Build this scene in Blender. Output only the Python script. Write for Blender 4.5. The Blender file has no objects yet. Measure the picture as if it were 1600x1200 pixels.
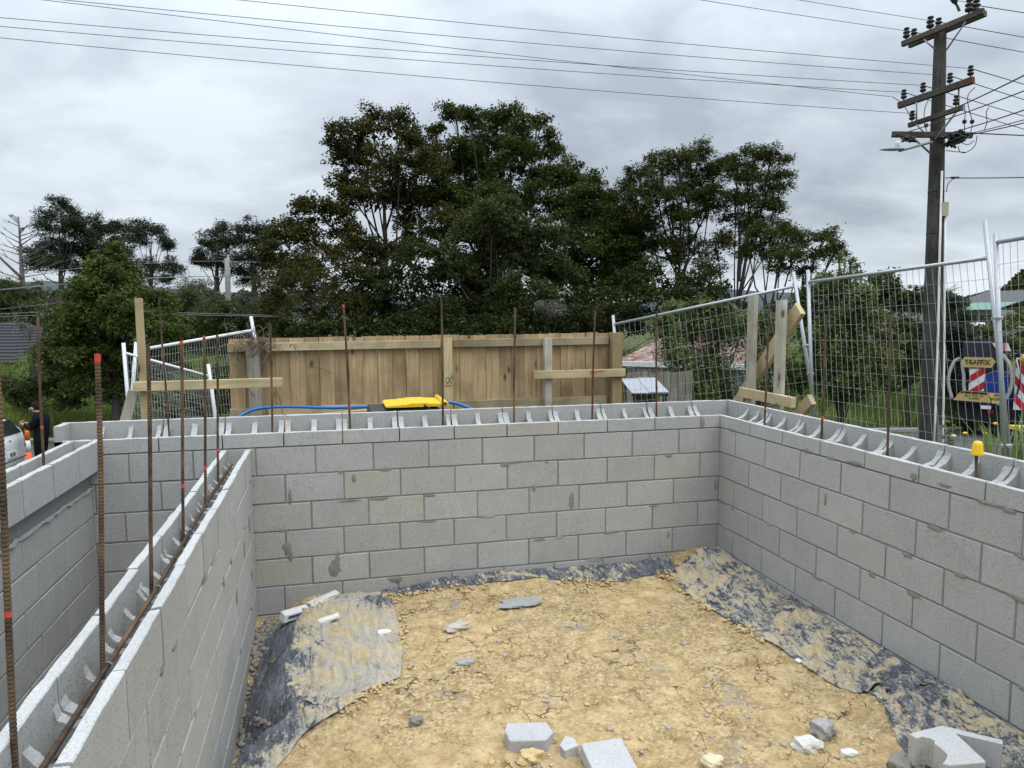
import bpy, bmesh, math, random
import numpy as np
from mathutils import Vector, Matrix
random.seed(7); rng = np.random.default_rng(7)
S = bpy.context.scene; COL = S.collection
R = math.radians

# ---------------------------------------------------------------- camera, sky, sun, exposure
cam = bpy.data.objects.new('camera', bpy.data.cameras.new('camera')); COL.objects.link(cam)
cam.data.sensor_width = 36; cam.data.lens = 24.975; cam.data.clip_start = 0.05; cam.data.clip_end = 6000
RX, UP, FW = Vector((0.97135, -0.23763, -0.00397)), Vector((0.02575, 0.08866, 0.99573)), Vector((0.23626, 0.96730, -0.09224))
cam.matrix_world = Matrix(((RX.x, UP.x, -FW.x, -2.9842), (RX.y, UP.y, -FW.y, -5.1303), (RX.z, UP.z, -FW.z, 0.7866), (0, 0, 0, 1)))
S.camera = cam
S.view_settings.view_transform = 'Standard'; S.view_settings.look = 'None'
S.view_settings.gamma = 1; S.view_settings.use_curve_mapping = False
S.view_settings.exposure = 0.98
S.cycles.max_bounces = 6; S.cycles.diffuse_bounces = 4; S.cycles.transparent_max_bounces = 4

SUN_EL, SUN_AZ = 60, 142          # azimuth clockwise from +Y (behind and to the right of the viewer)
world = bpy.data.worlds.new('World'); S.world = world; world.use_nodes = True
nt = world.node_tree; nt.nodes.clear()
def WN(t, **kw):
    n = nt.nodes.new(t)
    for k, v in kw.items(): setattr(n, k, v)
    return n
def wm(op, a, b=None, clamp=False):
    n = WN('ShaderNodeMath', operation=op, use_clamp=clamp)
    for i, x in enumerate((a, b)):
        if x is None: continue
        if isinstance(x, (int, float)): n.inputs[i].default_value = x
        else: nt.links.new(x, n.inputs[i])
    return n.outputs[0]
sky = WN('ShaderNodeTexSky', sky_type='NISHITA', sun_disc=False, sun_elevation=R(SUN_EL), sun_rotation=R(SUN_AZ))
tc = WN('ShaderNodeTexCoord')
sep = WN('ShaderNodeSeparateXYZ'); nt.links.new(tc.outputs['Generated'], sep.inputs[0])
zz = wm('ADD', wm('MAXIMUM', sep.outputs[2], 0.0), 0.30)
comb = WN('ShaderNodeCombineXYZ')
nt.links.new(wm('DIVIDE', sep.outputs[0], zz), comb.inputs[0]); nt.links.new(wm('DIVIDE', sep.outputs[1], zz), comb.inputs[1])
def wnoise(scale, detail, rough, dist, off):
    mp = WN('ShaderNodeMapping'); mp.inputs['Location'].default_value = off; mp.inputs['Rotation'].default_value = (0, 0, 0.5)
    mp.inputs['Scale'].default_value = (1.0, 1.15, 1)
    nt.links.new(comb.outputs[0], mp.inputs[0])
    n = WN('ShaderNodeTexNoise'); n.inputs['Scale'].default_value = scale; n.inputs['Detail'].default_value = detail
    n.inputs['Roughness'].default_value = rough; n.inputs['Distortion'].default_value = dist
    nt.links.new(mp.outputs[0], n.inputs['Vector']); return n.outputs[0]
cl = wm('ADD', wm('MULTIPLY', wnoise(0.9, 6, .5, .35, (3.1, 1.7, 0)), 0.62), wm('MULTIPLY', wnoise(2.9, 7, .55, .4, (8.3, 2.2, 0)), 0.38))
cr = WN('ShaderNodeValToRGB'); nt.links.new(cl, cr.inputs[0])
E_ = cr.color_ramp.elements
E_[0].position = .39; E_[0].color = (.29, .325, .372, 1); E_[1].position = .60; E_[1].color = (.54, .59, .64, 1)
e = E_.new(.46); e.color = (.375, .416, .465, 1); e = E_.new(.53); e.color = (.455, .50, .55, 1)
# overcast: brighter towards the zenith, a pale band low down
zen = wm('ADD', wm('MULTIPLY', wm('POWER', wm('MAXIMUM', sep.outputs[2], 0.0), 2.0), 2.7), wm('MULTIPLY', wm('POWER', wm('SUBTRACT', 1.0, wm('MAXIMUM', sep.outputs[2], 0.0)), 6.0), 0.22))
mul = wm('MULTIPLY', wm('ADD', zen, 0.60), 10.0)
vm = WN('ShaderNodeVectorMath', operation='SCALE'); nt.links.new(cr.outputs[0], vm.inputs[0]); nt.links.new(mul, vm.inputs['Scale'])
mx = WN('ShaderNodeMix', data_type='RGBA'); mx.inputs[0].default_value = 0.94
nt.links.new(sky.outputs[0], mx.inputs[6]); nt.links.new(vm.outputs[0], mx.inputs[7])
bg = WN('ShaderNodeBackground'); bg.inputs[1].default_value = 0.10; nt.links.new(mx.outputs[2], bg.inputs[0])
wo = WN('ShaderNodeOutputWorld'); nt.links.new(bg.outputs[0], wo.inputs[0])

sl = bpy.data.lights.new('sun', 'SUN'); sl.energy = 0.6; sl.angle = R(40); sl.color = (1, .96, .9)
sun = bpy.data.objects.new('sun', sl); COL.objects.link(sun); sun.location = (0, -10, 30)
sd = Vector((math.sin(R(SUN_AZ)) * math.cos(R(SUN_EL)), math.cos(R(SUN_AZ)) * math.cos(R(SUN_EL)), math.sin(R(SUN_EL))))
sun.rotation_euler = sd.to_track_quat('Z', 'Y').to_euler()

# ---------------------------------------------------------------- materials
class G:
    def __init__(s, name):
        s.m = bpy.data.materials.new(name); s.m.use_nodes = True; s.t = s.m.node_tree
        s.b = s.t.nodes['Principled BSDF']; s.out = s.t.nodes['Material Output']
    def n(s, t, **kw):
        n = s.t.nodes.new(t)
        for k, v in kw.items(): setattr(n, k, v)
        return n
    def put(s, sock, v):
        if isinstance(v, bpy.types.NodeSocket): s.t.links.new(v, sock)
        elif isinstance(v, (tuple, list)) and len(v) == 3 and sock.type == 'RGBA': sock.default_value = (*v, 1)
        else: sock.default_value = v
    def co(s, kind='Object', scale=(1, 1, 1), rnd=0.0):
        v = s.n('ShaderNodeTexCoord').outputs[kind]
        if kind == 'World': v = s.n('ShaderNodeNewGeometry').outputs['Position']
        mp = s.n('ShaderNodeMapping'); s.put(mp.inputs[0], v); mp.inputs['Scale'].default_value = scale
        if rnd:
            oi = s.n('ShaderNodeObjectInfo').outputs['Random']
            cx = s.n('ShaderNodeCombineXYZ')
            for i, k in enumerate((rnd, rnd * 1.7, rnd * 2.3)): s.put(cx.inputs[i], s.ma('MULTIPLY', oi, k))
            s.put(mp.inputs['Location'], cx.outputs[0])
        return mp.outputs[0]
    def pos(s, scale=(1, 1, 1)):
        mp = s.n('ShaderNodeMapping'); s.put(mp.inputs[0], s.n('ShaderNodeNewGeometry').outputs['Position'])
        mp.inputs['Scale'].default_value = scale; return mp.outputs[0]
    def noise(s, vec, scale, detail=4, rough=.55, dist=0):
        n = s.n('ShaderNodeTexNoise'); s.put(n.inputs['Vector'], vec)
        for k, v in (('Scale', scale), ('Detail', detail), ('Roughness', rough), ('Distortion', dist)): n.inputs[k].default_value = v
        return n.outputs[0]
    def vor(s, vec, scale, feat='F1'):
        n = s.n('ShaderNodeTexVoronoi', feature=feat); s.put(n.inputs['Vector'], vec); n.inputs['Scale'].default_value = scale
        return n.outputs[0]
    def ma(s, op, a, b=None, clamp=False):
        n = s.n('ShaderNodeMath', operation=op, use_clamp=clamp); s.put(n.inputs[0], a)
        if b is not None: s.put(n.inputs[1], b)
        return n.outputs[0]
    def step(s, f, lo, hi):
        n = s.n('ShaderNodeMapRange'); s.put(n.inputs[0], f); n.inputs[1].default_value = lo; n.inputs[2].default_value = hi
        return n.outputs[0]
    def mix(s, f, a, b, mode='MIX'):
        n = s.n('ShaderNodeMix', data_type='RGBA', blend_type=mode); s.put(n.inputs[0], f); s.put(n.inputs[6], a); s.put(n.inputs[7], b)
        return n.outputs[2]
    def scale(s, c, f):
        n = s.n('ShaderNodeVectorMath', operation='SCALE')
        if isinstance(c, tuple): n.inputs[0].default_value = c
        else: s.put(n.inputs[0], c)
        s.put(n.inputs['Scale'], f); return n.outputs[0]
    def rnd(s): return s.n('ShaderNodeObjectInfo').outputs['Random']
    def attr(s, a): return s.n('ShaderNodeAttribute', attribute_name=a).outputs['Fac']
    def bump(s, h, strength=.5, dist=.01, nrm=None):
        n = s.n('ShaderNodeBump'); n.inputs['Strength'].default_value = strength; n.inputs['Distance'].default_value = dist
        s.put(n.inputs['Height'], h)
        if nrm is not None: s.put(n.inputs['Normal'], nrm)
        return n.outputs[0]
    def fin(s, col, rough=.8, nrm=None, metal=0.0, spec=.5):
        s.put(s.b.inputs['Base Color'], col); s.put(s.b.inputs['Roughness'], rough); s.put(s.b.inputs['Metallic'], metal)
        s.b.inputs['Specular IOR Level'].default_value = spec
        if nrm is not None: s.put(s.b.inputs['Normal'], nrm)
        return s.m

def plain(name, c, rough=.6, var=.12, scale=20, metal=0.0, bump=.15, spec=.4, bd=.004):
    g = G(name); v = g.co(rnd=3.0); n = g.noise(v, scale, 5)
    col = g.mix(n, tuple(x * (1 - var) for x in c), tuple(min(1, x * (1 + var)) for x in c))
    return g.fin(col, rough, g.bump(n, bump, bd) if bump else None, metal, spec)

def concrete(name, lo, hi, grain=.16, warm=True):
    g = G(name); v = g.co(rnd=40.0)
    sp = g.noise(v, 160, 3, .7); pt = g.noise(v, 5.5, 5, .6); st = g.noise(g.co(scale=(60, 60, 5), rnd=20.0), 1.0, 3)
    col = g.mix(pt, lo, hi)
    col = g.scale(col, g.ma('ADD', g.ma('MULTIPLY', sp, grain * 2.6), 1 - grain * 1.3))
    col = g.scale(col, g.ma('ADD', g.ma('MULTIPLY', st, .16), .92))
    r = g.rnd(); col = g.scale(col, g.ma('ADD', g.ma('MULTIPLY', r, .11), .945))
    if warm:
        w = g.step(g.ma('FRACT', g.ma('MULTIPLY', r, 7.31)), .93, 1.0)
        w = g.ma('MULTIPLY', w, g.step(g.noise(v, 4, 3), .42, .62))
        col = g.mix(g.ma('MULTIPLY', w, .5), col, (.40, .36, .24))
        dk = g.step(g.noise(v, 7, 6, .65, .6), .64, .76)
        col = g.mix(g.ma('MULTIPLY', dk, .35), col, (.13, .13, .125))
    pit = g.step(g.noise(v, 90, 2), .30, .42)
    col = g.scale(col, g.ma('ADD', g.ma('MULTIPLY', pit, .2), .8))
    return g.fin(col, .93, g.bump(g.ma('ADD', sp, g.ma('MULTIPLY', pit, .6)), .55, .004), 0, .25)
CONC = concrete('block_concrete', (.325, .325, .308), (.42, .417, .397), .36)
CUT = concrete('cut_block_edge', (.37, .37, .36), (.52, .52, .505), .28, False)
WEBT = concrete('broken_web', (.34, .34, .33), (.46, .46, .45), .30, False)
MORT = plain('mortar', (.215, .213, .2), .95, .3, 40, bump=.6)
SMEAR = plain('mortar_smear', (.215, .21, .185), .95, .25, 30, bump=.5)
PALE = concrete('pale_mortar', (.50, .48, .42), (.72, .70, .64), .2, False)

def wood(name, c1, c2, axis=2, green=0.0, knots=True):
    g = G(name)
    sc = [26, 26, 26]; sc[axis] = 1.1
    v = g.co(scale=tuple(sc), rnd=50.0)
    gr = g.noise(v, 1.0, 5, .6, 1.2)
    sc2 = [150, 150, 150]; sc2[axis] = 4
    fi = g.noise(g.co(scale=tuple(sc2), rnd=50.0), 1.0, 3)
    col = g.mix(g.step(gr, .3, .7), c1, c2)
    big = g.noise(g.co(rnd=30.0), 2.2, 4)
    col = g.mix(g.step(big, .45, .75), col, tuple(x * .62 for x in c1))
    if green: col = g.mix(g.ma('MULTIPLY', g.step(g.noise(g.co(rnd=20.), 5, 4), .5, .7), green), col, (.13, .125, .095))
    col = g.scale(col, g.ma('ADD', g.ma('MULTIPLY', fi, .42), .79))
    if knots:
        sk = [7.0, 7.0, 7.0]; sk[axis] = 3.2
        k = g.vor(g.co(scale=tuple(sk), rnd=70.0), 1.0)
        kf = g.step(k, .15, .07); ring = g.step(k, .30, .10)
        col = g.mix(g.ma('MULTIPLY', ring, .4), col, tuple(x * .55 for x in c1))
        col = g.mix(g.ma('MULTIPLY', kf, .85), col, (.07, .04, .02))
    col = g.scale(col, g.ma('ADD', g.ma('MULTIPLY', g.rnd(), .4), .80))
    return g.fin(col, .85, g.bump(g.ma('ADD', gr, fi), .35, .003), 0, .3)
PALING = wood('weathered_paling', (.31, .205, .108), (.49, .36, .205), 2, .25)
RAILW = wood('treated_rail', (.34, .27, .165), (.47, .39, .26), 0, .4)
POSTW = wood('treated_post', (.25, .18, .09), (.33, .25, .14), 2, .3)
GREYW = wood('grey_post', (.20, .18, .15), (.33, .30, .25), 2, .4)
FRESHX = wood('fresh_pine', (.40, .31, .17), (.54, .44, .27), 0, .1)
FRESHZ = wood('fresh_pine_upright', (.38, .29, .15), (.52, .42, .25), 2, .1)
PALEZ = wood('pale_timber', (.38, .34, .27), (.53, .49, .41), 2, .25)
POLEW = wood('old_hardwood', (.024, .021, .018), (.075, .068, .06), 2, .1, False)
ARMW = wood('old_crossarm', (.05, .042, .034), (.13, .11, .09), 0, .1, False)

def rust():
    g = G('rusty_steel'); v = g.co(rnd=9.0); n = g.noise(v, 45, 5, .65); n2 = g.noise(v, 6, 3)
    col = g.mix(g.step(n, .35, .68), (.028, .021, .017), (.10, .058, .032)); col = g.mix(g.step(n2, .45, .7), col, (.16, .098, .052))
    return g.fin(col, .8, g.bump(n, .4, .002), .15)
RUST = rust()
MARK = plain('red_marker_paint', (.62, .06, .04), .6, .25, 60, bump=0)
GALV = plain('galvanised_tube', (.43, .44, .46), .42, .18, 30, .55, .1)
WHITEP = plain('white_coated_tube', (.68, .69, .71), .45, .12, 30, 0.0, .1)
WIRE = plain('galvanised_wire', (.36, .36, .36), .5, .15, 30, .3, 0)
YEL = plain('yellow_plastic', (.80, .50, .015), .4, .10, 14, bump=.05)
BINB = plain('dark_bin_plastic', (.018, .024, .022), .45, .25, 14, bump=.05)
HOSE = plain('blue_pipe', (.02, .15, .42), .4, .12, 10, bump=.05)
IRON = plain('zinc_sheet', (.40, .415, .44), .45, .10, 12, .2, .1)
BLK = plain('black_plastic', (.012, .012, .013), .5, .3, 20, bump=.1)
INS = plain('brown_porcelain', (.028, .022, .02), .35, .3, 20, bump=0)
CABLE = plain('overhead_cable', (.035, .036, .04), .6, .2, 5, bump=0)
STEEL = plain('grey_steel', (.22, .23, .24), .5, .15, 20, .4, .1)
PVC = plain('white_conduit', (.72, .72, .70), .5, .07, 5, bump=0)
PLTD = plain('dead_twig', (.16, .13, .10), .9, .3, 30, bump=.3)

def dirt():
    g = G('clay_soil'); p = g.pos()
    a = g.noise(p, 1.9, 6, .62, .3); b = g.noise(p, 9, 7, .7, .5); c0 = g.noise(p, 42, 4, .7); pm = g.step(g.noise(p, 1.6, 4), .40, .60)
    c = g.ma('ADD', .5, g.ma('MULTIPLY', g.ma('SUBTRACT', c0, .5), g.ma('ADD', g.ma('MULTIPLY', pm, .7), .6)))
    col = g.mix(g.step(b, .33, .66), (.37, .245, .11), (.69, .52, .28))
    col = g.mix(g.ma('MULTIPLY', g.step(a, .50, .72), .5), col, (.36, .245, .11))
    col = g.mix(g.ma('MULTIPLY', g.step(c, .52, .70), .8), col, (.80, .69, .45))
    col = g.mix(g.ma('MULTIPLY', g.step(c, .45, .28), .7), col, (.15, .09, .036))
    grey = g.ma('MULTIPLY', g.step(g.noise(p, 3.3, 6, .68, 1.0), .575, .68), g.step(g.noise(p, 14, 4), .42, .6))
    col = g.mix(g.ma('MULTIPLY', grey, .8), col, (.36, .35, .33))
    wv = g.n('ShaderNodeVectorMath', operation='ADD'); g.put(wv.inputs[0], p)
    g.put(wv.inputs[1], g.scale(g.n('ShaderNodeTexNoise').outputs['Color'], 0.0))
    nn = g.n('ShaderNodeTexNoise'); g.put(nn.inputs['Vector'], p); nn.inputs['Scale'].default_value = 7; nn.inputs['Detail'].default_value = 5
    g.put(wv.inputs[1], g.scale(nn.outputs['Color'], .26))
    v1 = g.vor(wv.outputs[0], 5.2, 'DISTANCE_TO_EDGE'); v2 = g.vor(wv.outputs[0], 15, 'DISTANCE_TO_EDGE')
    k1 = g.ma('MULTIPLY', g.step(v1, .016, .003), g.step(g.noise(p, 2.6, 3), .52, .60))
    k2 = g.ma('MULTIPLY', g.step(v2, .026, .006), g.step(g.noise(p, 2.9, 4, .6), .57, .64))
    k = g.ma('MAXIMUM', k1, g.ma('MULTIPLY', k2, .8))
    col = g.mix(g.ma('MULTIPLY', k, .85), col, (.06, .034, .014))
    h = g.ma('SUBTRACT', g.ma('ADD', g.ma('MULTIPLY', b, 1.0), g.ma('MULTIPLY', c, .5)), g.ma('MULTIPLY', k, .6))
    return g.fin(col, .95, g.bump(h, 1.0, .045), 0, .2)
DIRT = dirt()
CLOD = plain('clay_clod', (.52, .39, .20), .95, .4, 25, bump=.6)
GREYD = plain('grey_spoil', (.22, .205, .18), .95, .45, 18, bump=.8, bd=.02)

def sheet():
    g = G('dusty_polythene'); p = g.pos()
    att = g.attr('dust')
    a = g.noise(p, 4.2, 8, .72, 1.0); b = g.noise(g.pos((26, 6, 14)), 1.0, 8, .74, 1.2); c = g.noise(p, 60, 3, .7)
    d = g.ma('ADD', g.ma('ADD', g.ma('MULTIPLY', a, .9), g.ma('MULTIPLY', b, .75)), g.ma('ADD', g.ma('MULTIPLY', c, .28), att))
    f = g.step(d, .925, 1.015)
    film = g.mix(g.step(b, .35, .6), (.045, .054, .068), (.20, .215, .24))  # lighter blue-grey streaks put the sky's reflection into the black film's colour
    du = g.mix(g.step(a, .42, .62), (.47, .445, .39), (.62, .49, .28))
    du = g.scale(du, g.ma('ADD', g.ma('MULTIPLY', c, .6), .7))
    col = g.mix(f, film, du)
    rg = g.n('ShaderNodeMapRange'); g.put(rg.inputs[0], f); rg.inputs[3].default_value = .24; rg.inputs[4].default_value = .95
    return g.fin(col, rg.outputs[0], g.bump(g.ma('ADD', b, g.ma('MULTIPLY', c, .4)), 1.0, .03), 0, .5)
SHEET = sheet()

def leafmat(name, cols, trans=.22):
    g = G(name); t = g.attr('tint')
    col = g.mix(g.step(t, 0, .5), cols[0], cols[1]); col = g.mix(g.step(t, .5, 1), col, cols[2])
    g.put(g.b.inputs['Base Color'], col); g.b.inputs['Roughness'].default_value = .6; g.b.inputs['Specular IOR Level'].default_value = .08
    tr = g.n('ShaderNodeBsdfTranslucent'); g.put(tr.inputs[0], col)
    ms = g.n('ShaderNodeMixShader'); ms.inputs[0].default_value = trans
    g.t.links.new(g.b.outputs[0], ms.inputs[1]); g.t.links.new(tr.outputs[0], ms.inputs[2]); g.t.links.new(ms.outputs[0], g.out.inputs[0])
    return g.m
L_RUSTY = leafmat('rusty_green_leaf', ((0.0397, 0.0476, 0.013), (0.0668, 0.0655, 0.0189), (0.0937, 0.0717, 0.022)))
L_TALL = leafmat('dark_green_leaf', ((0.034, 0.0483, 0.0117), (0.0586, 0.0794, 0.0189), (0.0883, 0.1114, 0.0303)))
L_OLIVE = leafmat('olive_leaf', ((0.0424, 0.0546, 0.0175), (0.0666, 0.0821, 0.028), (0.106, 0.1219, 0.0484)))
L_KANUKA = leafmat('kanuka_leaf', ((0.0325, 0.0424, 0.0104), (0.0561, 0.0668, 0.0163), (0.0767, 0.0859, 0.0248)))
L_PINE = leafmat('pine_needle', ((.0243, .0351, .0189), (.0405, .0540, .0297), (.0675, .0810, .0459)))
L_BROAD = leafmat('fresh_green_leaf', ((0.0447, 0.06, 0.0156), (0.0822, 0.1097, 0.0263), (0.1492, 0.1732, 0.0486)))
L_WILLOW = leafmat('willow_leaf', ((.06, .085, .026), (.115, .15, .05), (.19, .225, .095)))
L_UNDER = leafmat('understorey_leaf', ((0.0237, 0.0334, 0.0087), (0.0383, 0.0513, 0.0145), (0.0559, 0.0661, 0.0208)))
L_GREY = leafmat('grey_flowering_leaf', ((.0660, .0715, .0440), (.1430, .1375, .1100), (.2970, .2750, .2310)))
L_GRASS = leafmat('grass_blade', ((.09, .135, .03), (.165, .24, .055), (.30, .34, .12)), .35)
BARK = plain('dark_bark', (.055, .046, .038), .95, .35, 18, bump=.8, bd=.02)
PBARK = plain('pale_bark', (.115, .105, .092), .95, .3, 18, bump=.6, bd=.02)

# ---------------------------------------------------------------- mesh building
class MB:
    def __init__(s): s.v = []; s.f = []; s.mi = []; s.k = 0
    def add(s, vs, fs, mi=0):
        o = len(s.v); s.v += [tuple(map(float, p)) for p in vs]
        s.f += [tuple(i + o for i in f) for f in fs]; s.mi += [mi] * len(fs) if isinstance(mi, int) else mi
        return s
    def box(s, lo, hi, mi=0):
        x0, y0, z0 = lo; x1, y1, z1 = hi
        return s.add([(x0,y0,z0),(x1,y0,z0),(x1,y1,z0),(x0,y1,z0),(x0,y0,z1),(x1,y0,z1),(x1,y1,z1),(x0,y1,z1)],
                     [(0,3,2,1),(4,5,6,7),(0,1,5,4),(1,2,6,5),(2,3,7,6),(3,0,4,7)], mi)
    def bar(s, p0, p1, w, h, up=(0, 0, 1), ch=.08, mi=0):
        p0, p1 = Vector(p0), Vector(p1); d = (p1 - p0).normalized(); up = Vector(up)
        if abs(d.dot(up)) > .95: up = Vector((0, 1, 0))
        a = d.cross(up).normalized(); b = a.cross(d)
        c = min(w, h) * ch; prof = [(-w/2+c,-h/2),(w/2-c,-h/2),(w/2,-h/2+c),(w/2,h/2-c),(w/2-c,h/2),(-w/2+c,h/2),(-w/2,h/2-c),(-w/2,-h/2+c)]
        vs = [p + a * x + b * y for p in (p0, p1) for x, y in prof]
        fs = [(i, (i+1) % 8, 8 + (i+1) % 8, 8 + i) for i in range(8)] + [tuple(range(7, -1, -1)), tuple(range(8, 16))]
        return s.add(vs, fs, mi)
    def tube(s, pts, r, n=6, mi=0, cap=True):
        pts = [Vector(p) for p in pts]; m = len(pts); rs = r if isinstance(r, (list, tuple)) else [r] * m
        ref = None; vs = []
        for i, p in enumerate(pts):
            d = (pts[min(i+1, m-1)] - pts[max(i-1, 0)]).normalized()
            if ref is None: ref = d.orthogonal().normalized()
            ref = (ref - d * ref.dot(d)).normalized(); b = d.cross(ref)
            vs += [p + (ref * math.cos(2*math.pi*k/n) + b * math.sin(2*math.pi*k/n)) * rs[i] for k in range(n)]
        fs = [(i*n+k, i*n+(k+1) % n, (i+1)*n+(k+1) % n, (i+1)*n+k) for i in range(m-1) for k in range(n)]
        if cap: fs += [tuple(range(n-1, -1, -1)), tuple(range((m-1)*n, m*n))]
        return s.add(vs, fs, mi)
    def lathe(s, base, axis, prof, n=12, mi=0):
        base, axis = Vector(base), Vector(axis).normalized(); a = axis.orthogonal().normalized(); b = axis.cross(a)
        vs = [base + axis * h + (a * math.cos(2*math.pi*k/n) + b * math.sin(2*math.pi*k/n)) * r for r, h in prof for k in range(n)]
        m = len(prof)
        fs = [(i*n+k, i*n+(k+1) % n, (i+1)*n+(k+1) % n, (i+1)*n+k) for i in range(m-1) for k in range(n)]
        fs += [tuple(range(n-1, -1, -1)), tuple(range((m-1)*n, m*n))]
        return s.add(vs, fs, mi)
    def prism(s, poly, p, u, v, w, mi=0):
        """polygon (a,b) in the plane p + a*u + b*v, swept along w"""
        p, u, v, w = map(Vector, (p, u, v, w)); k = len(poly)
        vs = [p + u * a + v * b for a, b in poly] + [p + u * a + v * b + w for a, b in poly]
        return s.add(vs, [tuple(range(k-1, -1, -1)), tuple(range(k, 2*k))] + [(i, (i+1) % k, k+(i+1) % k, k+i) for i in range(k)], mi)
    def mesh(s, name, mats, smooth=False):
        me = bpy.data.meshes.new(name); me.from_pydata(s.v, [], s.f)
        for m in (mats if isinstance(mats, (list, tuple)) else [mats]): me.materials.append(m)
        me.polygons.foreach_set('material_index', s.mi)
        if smooth: me.polygons.foreach_set('use_smooth', [True] * len(s.f))
        bm = bmesh.new(); bm.from_mesh(me); bmesh.ops.recalc_face_normals(bm, faces=bm.faces); bm.to_mesh(me); bm.free()
        return me
    def build(s, name, mats, parent=None, smooth=False, org=None, **pr):
        """vertices are world coordinates; the object's origin goes to org (default: centre of its box)"""
        a = np.array(s.v); o = (a.min(0) + a.max(0)) / 2 if org is None else np.array(org, float)
        s.v = [tuple(x) for x in a - o]
        ob = bpy.data.objects.new(name, s.mesh(name, mats, smooth)); COL.objects.link(ob)
        place(ob, o, parent)
        for k, v in pr.items(): ob[k] = v
        return ob
def wloc(o):
    v = Vector(o.location)
    while o.parent: o = o.parent; v = v + Vector(o.location)
    return v
def place(ob, o, parent):
    if parent is not None:
        ob.parent = parent; ob.location = Vector(o) - wloc(parent)
    else: ob.location = Vector(o)
def thing(name, label, cat, loc, group=None):
    o = bpy.data.objects.new(name, None); COL.objects.link(o); o.location = loc; o.empty_display_size = .1
    return tag(o, label, cat, group)
def tag(o, label, cat, group=None):
    o['label'] = label; o['category'] = cat
    if group: o['group'] = group
    return o
def npmesh(name, V, F, mats, smooth=False, attrs=None, parent=None, org=None):
    """fast mesh of n-gons of equal size from numpy arrays (world coordinates)"""
    V = np.asarray(V, float); F = np.asarray(F); o = (V.min(0) + V.max(0)) / 2 if org is None else np.array(org, float)
    me = bpy.data.meshes.new(name); me.vertices.add(len(V)); me.vertices.foreach_set('co', (V - o).ravel())
    k = F.shape[1]; me.loops.add(F.size); me.loops.foreach_set('vertex_index', F.ravel().astype(np.int32))
    me.polygons.add(len(F)); me.polygons.foreach_set('loop_start', np.arange(0, F.size, k, dtype=np.int32))
    for m in (mats if isinstance(mats, (list, tuple)) else [mats]): me.materials.append(m)
    if smooth: me.polygons.foreach_set('use_smooth', np.ones(len(F), bool))
    for a, (dom, val) in (attrs or {}).items():
        at = me.attributes.new(a, 'FLOAT', dom); at.data.foreach_set('value', np.asarray(val, np.float32))
    me.update(calc_edges=True)
    ob = bpy.data.objects.new(name, me); COL.objects.link(ob); place(ob, o, parent)
    return ob
def copy_to(proto, loc, parent=None, rz=0.0):
    c = proto.copy(); COL.objects.link(c); c.rotation_euler = (0, 0, rz); place(c, loc, parent); return c
def vnoise(x, y, seed=0):
    xi, yi = np.floor(x).astype(np.int64), np.floor(y).astype(np.int64); fx, fy = x - xi, y - yi
    fx, fy = fx*fx*(3-2*fx), fy*fy*(3-2*fy)
    def h(a, b):
        n = (a * 374761393 + b * 668265263 + seed * 1274126177) & 0xffffffff
        n = ((n ^ (n >> 13)) * 1274126177) & 0xffffffff
        return ((n ^ (n >> 16)) & 0xffff) / 65535.0
    return (h(xi,yi)*(1-fx)+h(xi+1,yi)*fx)*(1-fy) + (h(xi,yi+1)*(1-fx)+h(xi+1,yi+1)*fx)*fy
def fbm(x, y, seed=0, oct=5, g=.5):
    t = 0; a = 1; s = 0
    for i in range(oct): t = t + a * vnoise(x * 2**i, y * 2**i, seed + i); s += a; a *= g
    return t / s - .5
def sstep(a, b, x):
    t = np.clip((x - a) / (b - a), 0, 1); return t*t*(3-2*t)

# ---------------------------------------------------------------- ground, road, hills
RO = np.array((-11.494, 17.452)); RD = np.array((.982, -.188)); RN = np.array((.188, .982))
ZR = -2.7
def road_s(x, y): return (x - RO[0]) * RN[0] + (y - RO[1]) * RN[1]
def road_a(x, y): return (x - RO[0]) * RD[0] + (y - RO[1]) * RD[1]
def gheight(x, y):
    x = np.asarray(x, float); y = np.asarray(y, float); s = road_s(x, y); a = road_a(x, y)
    ds = np.hypot(np.maximum(np.maximum(-5.0 - x, x - 1.3), 0), np.maximum(y - 3.2, 0))
    near = ZR - .03 + 2.05 * (1 - sstep(0, 4.5, ds)) * sstep(-5.2, -8.0, s)
    far = ZR + .10 + 1.35 * sstep(.2, 8.0, s) + .035 * np.clip(s - 8, 0, 60)
    lf = sstep(8, -4, a); far = far + lf * .25 * sstep(1, 8, s)
    z = np.where(s < -5.0, near, np.where(s <= .02, ZR - .03, far))
    z = z + np.where((s > .3) | (s < -5.4), fbm(x * .6, y * .6, 3, 4) * .22, 0)
    return z
def graded(lo, hi, cuts, fine):
    pts = set(np.round(np.arange(fine[0], fine[1], fine[2]), 3)) | set(cuts)
    for sgn, st in ((-1, fine[0]), (1, fine[1])):
        d = fine[2]; p = st
        while (p > lo if sgn < 0 else p < hi): d *= 1.22; p += sgn * d; pts.add(round(p, 3))
    return np.array(sorted(pts))
gx = graded(-1800, 1800, (-4.72, -4.66, .08, .13), (-26, 28, .5)); gy = graded(-400, 3200, (.08, .13), (-9, 46, .5))
X, Y = np.meshgrid(gx, gy, indexing='ij'); Z = gheight(X, Y)
Z = np.where((X > -4.67) & (X < .09) & (Y < .09), -2.0, Z)
def gridfaces(n, m):
    i, j = np.meshgrid(np.arange(n-1), np.arange(m-1), indexing='ij'); a = (i*m+j).ravel()
    return np.stack([a, a+m, a+m+1, a+1], 1)
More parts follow.
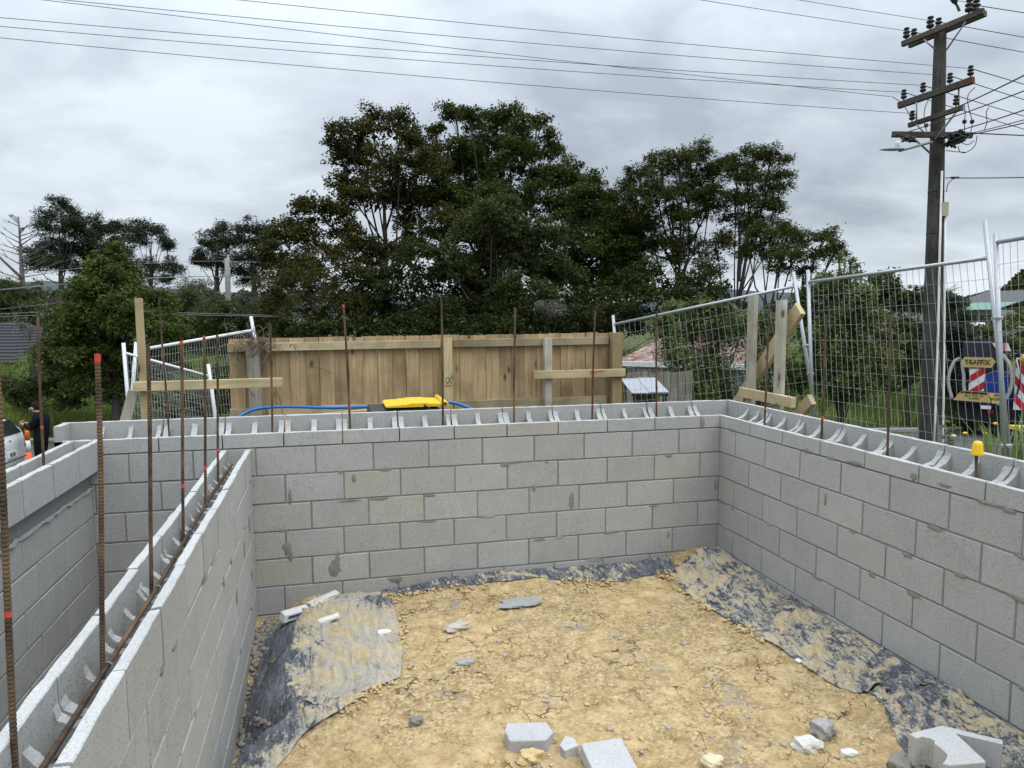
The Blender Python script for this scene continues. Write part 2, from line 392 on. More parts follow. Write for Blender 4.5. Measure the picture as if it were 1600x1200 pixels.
def ground_mat():
    g = G('turf_soil'); p = g.pos(); a = g.noise(p, .8, 6, .6); b = g.noise(p, 7, 5, .65)
    col = g.mix(g.step(a, .35, .65), (.045, .065, .018), (.085, .10, .03)); col = g.mix(g.ma('MULTIPLY', g.step(b, .5, .7), .6), col, (.12, .10, .05))
    return g.fin(col, .95, g.bump(b, .8, .08), 0, .2)
go = npmesh('ground', np.stack([X, Y, Z], -1).reshape(-1, 3), gridfaces(*X.shape), ground_mat(), True); go['kind'] = 'structure'
def asphalt():
    g = G('asphalt'); p = g.pos(); a = g.noise(p, .9, 5); b = g.noise(p, 120, 2)
    col = g.mix(a, (.075, .076, .08), (.12, .12, .125)); col = g.scale(col, g.ma('ADD', g.ma('MULTIPLY', b, .6), .7))
    return g.fin(col, .9, g.bump(b, .4, .006), 0, .3)
def rp(a, s, z): p = RO + RD * a + RN * s; return (p[0], p[1], z)
rd = MB(); A = np.linspace(-60, 90, 51)
rd.add([rp(a, s, ZR + .02 * (1 - abs(s + 2.5) / 2.5)) for a in A for s in (-5, -2.5, 0)], [(i*3+k, i*3+k+1, i*3+k+4, i*3+k+3) for i in range(50) for k in (0, 1)])
ro = rd.build('road', asphalt()); ro['kind'] = 'structure'
kb = MB()
kb.add([rp(a, s, z) for a in A for s, z in ((.0, ZR - .05), (.0, ZR + .11), (.03, ZR + .13), (.16, ZR + .13), (.16, ZR - .05))],
       [(i*5+k, i*5+k+1, i*5+k+6, i*5+k+5) for i in range(50) for k in range(4)])
ko = kb.build('kerb', plain('kerb_concrete', (.30, .30, .29), .9, .15, 6)); ko['kind'] = 'structure'
def far_hill(name, c0, c1, zc, base, depth, seed, col):
    xs = np.linspace(0, 1, 90); ds = np.linspace(-1, 1, 24); V = []
    p0, p1 = np.array(c0), np.array(c1); d = (p1 - p0); nrm = np.array((-d[1], d[0])) / np.hypot(*d)
    for t in xs:
        for k in ds:
            q = p0 + d * t + nrm * k * depth
            prof = np.interp(t, *zc) * (1 - k*k)**.8
            V.append((q[0], q[1], base + prof * (1 + .35 * float(fbm(np.array(t * 9), np.array(k * 3 + 4), seed, 5)) ) + .03 * zc[1][len(zc[1])//2] * float(fbm(np.array(t * 160), np.array(k * 60.), seed, 2))))
    g = G(name + '_hazed_cover'); p = g.pos((.03, .03, .03)); a = g.noise(p, 1.0, 7, .7)
    m = g.fin(g.mix(g.step(a, .35, .65), tuple(x * .75 for x in col), col), .95, g.bump(a, 1, 8), 0, .1)  # forest cover colour; its blue cast paints in the haze of distance
    ob = npmesh(name, V, gridfaces(90, 24), m, True); ob['kind'] = 'structure'; return ob
far_hill('hill', (-700, 1000), (520, 1050), ((0, .3, .42, .5, .75, 1), (90, 78, 66, 58, 60, 40)), -30, 220, 11, (.085, .11, .115))  # bluish colour instead of hazy air
far_hill('hill', (380, 1000), (1100, 700), ((0, .2, .35, .6, 1), (40, 74, 68, 48, 40)), -30, 180, 21, (.085, .11, .115))

# ---------------------------------------------------------------- concrete block walls
_bc = {}
def block_mesh(L, Hh=.19, T=.19, var=0, mats=(CONC, CUT, WEBT)):
    key = (round(L, 3), Hh, T, var)
    if key in _bc: return _bc[key]
    bm = bmesh.new(); bmesh.ops.create_cube(bm, size=1); bmesh.ops.scale(bm, vec=(L, T, Hh), verts=bm.verts)
    bmesh.ops.bevel(bm, geom=list(bm.edges), offset=.0035, segments=1, affect='EDGES')
    r = random.Random(hash(key) & 0xffff)
    for v in bm.verts: v.co += Vector((r.uniform(-1, 1) * .0016, r.uniform(-1, 1) * .0008, r.uniform(-1, 1) * .0016))
    me = bpy.data.meshes.new('block'); bm.to_mesh(me); bm.free()
    for m in mats: me.materials.append(m)
    _bc[key] = me; return me
def add_obj(name, me, loc, parent, rz=0.0):
    o = bpy.data.objects.new(name, me); COL.objects.link(o); o.rotation_euler = (0, 0, rz); place(o, loc, parent); return o
class Frame:                                   # wall coordinates: a along the wall, d into the wall from its face, z up
    def __init__(s, o, u, inn):
        s.o = np.array(o, float); s.u = np.array(u, float); s.i = np.array(inn, float); s.rz = math.atan2(u[1], u[0])
    def __call__(s, a, d, z):
        p = s.o + s.u * a + s.i * d; return (p[0], p[1], z)
def course(fr, wall, a0, a1, off, ztop, T=.19, d0=0.0, mods=.4):
    """one running course of blocks between a0 and a1, joints at off + k*0.4"""
    ks = sorted(set([a0] + [off + .4*k for k in range(-20, 40) if a0 + .03 < off + .4*k < a1 - .03] + [a1]))
    for p, q in zip(ks, ks[1:]):
        g0 = random.uniform(.0025, .0056) if p > a0 else 0; g1 = random.uniform(.0025, .0056) if q < a1 else 0
        L = q - p - g0 - g1; full = abs(q - p - .4) < .002
        me = block_mesh(.3905, .1905, T, random.randrange(6)) if full else block_mesh(L, .190, T)
        add_obj('block', me, fr((p + q) / 2 + random.uniform(-.001, .001), d0 + T/2 + random.uniform(-.0012, .0022), ztop - .1 + random.uniform(-.001, .001)), wall, fr.rz + random.uniform(-.0012, .0012))
def ragged_shell(mb, a0, a1, d0, d1, z0, z1, rg, amp=.0022):
    """upright shell of a hollow block with a rough, pale top"""
    n = max(3, int((a1 - a0) / .045)); xs = np.linspace(a0, a1, n + 1); V = []
    for x in xs:
        t0, t1 = z1 + rg.uniform(-amp, amp), z1 + rg.uniform(-amp, amp); c = .003
        V += [(x, d0, z0), (x, d0, t0 - c), (x, d0 + c, t0), (x, d1 - c, t1), (x, d1, t1 - c), (x, d1, z0)]
    F, mi = [], []
    for i in range(n):
        for k in range(5): F.append((i*6+k, i*6+k+1, i*6+k+7, i*6+k+6)); mi.append(1 if k in (1, 2, 3) else 0)
    F += [tuple(range(6)), tuple(range(n*6+5, n*6-1, -1))]; mi += [0, 0]
    mb.add(V, F, mi)
def web(mb, x, th, prof, zb, rg):
    """cross web of a hollow block: prof = rough upper edge as (d, z)"""
    m = len(prof); V = []
    for xx in (x - th/2, x + th/2):
        V += [(xx, d, zb) for d, z in prof] + [(xx, d, z + rg.uniform(-.006, .005)) for d, z in prof]
    o = 2*m; F, mi = [], []
    for i in range(m - 1):
        F += [(i, i+1, m+i+1, m+i), (o+i, o+m+i, o+m+i+1, o+i+1), (m+i, m+i+1, o+m+i+1, o+m+i)]; mi += [0, 0, 2]
    mb.add(V, F, mi)
def rebate_mesh(L, seed):
    rg = random.Random(seed); mb = MB(); h = L/2
    ragged_shell(mb, -h, h, 0, .034, -.0945, 0, rg, .0015); ragged_shell(mb, -h, h, .158, .19, -.0945, .1, rg, .0012)
    pr = [(.033, -.006), (.05, -.010), (.075, -.008), (.10, .0), (.122, .014), (.14, .034), (.152, .056), (.159, .066)]
    for x in ((-h + .018, 0, h - .018) if L > .3 else (-h + .018, h - .018)): web(mb, x + rg.uniform(-.004, .004), rg.uniform(.026, .042), [(d, z + rg.uniform(-.006, .004)) for d, z in pr], -.0945, rg)
    return mb.mesh('block', (CONC, CUT, WEBT))
def bond_mesh(L, seed):
    rg = random.Random(seed); mb = MB(); h = L/2
    ragged_shell(mb, -h, h, 0, .034, -.095, .096, rg, .003); ragged_shell(mb, -h, h, .156, .19, -.095, .096, rg, .003)
    pr = [(.033, .03), (.042, .012), (.055, -.004), (.075, -.014), (.095, -.016), (.115, -.014), (.135, -.004), (.148, .012), (.157, .03)]
    for x in ((-h + .022, 0, h - .022) if L > .3 else (0,)): web(mb, x + rg.uniform(-.004, .004), rg.uniform(.028, .042), [(d, z + rg.uniform(-.008, .006)) for d, z in pr], -.095, rg)
    return mb.mesh('block', (CONC, CUT, WEBT))
REB = [rebate_mesh(.3915, 40 + i) for i in range(9)]
BOND = [bond_mesh(.3915, 60 + i) for i in range(4)]
def mortar_core(fr, wall, a0, a1, z0, z1, d0=.006, d1=.184):
    mb = MB(); P = [fr(a, d, z) for z in (z0, z1) for a, d in ((a0, d0), (a1, d0), (a1, d1), (a0, d1))]
    mb.add(P, [(0,3,2,1), (4,5,6,7), (0,1,5,4), (1,2,6,5), (2,3,7,6), (3,0,4,7)]); mb.build('mortar_bed', MORT, wall)

# far wall (face y = 0, runs along x)
fw = thing('block_wall', 'long grey block wall in front of the wooden paling fence', 'wall', (-2.3, .095, -1.5))
FF = Frame((0, 0, 0), (1, 0, 0), (0, 1, 0))
for i, off in enumerate((-.36, -.17, -.40, -.18, -.404, -.2, -.4)): course(FF, fw, -4.79, .19, off, -.1 - .2*i)
mortar_core(FF, fw, -4.786, .186, -1.5, -.1)
tops = [-.17 - .4*k for k in range(12)]
for k in range(11):
    add_obj('block', REB[(k*4) % 9], FF(-.37 - .4*k, random.uniform(-.001, .001), 0), fw)
mb = MB(); rg = random.Random(3)                # left end block with its closed end, corner block at the right
ragged_shell(mb, -4.79, -4.575, 0, .034, -.0945, 0, rg); ragged_shell(mb, -4.79, -4.575, .158, .19, -.0945, .1, rg)
mb.add([(-4.79, 0, -.0945), (-4.745, 0, -.0945), (-4.745, .158, -.0945), (-4.79, .158, -.0945), (-4.79, 0, .098), (-4.745, 0, .098), (-4.745, .158, .098), (-4.79, .158, .098)],
       [(0,1,5,4), (1,2,6,5), (3,0,4,7), (4,5,6,7)], [0, 0, 0, 1])
mb.build('block', (CONC, CUT, WEBT), fw)
mb = MB()
ragged_shell(mb, -.165, 0, 0, .034, -.0945, 0, rg); ragged_shell(mb, -.165, .19, .158, .19, -.0945, .1, rg)
mb.box((.158, .002, -.0945), (.1898, .1578, .0985), [0, 1, 0, 0, 0, 0]); mb.box((.001, .002, -.0945), (.034, .036, -.001), [0, 1, 0, 0, 0, 0])
web(mb, -.147, .03, [(.033, -.006), (.075, -.008), (.12, .012), (.152, .05), (.159, .066)], -.0945, rg)
mb.build('block', (CONC, CUT, WEBT), fw)

# right wall (face x = 0, runs towards the viewer); its own 'along' axis is -y, 'into' is +x
rw = thing('block_wall', 'long grey block wall under the mesh fence, with one yellow capped bar', 'wall', (.095, -2.2, -1.5))
FR = Frame((0, 0, 0), (0, -1, 0), (1, 0, 0))
for i, off in enumerate((.23, .428, .22, .43, .22, .42, .22)): course(FR, rw, .004, 4.4, off, -.1 - .2*i)
mortar_core(FR, rw, .006, 4.395, -1.5, -.1)
for k in range(10):
    add_obj('block', REB[(k*4 + 2) % 9], FR(.63 + .4*k, random.uniform(-.001, .001), 0), rw, FR.rz)
mb = MB(); rg = random.Random(5)                # first block beside the corner
def frbox(mb, a0, a1, d0, d1, z0, z1, mi): mb.box((d0, -a1, z0), (d1, -a0, z1), mi)
frbox(mb, .004, .4265, 0, .034, -.0945, -.0005, [0, 1, 0, 0, 0, 0]); frbox(mb, .004, .4265, .158, .19, -.0945, .0995, [0, 1, 0, 0, 0, 0])
tmp = MB()
for x in (.15, .30, .41): web(tmp, x, .03, [(.033, -.006), (.05, -.010), (.075, -.008), (.10, .0), (.122, .014), (.14, .034), (.152, .056), (.159, .066)], -.0945, rg)
mb.add([(d, -a, z) for a, d, z in tmp.v], tmp.f, tmp.mi)
mb.build('block', (CONC, CUT, WEBT), rw)

# dividing wall (right face near x = -3.585, slightly skewed)
dvx = np.array((.0165, -1.0)); dvx /= np.hypot(*dvx)
dw = thing('block_wall', 'lower dividing block wall with a long rusty bar lying in its open top', 'wall', (-3.66, -2, -1.5))
FD = Frame((-3.586, -.003, 0), (-dvx[0], -dvx[1], 0), (dvx[1], -dvx[0], 0))
for i, off in enumerate((.205, .4, .2, .405, .2, .4)): course(FD, dw, -4.6, .0, -off, -.3 - .2*i)
mortar_core(FD, dw, -4.59, -.004, -1.5, -.3)
for k in range(12):
    a = -.2 - .4*k; add_obj('block', BOND[(k*3) % 4], FD(a, random.uniform(-.004, .004), -.2 + random.uniform(-.002, .003)), dw, FD.rz)

# left wall: thinner below, full-width bond beam overhanging on top
lw = thing('block_wall', 'grey block wall whose top course overhangs, between the road and the dividing wall', 'wall', (-4.65, -2, -1.5))
FL = Frame((-4.525, -.003, 0), (-dvx[0]*.3, 1, 0), (-1, -dvx[0]*.3, 0))
for k in range(11):
    a = -.2 - .4*k; add_obj('block', BOND[(k*3 + 2) % 4], FL(a, random.uniform(-.002, .002), -.096), lw, FL.rz)
for i, off in enumerate((.3, .12, .31, .12, .3)): course(FL, lw, -4.4, 0, -off, -.31 - .2*i, .13, .06)
course(FL, lw, -4.4, 0, -.33, -.192 + .081, .12, .075)
mortar_core(FL, lw, -4.39, -.004, -1.5, -.194, .068, .185)
mb = MB(); r = random.Random(9)                 # mortar squeezed out of the joint under the overhang
pts = [FL(-a, .058 + r.uniform(-.006, .004), -.318 + r.uniform(-.008, .006)) for a in np.arange(.02, 3.6, .05)]
mb.tube(pts, [r.uniform(.007, .014) for _ in pts], 6); mb.build('mortar_ridge', plain('squeezed_mortar', (.30, .30, .285), .95, .2, 30, bump=.5), lw)

SMEARL = plain('pale_mortar_smear', (.30, .298, .28), .95, .2, 30, bump=.4)
# mortar smeared over some joints
def smear(fr, wall, a, z, w, h, seed, mat=SMEAR, th=.004):
    r = random.Random(seed); mb = MB(); n = 18
    ring = []
    for k in range(n):
        t = 2*math.pi*k/n; q = 1 + r.uniform(-.28, .22)
        ring.append((a + math.cos(t)*w/2*q, z + math.sin(t)*h/2*q))
    V = [fr(x, -.0008, y) for x, y in ring] + [fr(a + (x-a)*.7, -th + r.uniform(-.001, .001), z + (y-z)*.75) for x, y in ring] + [fr(a, -th, z)]
    F = [(k, (k+1) % n, n+(k+1) % n, n+k) for k in range(n)] + [(n+k, n+(k+1) % n, 2*n) for k in range(n)]
    mb.add(V, F); mb.build('mortar_smear', mat, wall, True)
for q in ((-3.05, -1.0, .09, .12), (-3.03, -.96, .045, .15), (-3.37, -.82, .06, .10), (-3.35, -.875, .035, .09), (-1.26, -.62, .04, .14), (-1.56, -.50, .025, .06), (-3.34, -.46, .02, .13), (-.16, -.055, .05, .085),
          (-.44, -.955, .022, .06), (-2.62, -1.12, .10, .05), (-.03, -.57, .02, .10), (-2.9, -.35, .03, .07)): smear(FF, fw, *q, seed=int(-q[0]*100))
for q in ((1.1, -.09, .09, .03), (1.55, -.085, .12, .03), (2.0, -.07, .05, .05), (.22, -.705, .03, .05), (2.2, -.07, .09, .02), (1.3, -.37, .02, .08), (2.45, -.10, .14, .02)): smear(FR, rw, *q, seed=int(q[0]*77))
for q in ((.62, -.62, .05, .10), (1.05, -.75, .04, .09), (1.5, -.5, .03, .05), (.3, -.55, .03, .12), (.25, -.9, .04, .08)): smear(FD, dw, -q[0], *q[1:], seed=int(q[0]*55))

rg = random.Random(77)                           # small random dabs of mortar left on the joints
for i in range(22):
    row = rg.randrange(1, 6); smear(FF, fw, rg.uniform(-3.5, -.05), -.1 - .2*row + rg.uniform(-.012, .006), rg.uniform(.03, .16), rg.uniform(.012, .03), 500 + i, rg.choice((MORT, SMEARL, MORT, SMEAR)), .0025)
for i in range(22):
    row = rg.randrange(0, 6); smear(FR, rw, rg.uniform(.05, 2.9), -.1 - .2*row + rg.uniform(-.012, .006), rg.uniform(.03, .16), rg.uniform(.012, .03), 600 + i, rg.choice((MORT, SMEARL, MORT, SMEAR)), .0025)
for i in range(12):
    row = rg.randrange(1, 6); smear(FD, dw, -rg.uniform(.05, 3.0), -.1 - .2*row + rg.uniform(-.012, .006), rg.uniform(.03, .14), rg.uniform(.012, .03), 700 + i, rg.choice((MORT, SMEARL, MORT)), .0025)

# ---------------------------------------------------------------- soil inside the walls
def soil_h(x, y):
    x = np.asarray(x, float); y = np.asarray(y, float)
    z = -1.205 + .05 * fbm(x * 1.2, y * 1.2, 5, 3)
    z += .05 * sstep(-.45, -.03, y) * sstep(-2.9, -2.2, x) + .055 * sstep(-.6, -.05, x) + .03 * sstep(-.75, -.2, x) * sstep(-1.9, -2.4, y)
    z += .06 * np.exp(-((x + .22)**2 + (y + .25)**2) / .08)
    edge = -3.43 - .04 * np.sin(y * 3.1) + .04 * fbm(y * 2.0, y * 0 + 3, 8, 3)          # edge of the mound along the dividing wall
    edge = edge + .14 * np.exp(-((y + 1.52) / .16)**2) - .10 * sstep(-1.65, -2.0, y) + .1 * sstep(-.55, -.1, y)
    d = edge - x
    z -= (.13 + .14 * sstep(-.35, -1.0, y)) * sstep(-.13, .12, d)
    z += .025 * np.exp(-(d / .16)**2) * (d < 0.05)
    return z
def soil_fine(x, y):
    return soil_h(x, y) + .034 * fbm(x * 6, y * 6, 31, 5, .62) + .020 * fbm(x * 34, y * 34, 37, 3, .6) + .02 * np.maximum(0, fbm(x * 11, y * 11, 41, 3) - .08)
sx = np.linspace(-3.60, .03, 330); sy = np.concatenate([np.linspace(-4.9, -2.85, 60)[:-1], np.linspace(-2.85, .03, 300)])
X, Y = np.meshgrid(sx, sy, indexing='ij')
so = npmesh('clay_floor', np.stack([X, Y, soil_fine(X, Y)], -1).reshape(-1, 3), gridfaces(*X.shape), DIRT, True)
so['kind'] = 'structure'
X, Y = np.meshgrid(np.linspace(-4.64, -3.68, 40), np.linspace(-4.5, .0, 120), indexing='ij')
so = npmesh('trench_floor', np.stack([X, Y, -1.32 + .08 * fbm(X * 4, Y * 4, 3, 4)], -1).reshape(-1, 3), gridfaces(*X.shape), GREYD, True); so['kind'] = 'structure'

def rocky(n, cx, cy, cz, size, seed, sub=1, flat=.7):
    """irregular stones gathered into one mesh: arrays of positions and sizes"""
    bm = bmesh.new(); bmesh.ops.create_icosphere(bm, subdivisions=sub, radius=1)
    bv = np.array([v.co[:] for v in bm.verts]); bf = np.array([[v.index for v in f.verts] for f in bm.faces]); bm.free()
    r = np.random.default_rng(seed); k = len(bv)
    q = bv[None] * (1 + r.uniform(-.38, .3, (n, k, 1))) * r.uniform([.6, .6, .4], [1.3, 1.2, .8*flat + .2], (n, 1, 3))
    ang = r.uniform(0, 6.28, n); c, s_ = np.cos(ang)[:, None], np.sin(ang)[:, None]
    V = np.stack([q[..., 0]*c - q[..., 1]*s_, q[..., 0]*s_ + q[..., 1]*c, q[..., 2]], -1) * np.asarray(size)[:, None, None]
    V += np.stack([cx, cy, cz], -1)[:, None]
    return V.reshape(-1, 3), (bf[None] + (np.arange(n) * k)[:, None, None]).reshape(-1, 3)
n = 4200; cx = rng.uniform(-3.3, -.1, n); cy = rng.uniform(-2.9, -.1, n); keep = fbm(cx * 2.2, cy * 2.2, 77, 3) > -.06
cx, cy = cx[keep], cy[keep]; sz = .0025 + .016 * rng.random(len(cx))**5
V, F = rocky(len(cx), cx, cy, soil_fine(cx, cy) + sz*.15, sz, 1)
o = npmesh('clay_crumbs', V, F, CLOD); o['kind'] = 'stuff'
n = 3200; cx = rng.uniform(-3.57, -3.28, n); cy = rng.uniform(-2.6, -.02, n); sz = .004 + .026 * rng.random(n)**3
keep = soil_h(cx, cy) < -1.30; cx, cy, sz = cx[keep], cy[keep], sz[keep]
V, F = rocky(len(cx), cx, cy, soil_fine(cx, cy) + sz*.2, sz, 2)
o = npmesh('trench_rubble', V, F, GREYD); o['kind'] = 'stuff'
n = 280; cx = rng.uniform(-3.2, -.3, n); cy = rng.uniform(-2.7, -.2, n); w = fbm(cx * 1.3, cy * 1.3, 15, 3); keep = w > -.02
cx, cy = cx[keep], cy[keep]; sz = .006 + .016 * rng.random(len(cx))**2
V, F = rocky(len(cx), cx, cy, soil_fine(cx, cy) + sz*.25, sz, 4, 1, .45)
o = npmesh('stone_chips', V, F, plain('grey_chip', (.36, .34, .295), .95, .5, 30, bump=.5)); o['kind'] = 'stuff'

# ---------------------------------------------------------------- plastic sheets
def polyline(P, n):
    P = np.array(P, float); d = np.r_[0, np.cumsum(np.hypot(*np.diff(P, axis=0).T))]; t = np.linspace(0, d[-1], n)
    return np.stack([np.interp(t, d, P[:, 0]), np.interp(t, d, P[:, 1])], 1)
CRUMB = []; EDGE = []
def plastic(name, label, A, B, nu, nv, seed, wr=.016, dust=None, gather=None, lift=.006):
    """sheet between edge A and edge B (xy lists), draped on the soil with folds"""
    a, b = polyline(A, nu), polyline(B, nu)
    for e, sd in ((a, 1), (b, 2)): e += (.034 if sd == 1 else .008) * np.stack([fbm(np.arange(nu) * .09, np.arange(nu) * 0. + sd, seed + sd, 5, .6), fbm(np.arange(nu) * .09, np.arange(nu) * 0. + 9, seed + sd, 5, .6)], 1)
    t = np.linspace(0, 1, nv)[None, :, None]; P = a[:, None] * (1-t) + b[:, None] * t
    x, y = P[..., 0], P[..., 1]
    u = np.linspace(0, 1, nu)[:, None] * np.ones((1, nv)); v = np.ones((nu, 1)) * t[0, :, 0]
    L = np.hypot(*(a[-1] - a[0]))
    rid = 1 - 2 * np.abs(fbm(u * L * 5 + v * 2, v * 3.5 + u * 1.2, seed, 4)) * 2
    rid2 = 1 - 4 * np.abs(fbm(u * L * 3 - v * 1.5, v * 9 + u * 2, seed + 17, 3))
    fold = np.maximum(0, rid - .35) * wr * 2.2 + np.maximum(0, rid2 - .5) * wr * 1.1 + wr * fbm(u * L * 3, v * 4, seed + 3, 4)
    if gather:
        gx_, gy_ = gather; ang = np.arctan2(y - gy_, x - gx_); rr = np.hypot(x - gx_, y - gy_)
        fold += .014 * np.exp(-((rr - .20) / .17)**2) * np.sin(ang * 11 + 2 * fbm(x * 6, y * 6, 4, 2)) * np.clip(v * 6, 0, 1)
    edge = np.minimum(np.minimum(v, 1 - v) * np.hypot(*(b[0] - a[0])), .05) / .05
    z = soil_h(x, y) + .026 * fbm(x * 6, y * 6, 31, 2, .6) + lift + np.maximum(fold, -.012) * (.25 + .75 * np.clip(v * 8, 0, 1))
    z = np.maximum(z, soil_fine(x, y) + .0035) + (1 - np.clip(v * 14, 0, 1)) * .010 * np.maximum(0, fbm(u * L * 6, v * 0., seed + 8, 2) + .05)
    EDGE.append(np.repeat(a, 3, 0) + np.random.default_rng(seed).normal(0, .03, (3 * nu, 2)))
    k = np.random.default_rng(seed).integers(0, nu * nv, int(nu * nv * .022)); CRUMB.append(np.stack([x.ravel()[k], y.ravel()[k], z.ravel()[k]], 1))
    dv = np.zeros_like(x) if dust is None else dust(x, y, u, v)
    ob = npmesh(name, np.stack([x, y, z], -1).reshape(-1, 3), gridfaces(nu, nv), SHEET, True, {'dust': ('POINT', dv.ravel())})
    sm = ob.modifiers.new('thickness', 'SOLIDIFY'); sm.thickness = .0025; sm.offset = -1
    return tag(ob, label, 'plastic sheet', 'black plastic sheets lying round the clay')
plastic('plastic_sheet', 'dusty black plastic sheet draped over the mound edge beside the dividing wall',
        [(-2.74, -.03), (-2.66, -.25), (-2.64, -.62), (-2.66, -1.0), (-2.69, -1.30), (-2.95, -1.46), (-3.0, -1.49)],
        [(-3.34, -.10), (-3.48, -.35), (-3.525, -.65), (-3.54, -.9), (-3.545, -1.1), (-3.54, -1.35), (-3.50, -1.5), (-3.46, -1.56)], 190, 110, 3, .022,
        lambda x, y, u, v: .06 + .08 * sstep(.6, .2, v) + .10 * np.exp(-((x + 2.92)**2 / .05)) - .34 * sstep(-3.22, -3.40, x) - .26 * np.exp(-((x + 2.72)**2 + (y + .2)**2) / .03))
plastic('plastic_sheet', 'narrow flap of dusty black plastic hanging into the trench, nearer the viewer',
        [(-2.86, -1.45), (-3.05, -1.62), (-3.2, -1.78), (-3.3, -1.98), (-3.36, -2.2)],
        [(-3.42, -1.44), (-3.47, -1.58), (-3.51, -1.75), (-3.545, -1.95), (-3.555, -2.2)], 100, 50, 13, .022,
        lambda x, y, u, v: .10 - .3 * v)
plastic('plastic_sheet', 'strip of black plastic along the foot of the wall below the paling fence',
        [(-2.73, -.12), (-2.4, -.135), (-2.1, -.15), (-1.9, -.15), (-1.6, -.17), (-1.25, -.24), (-.95, -.26), (-.62, -.25), (-.5, -.26)],
        [(-2.72, -.02), (-2.2, -.008), (-1.6, -.008), (-1.0, -.008), (-.45, -.008)], 220, 26, 23, .010,
        lambda x, y, u, v: -.06 + .22 * (fbm(x * 3, y * 3, 2, 2)))
plastic('plastic_sheet', 'broad dusty black plastic sheet along the foot of the wall with the yellow cap',
        [(-.56, -.30), (-.57, -.55), (-.56, -.83), (-.52, -1.1), (-.49, -1.32), (-.45, -1.6), (-.44, -1.8), (-.42, -2.0), (-.38, -2.1)],
        [(-.015, -.03), (-.012, -.5), (-.012, -1.0), (-.012, -1.6), (-.012, -2.2), (-.012, -2.3)], 240, 80, 33, .027,
        lambda x, y, u, v: .02 + .10 * fbm(x * 2, y * 2, 8, 2), (-.36, -2.06))
plastic('plastic_sheet', 'folded black plastic sheet under the broken hollow block',
        [(-.33, -2.08), (-.36, -2.25), (-.47, -2.45), (-.56, -2.66), (-.6, -2.9), (-.62, -3.4)],
        [(-.012, -2.12), (-.012, -2.4), (-.012, -2.8), (-.012, -3.4)], 150, 70, 43, .026,
        lambda x, y, u, v: .01 + .08 * fbm(x * 2, y * 2, 18, 2))

P = np.concatenate(EDGE); P = P[fbm(P[:, 0] * 2.5, P[:, 1] * 2.5, 65, 3) > -.02]; sz = .003 + .017 * rng.random(len(P))**3
V, F = rocky(len(P), P[:, 0], P[:, 1], soil_fine(P[:, 0], P[:, 1]) + .008 + sz*.2, sz, 10)
o = npmesh('soil_crumbs', V, F, CLOD); o['kind'] = 'stuff'
P = np.concatenate(CRUMB); P = P[fbm(P[:, 0] * 3, P[:, 1] * 3, 55, 3) > -.03]; sz = .002 + .009 * rng.random(len(P))**4
V, F = rocky(len(P), P[:, 0], P[:, 1], P[:, 2] + sz*.2, sz, 9)
o = npmesh('dry_crumbs', V, F, plain('dry_crumb', (.45, .40, .30), .95, .35, 25, bump=.4)); o['kind'] = 'stuff'

# ---------------------------------------------------------------- loose pieces on the clay
PALEB = concrete('sawn_block', (.40, .40, .39), (.50, .50, .49), .2, False)
def chunk(name, label, cat, loc, dims, seed, mat, rz=0, tilt=(0, 0), sub=2, jag=.16, box=.6, group=None):
    bm = bmesh.new(); bmesh.ops.create_icosphere(bm, subdivisions=sub + 1, radius=1); r = random.Random(seed)
    ph = [r.uniform(0, 9) for _ in range(6)]
    for v in bm.verts:
        c = v.co.normalized(); m = max(abs(c.x), abs(c.y), abs(c.z)); c = c * (1 - box) + c / m * box * .86
        k = 1 + jag * (math.sin(c.x*3 + ph[0]) * math.sin(c.y*4 + ph[1]) + .6*math.sin(c.z*5 + c.x*6 + ph[2])) + r.uniform(-jag, jag) * .35
        v.co = Vector((c.x * dims[0]/2, c.y * dims[1]/2, c.z * dims[2]/2)) * k
    me = bpy.data.meshes.new(name); bm.to_mesh(me); bm.free(); me.materials.append(mat)
    o = bpy.data.objects.new(name, me); COL.objects.link(o); o.rotation_euler = (tilt[0], tilt[1], rz)
    z = float(soil_fine(np.array(loc[0]), np.array(loc[1]))) + dims[2] * .30 + (loc[2] if len(loc) > 2 else 0); o.location = (loc[0], loc[1], z)
    return tag(o, label, cat, group)
def cut_block(name, label, poly, h, loc, rz, seed, tilt=(0, 0)):
    """piece of a sawn or broken block: outline poly, height h, chamfered, one rough side"""
    bm = bmesh.new(); r = random.Random(seed)
    vs = [bm.verts.new((x, y, -h/2)) for x, y in poly]; f = bm.faces.new(vs)
    e = bmesh.ops.extrude_face_region(bm, geom=[f]); bmesh.ops.translate(bm, vec=(0, 0, h), verts=[v for v in e['geom'] if isinstance(v, bmesh.types.BMVert)])
    bmesh.ops.recalc_face_normals(bm, faces=bm.faces)
    bmesh.ops.bevel(bm, geom=list(bm.edges), offset=.004, segments=1, affect='EDGES')
    for v in bm.verts: v.co += Vector((r.uniform(-1, 1), r.uniform(-1, 1), r.uniform(-1, 1))) * .0015
    me = bpy.data.meshes.new(name); bm.to_mesh(me); bm.free(); me.materials.append(PALEB)
    o = bpy.data.objects.new(name, me); COL.objects.link(o); o.rotation_euler = (tilt[0], tilt[1], rz)
    o.location = (loc[0], loc[1], float(soil_h(np.array(loc[0]), np.array(loc[1]))) + h/2 - .004 + (loc[2] if len(loc) > 2 else 0))
    return tag(o, label, 'broken block', 'pieces of block lying on the clay')

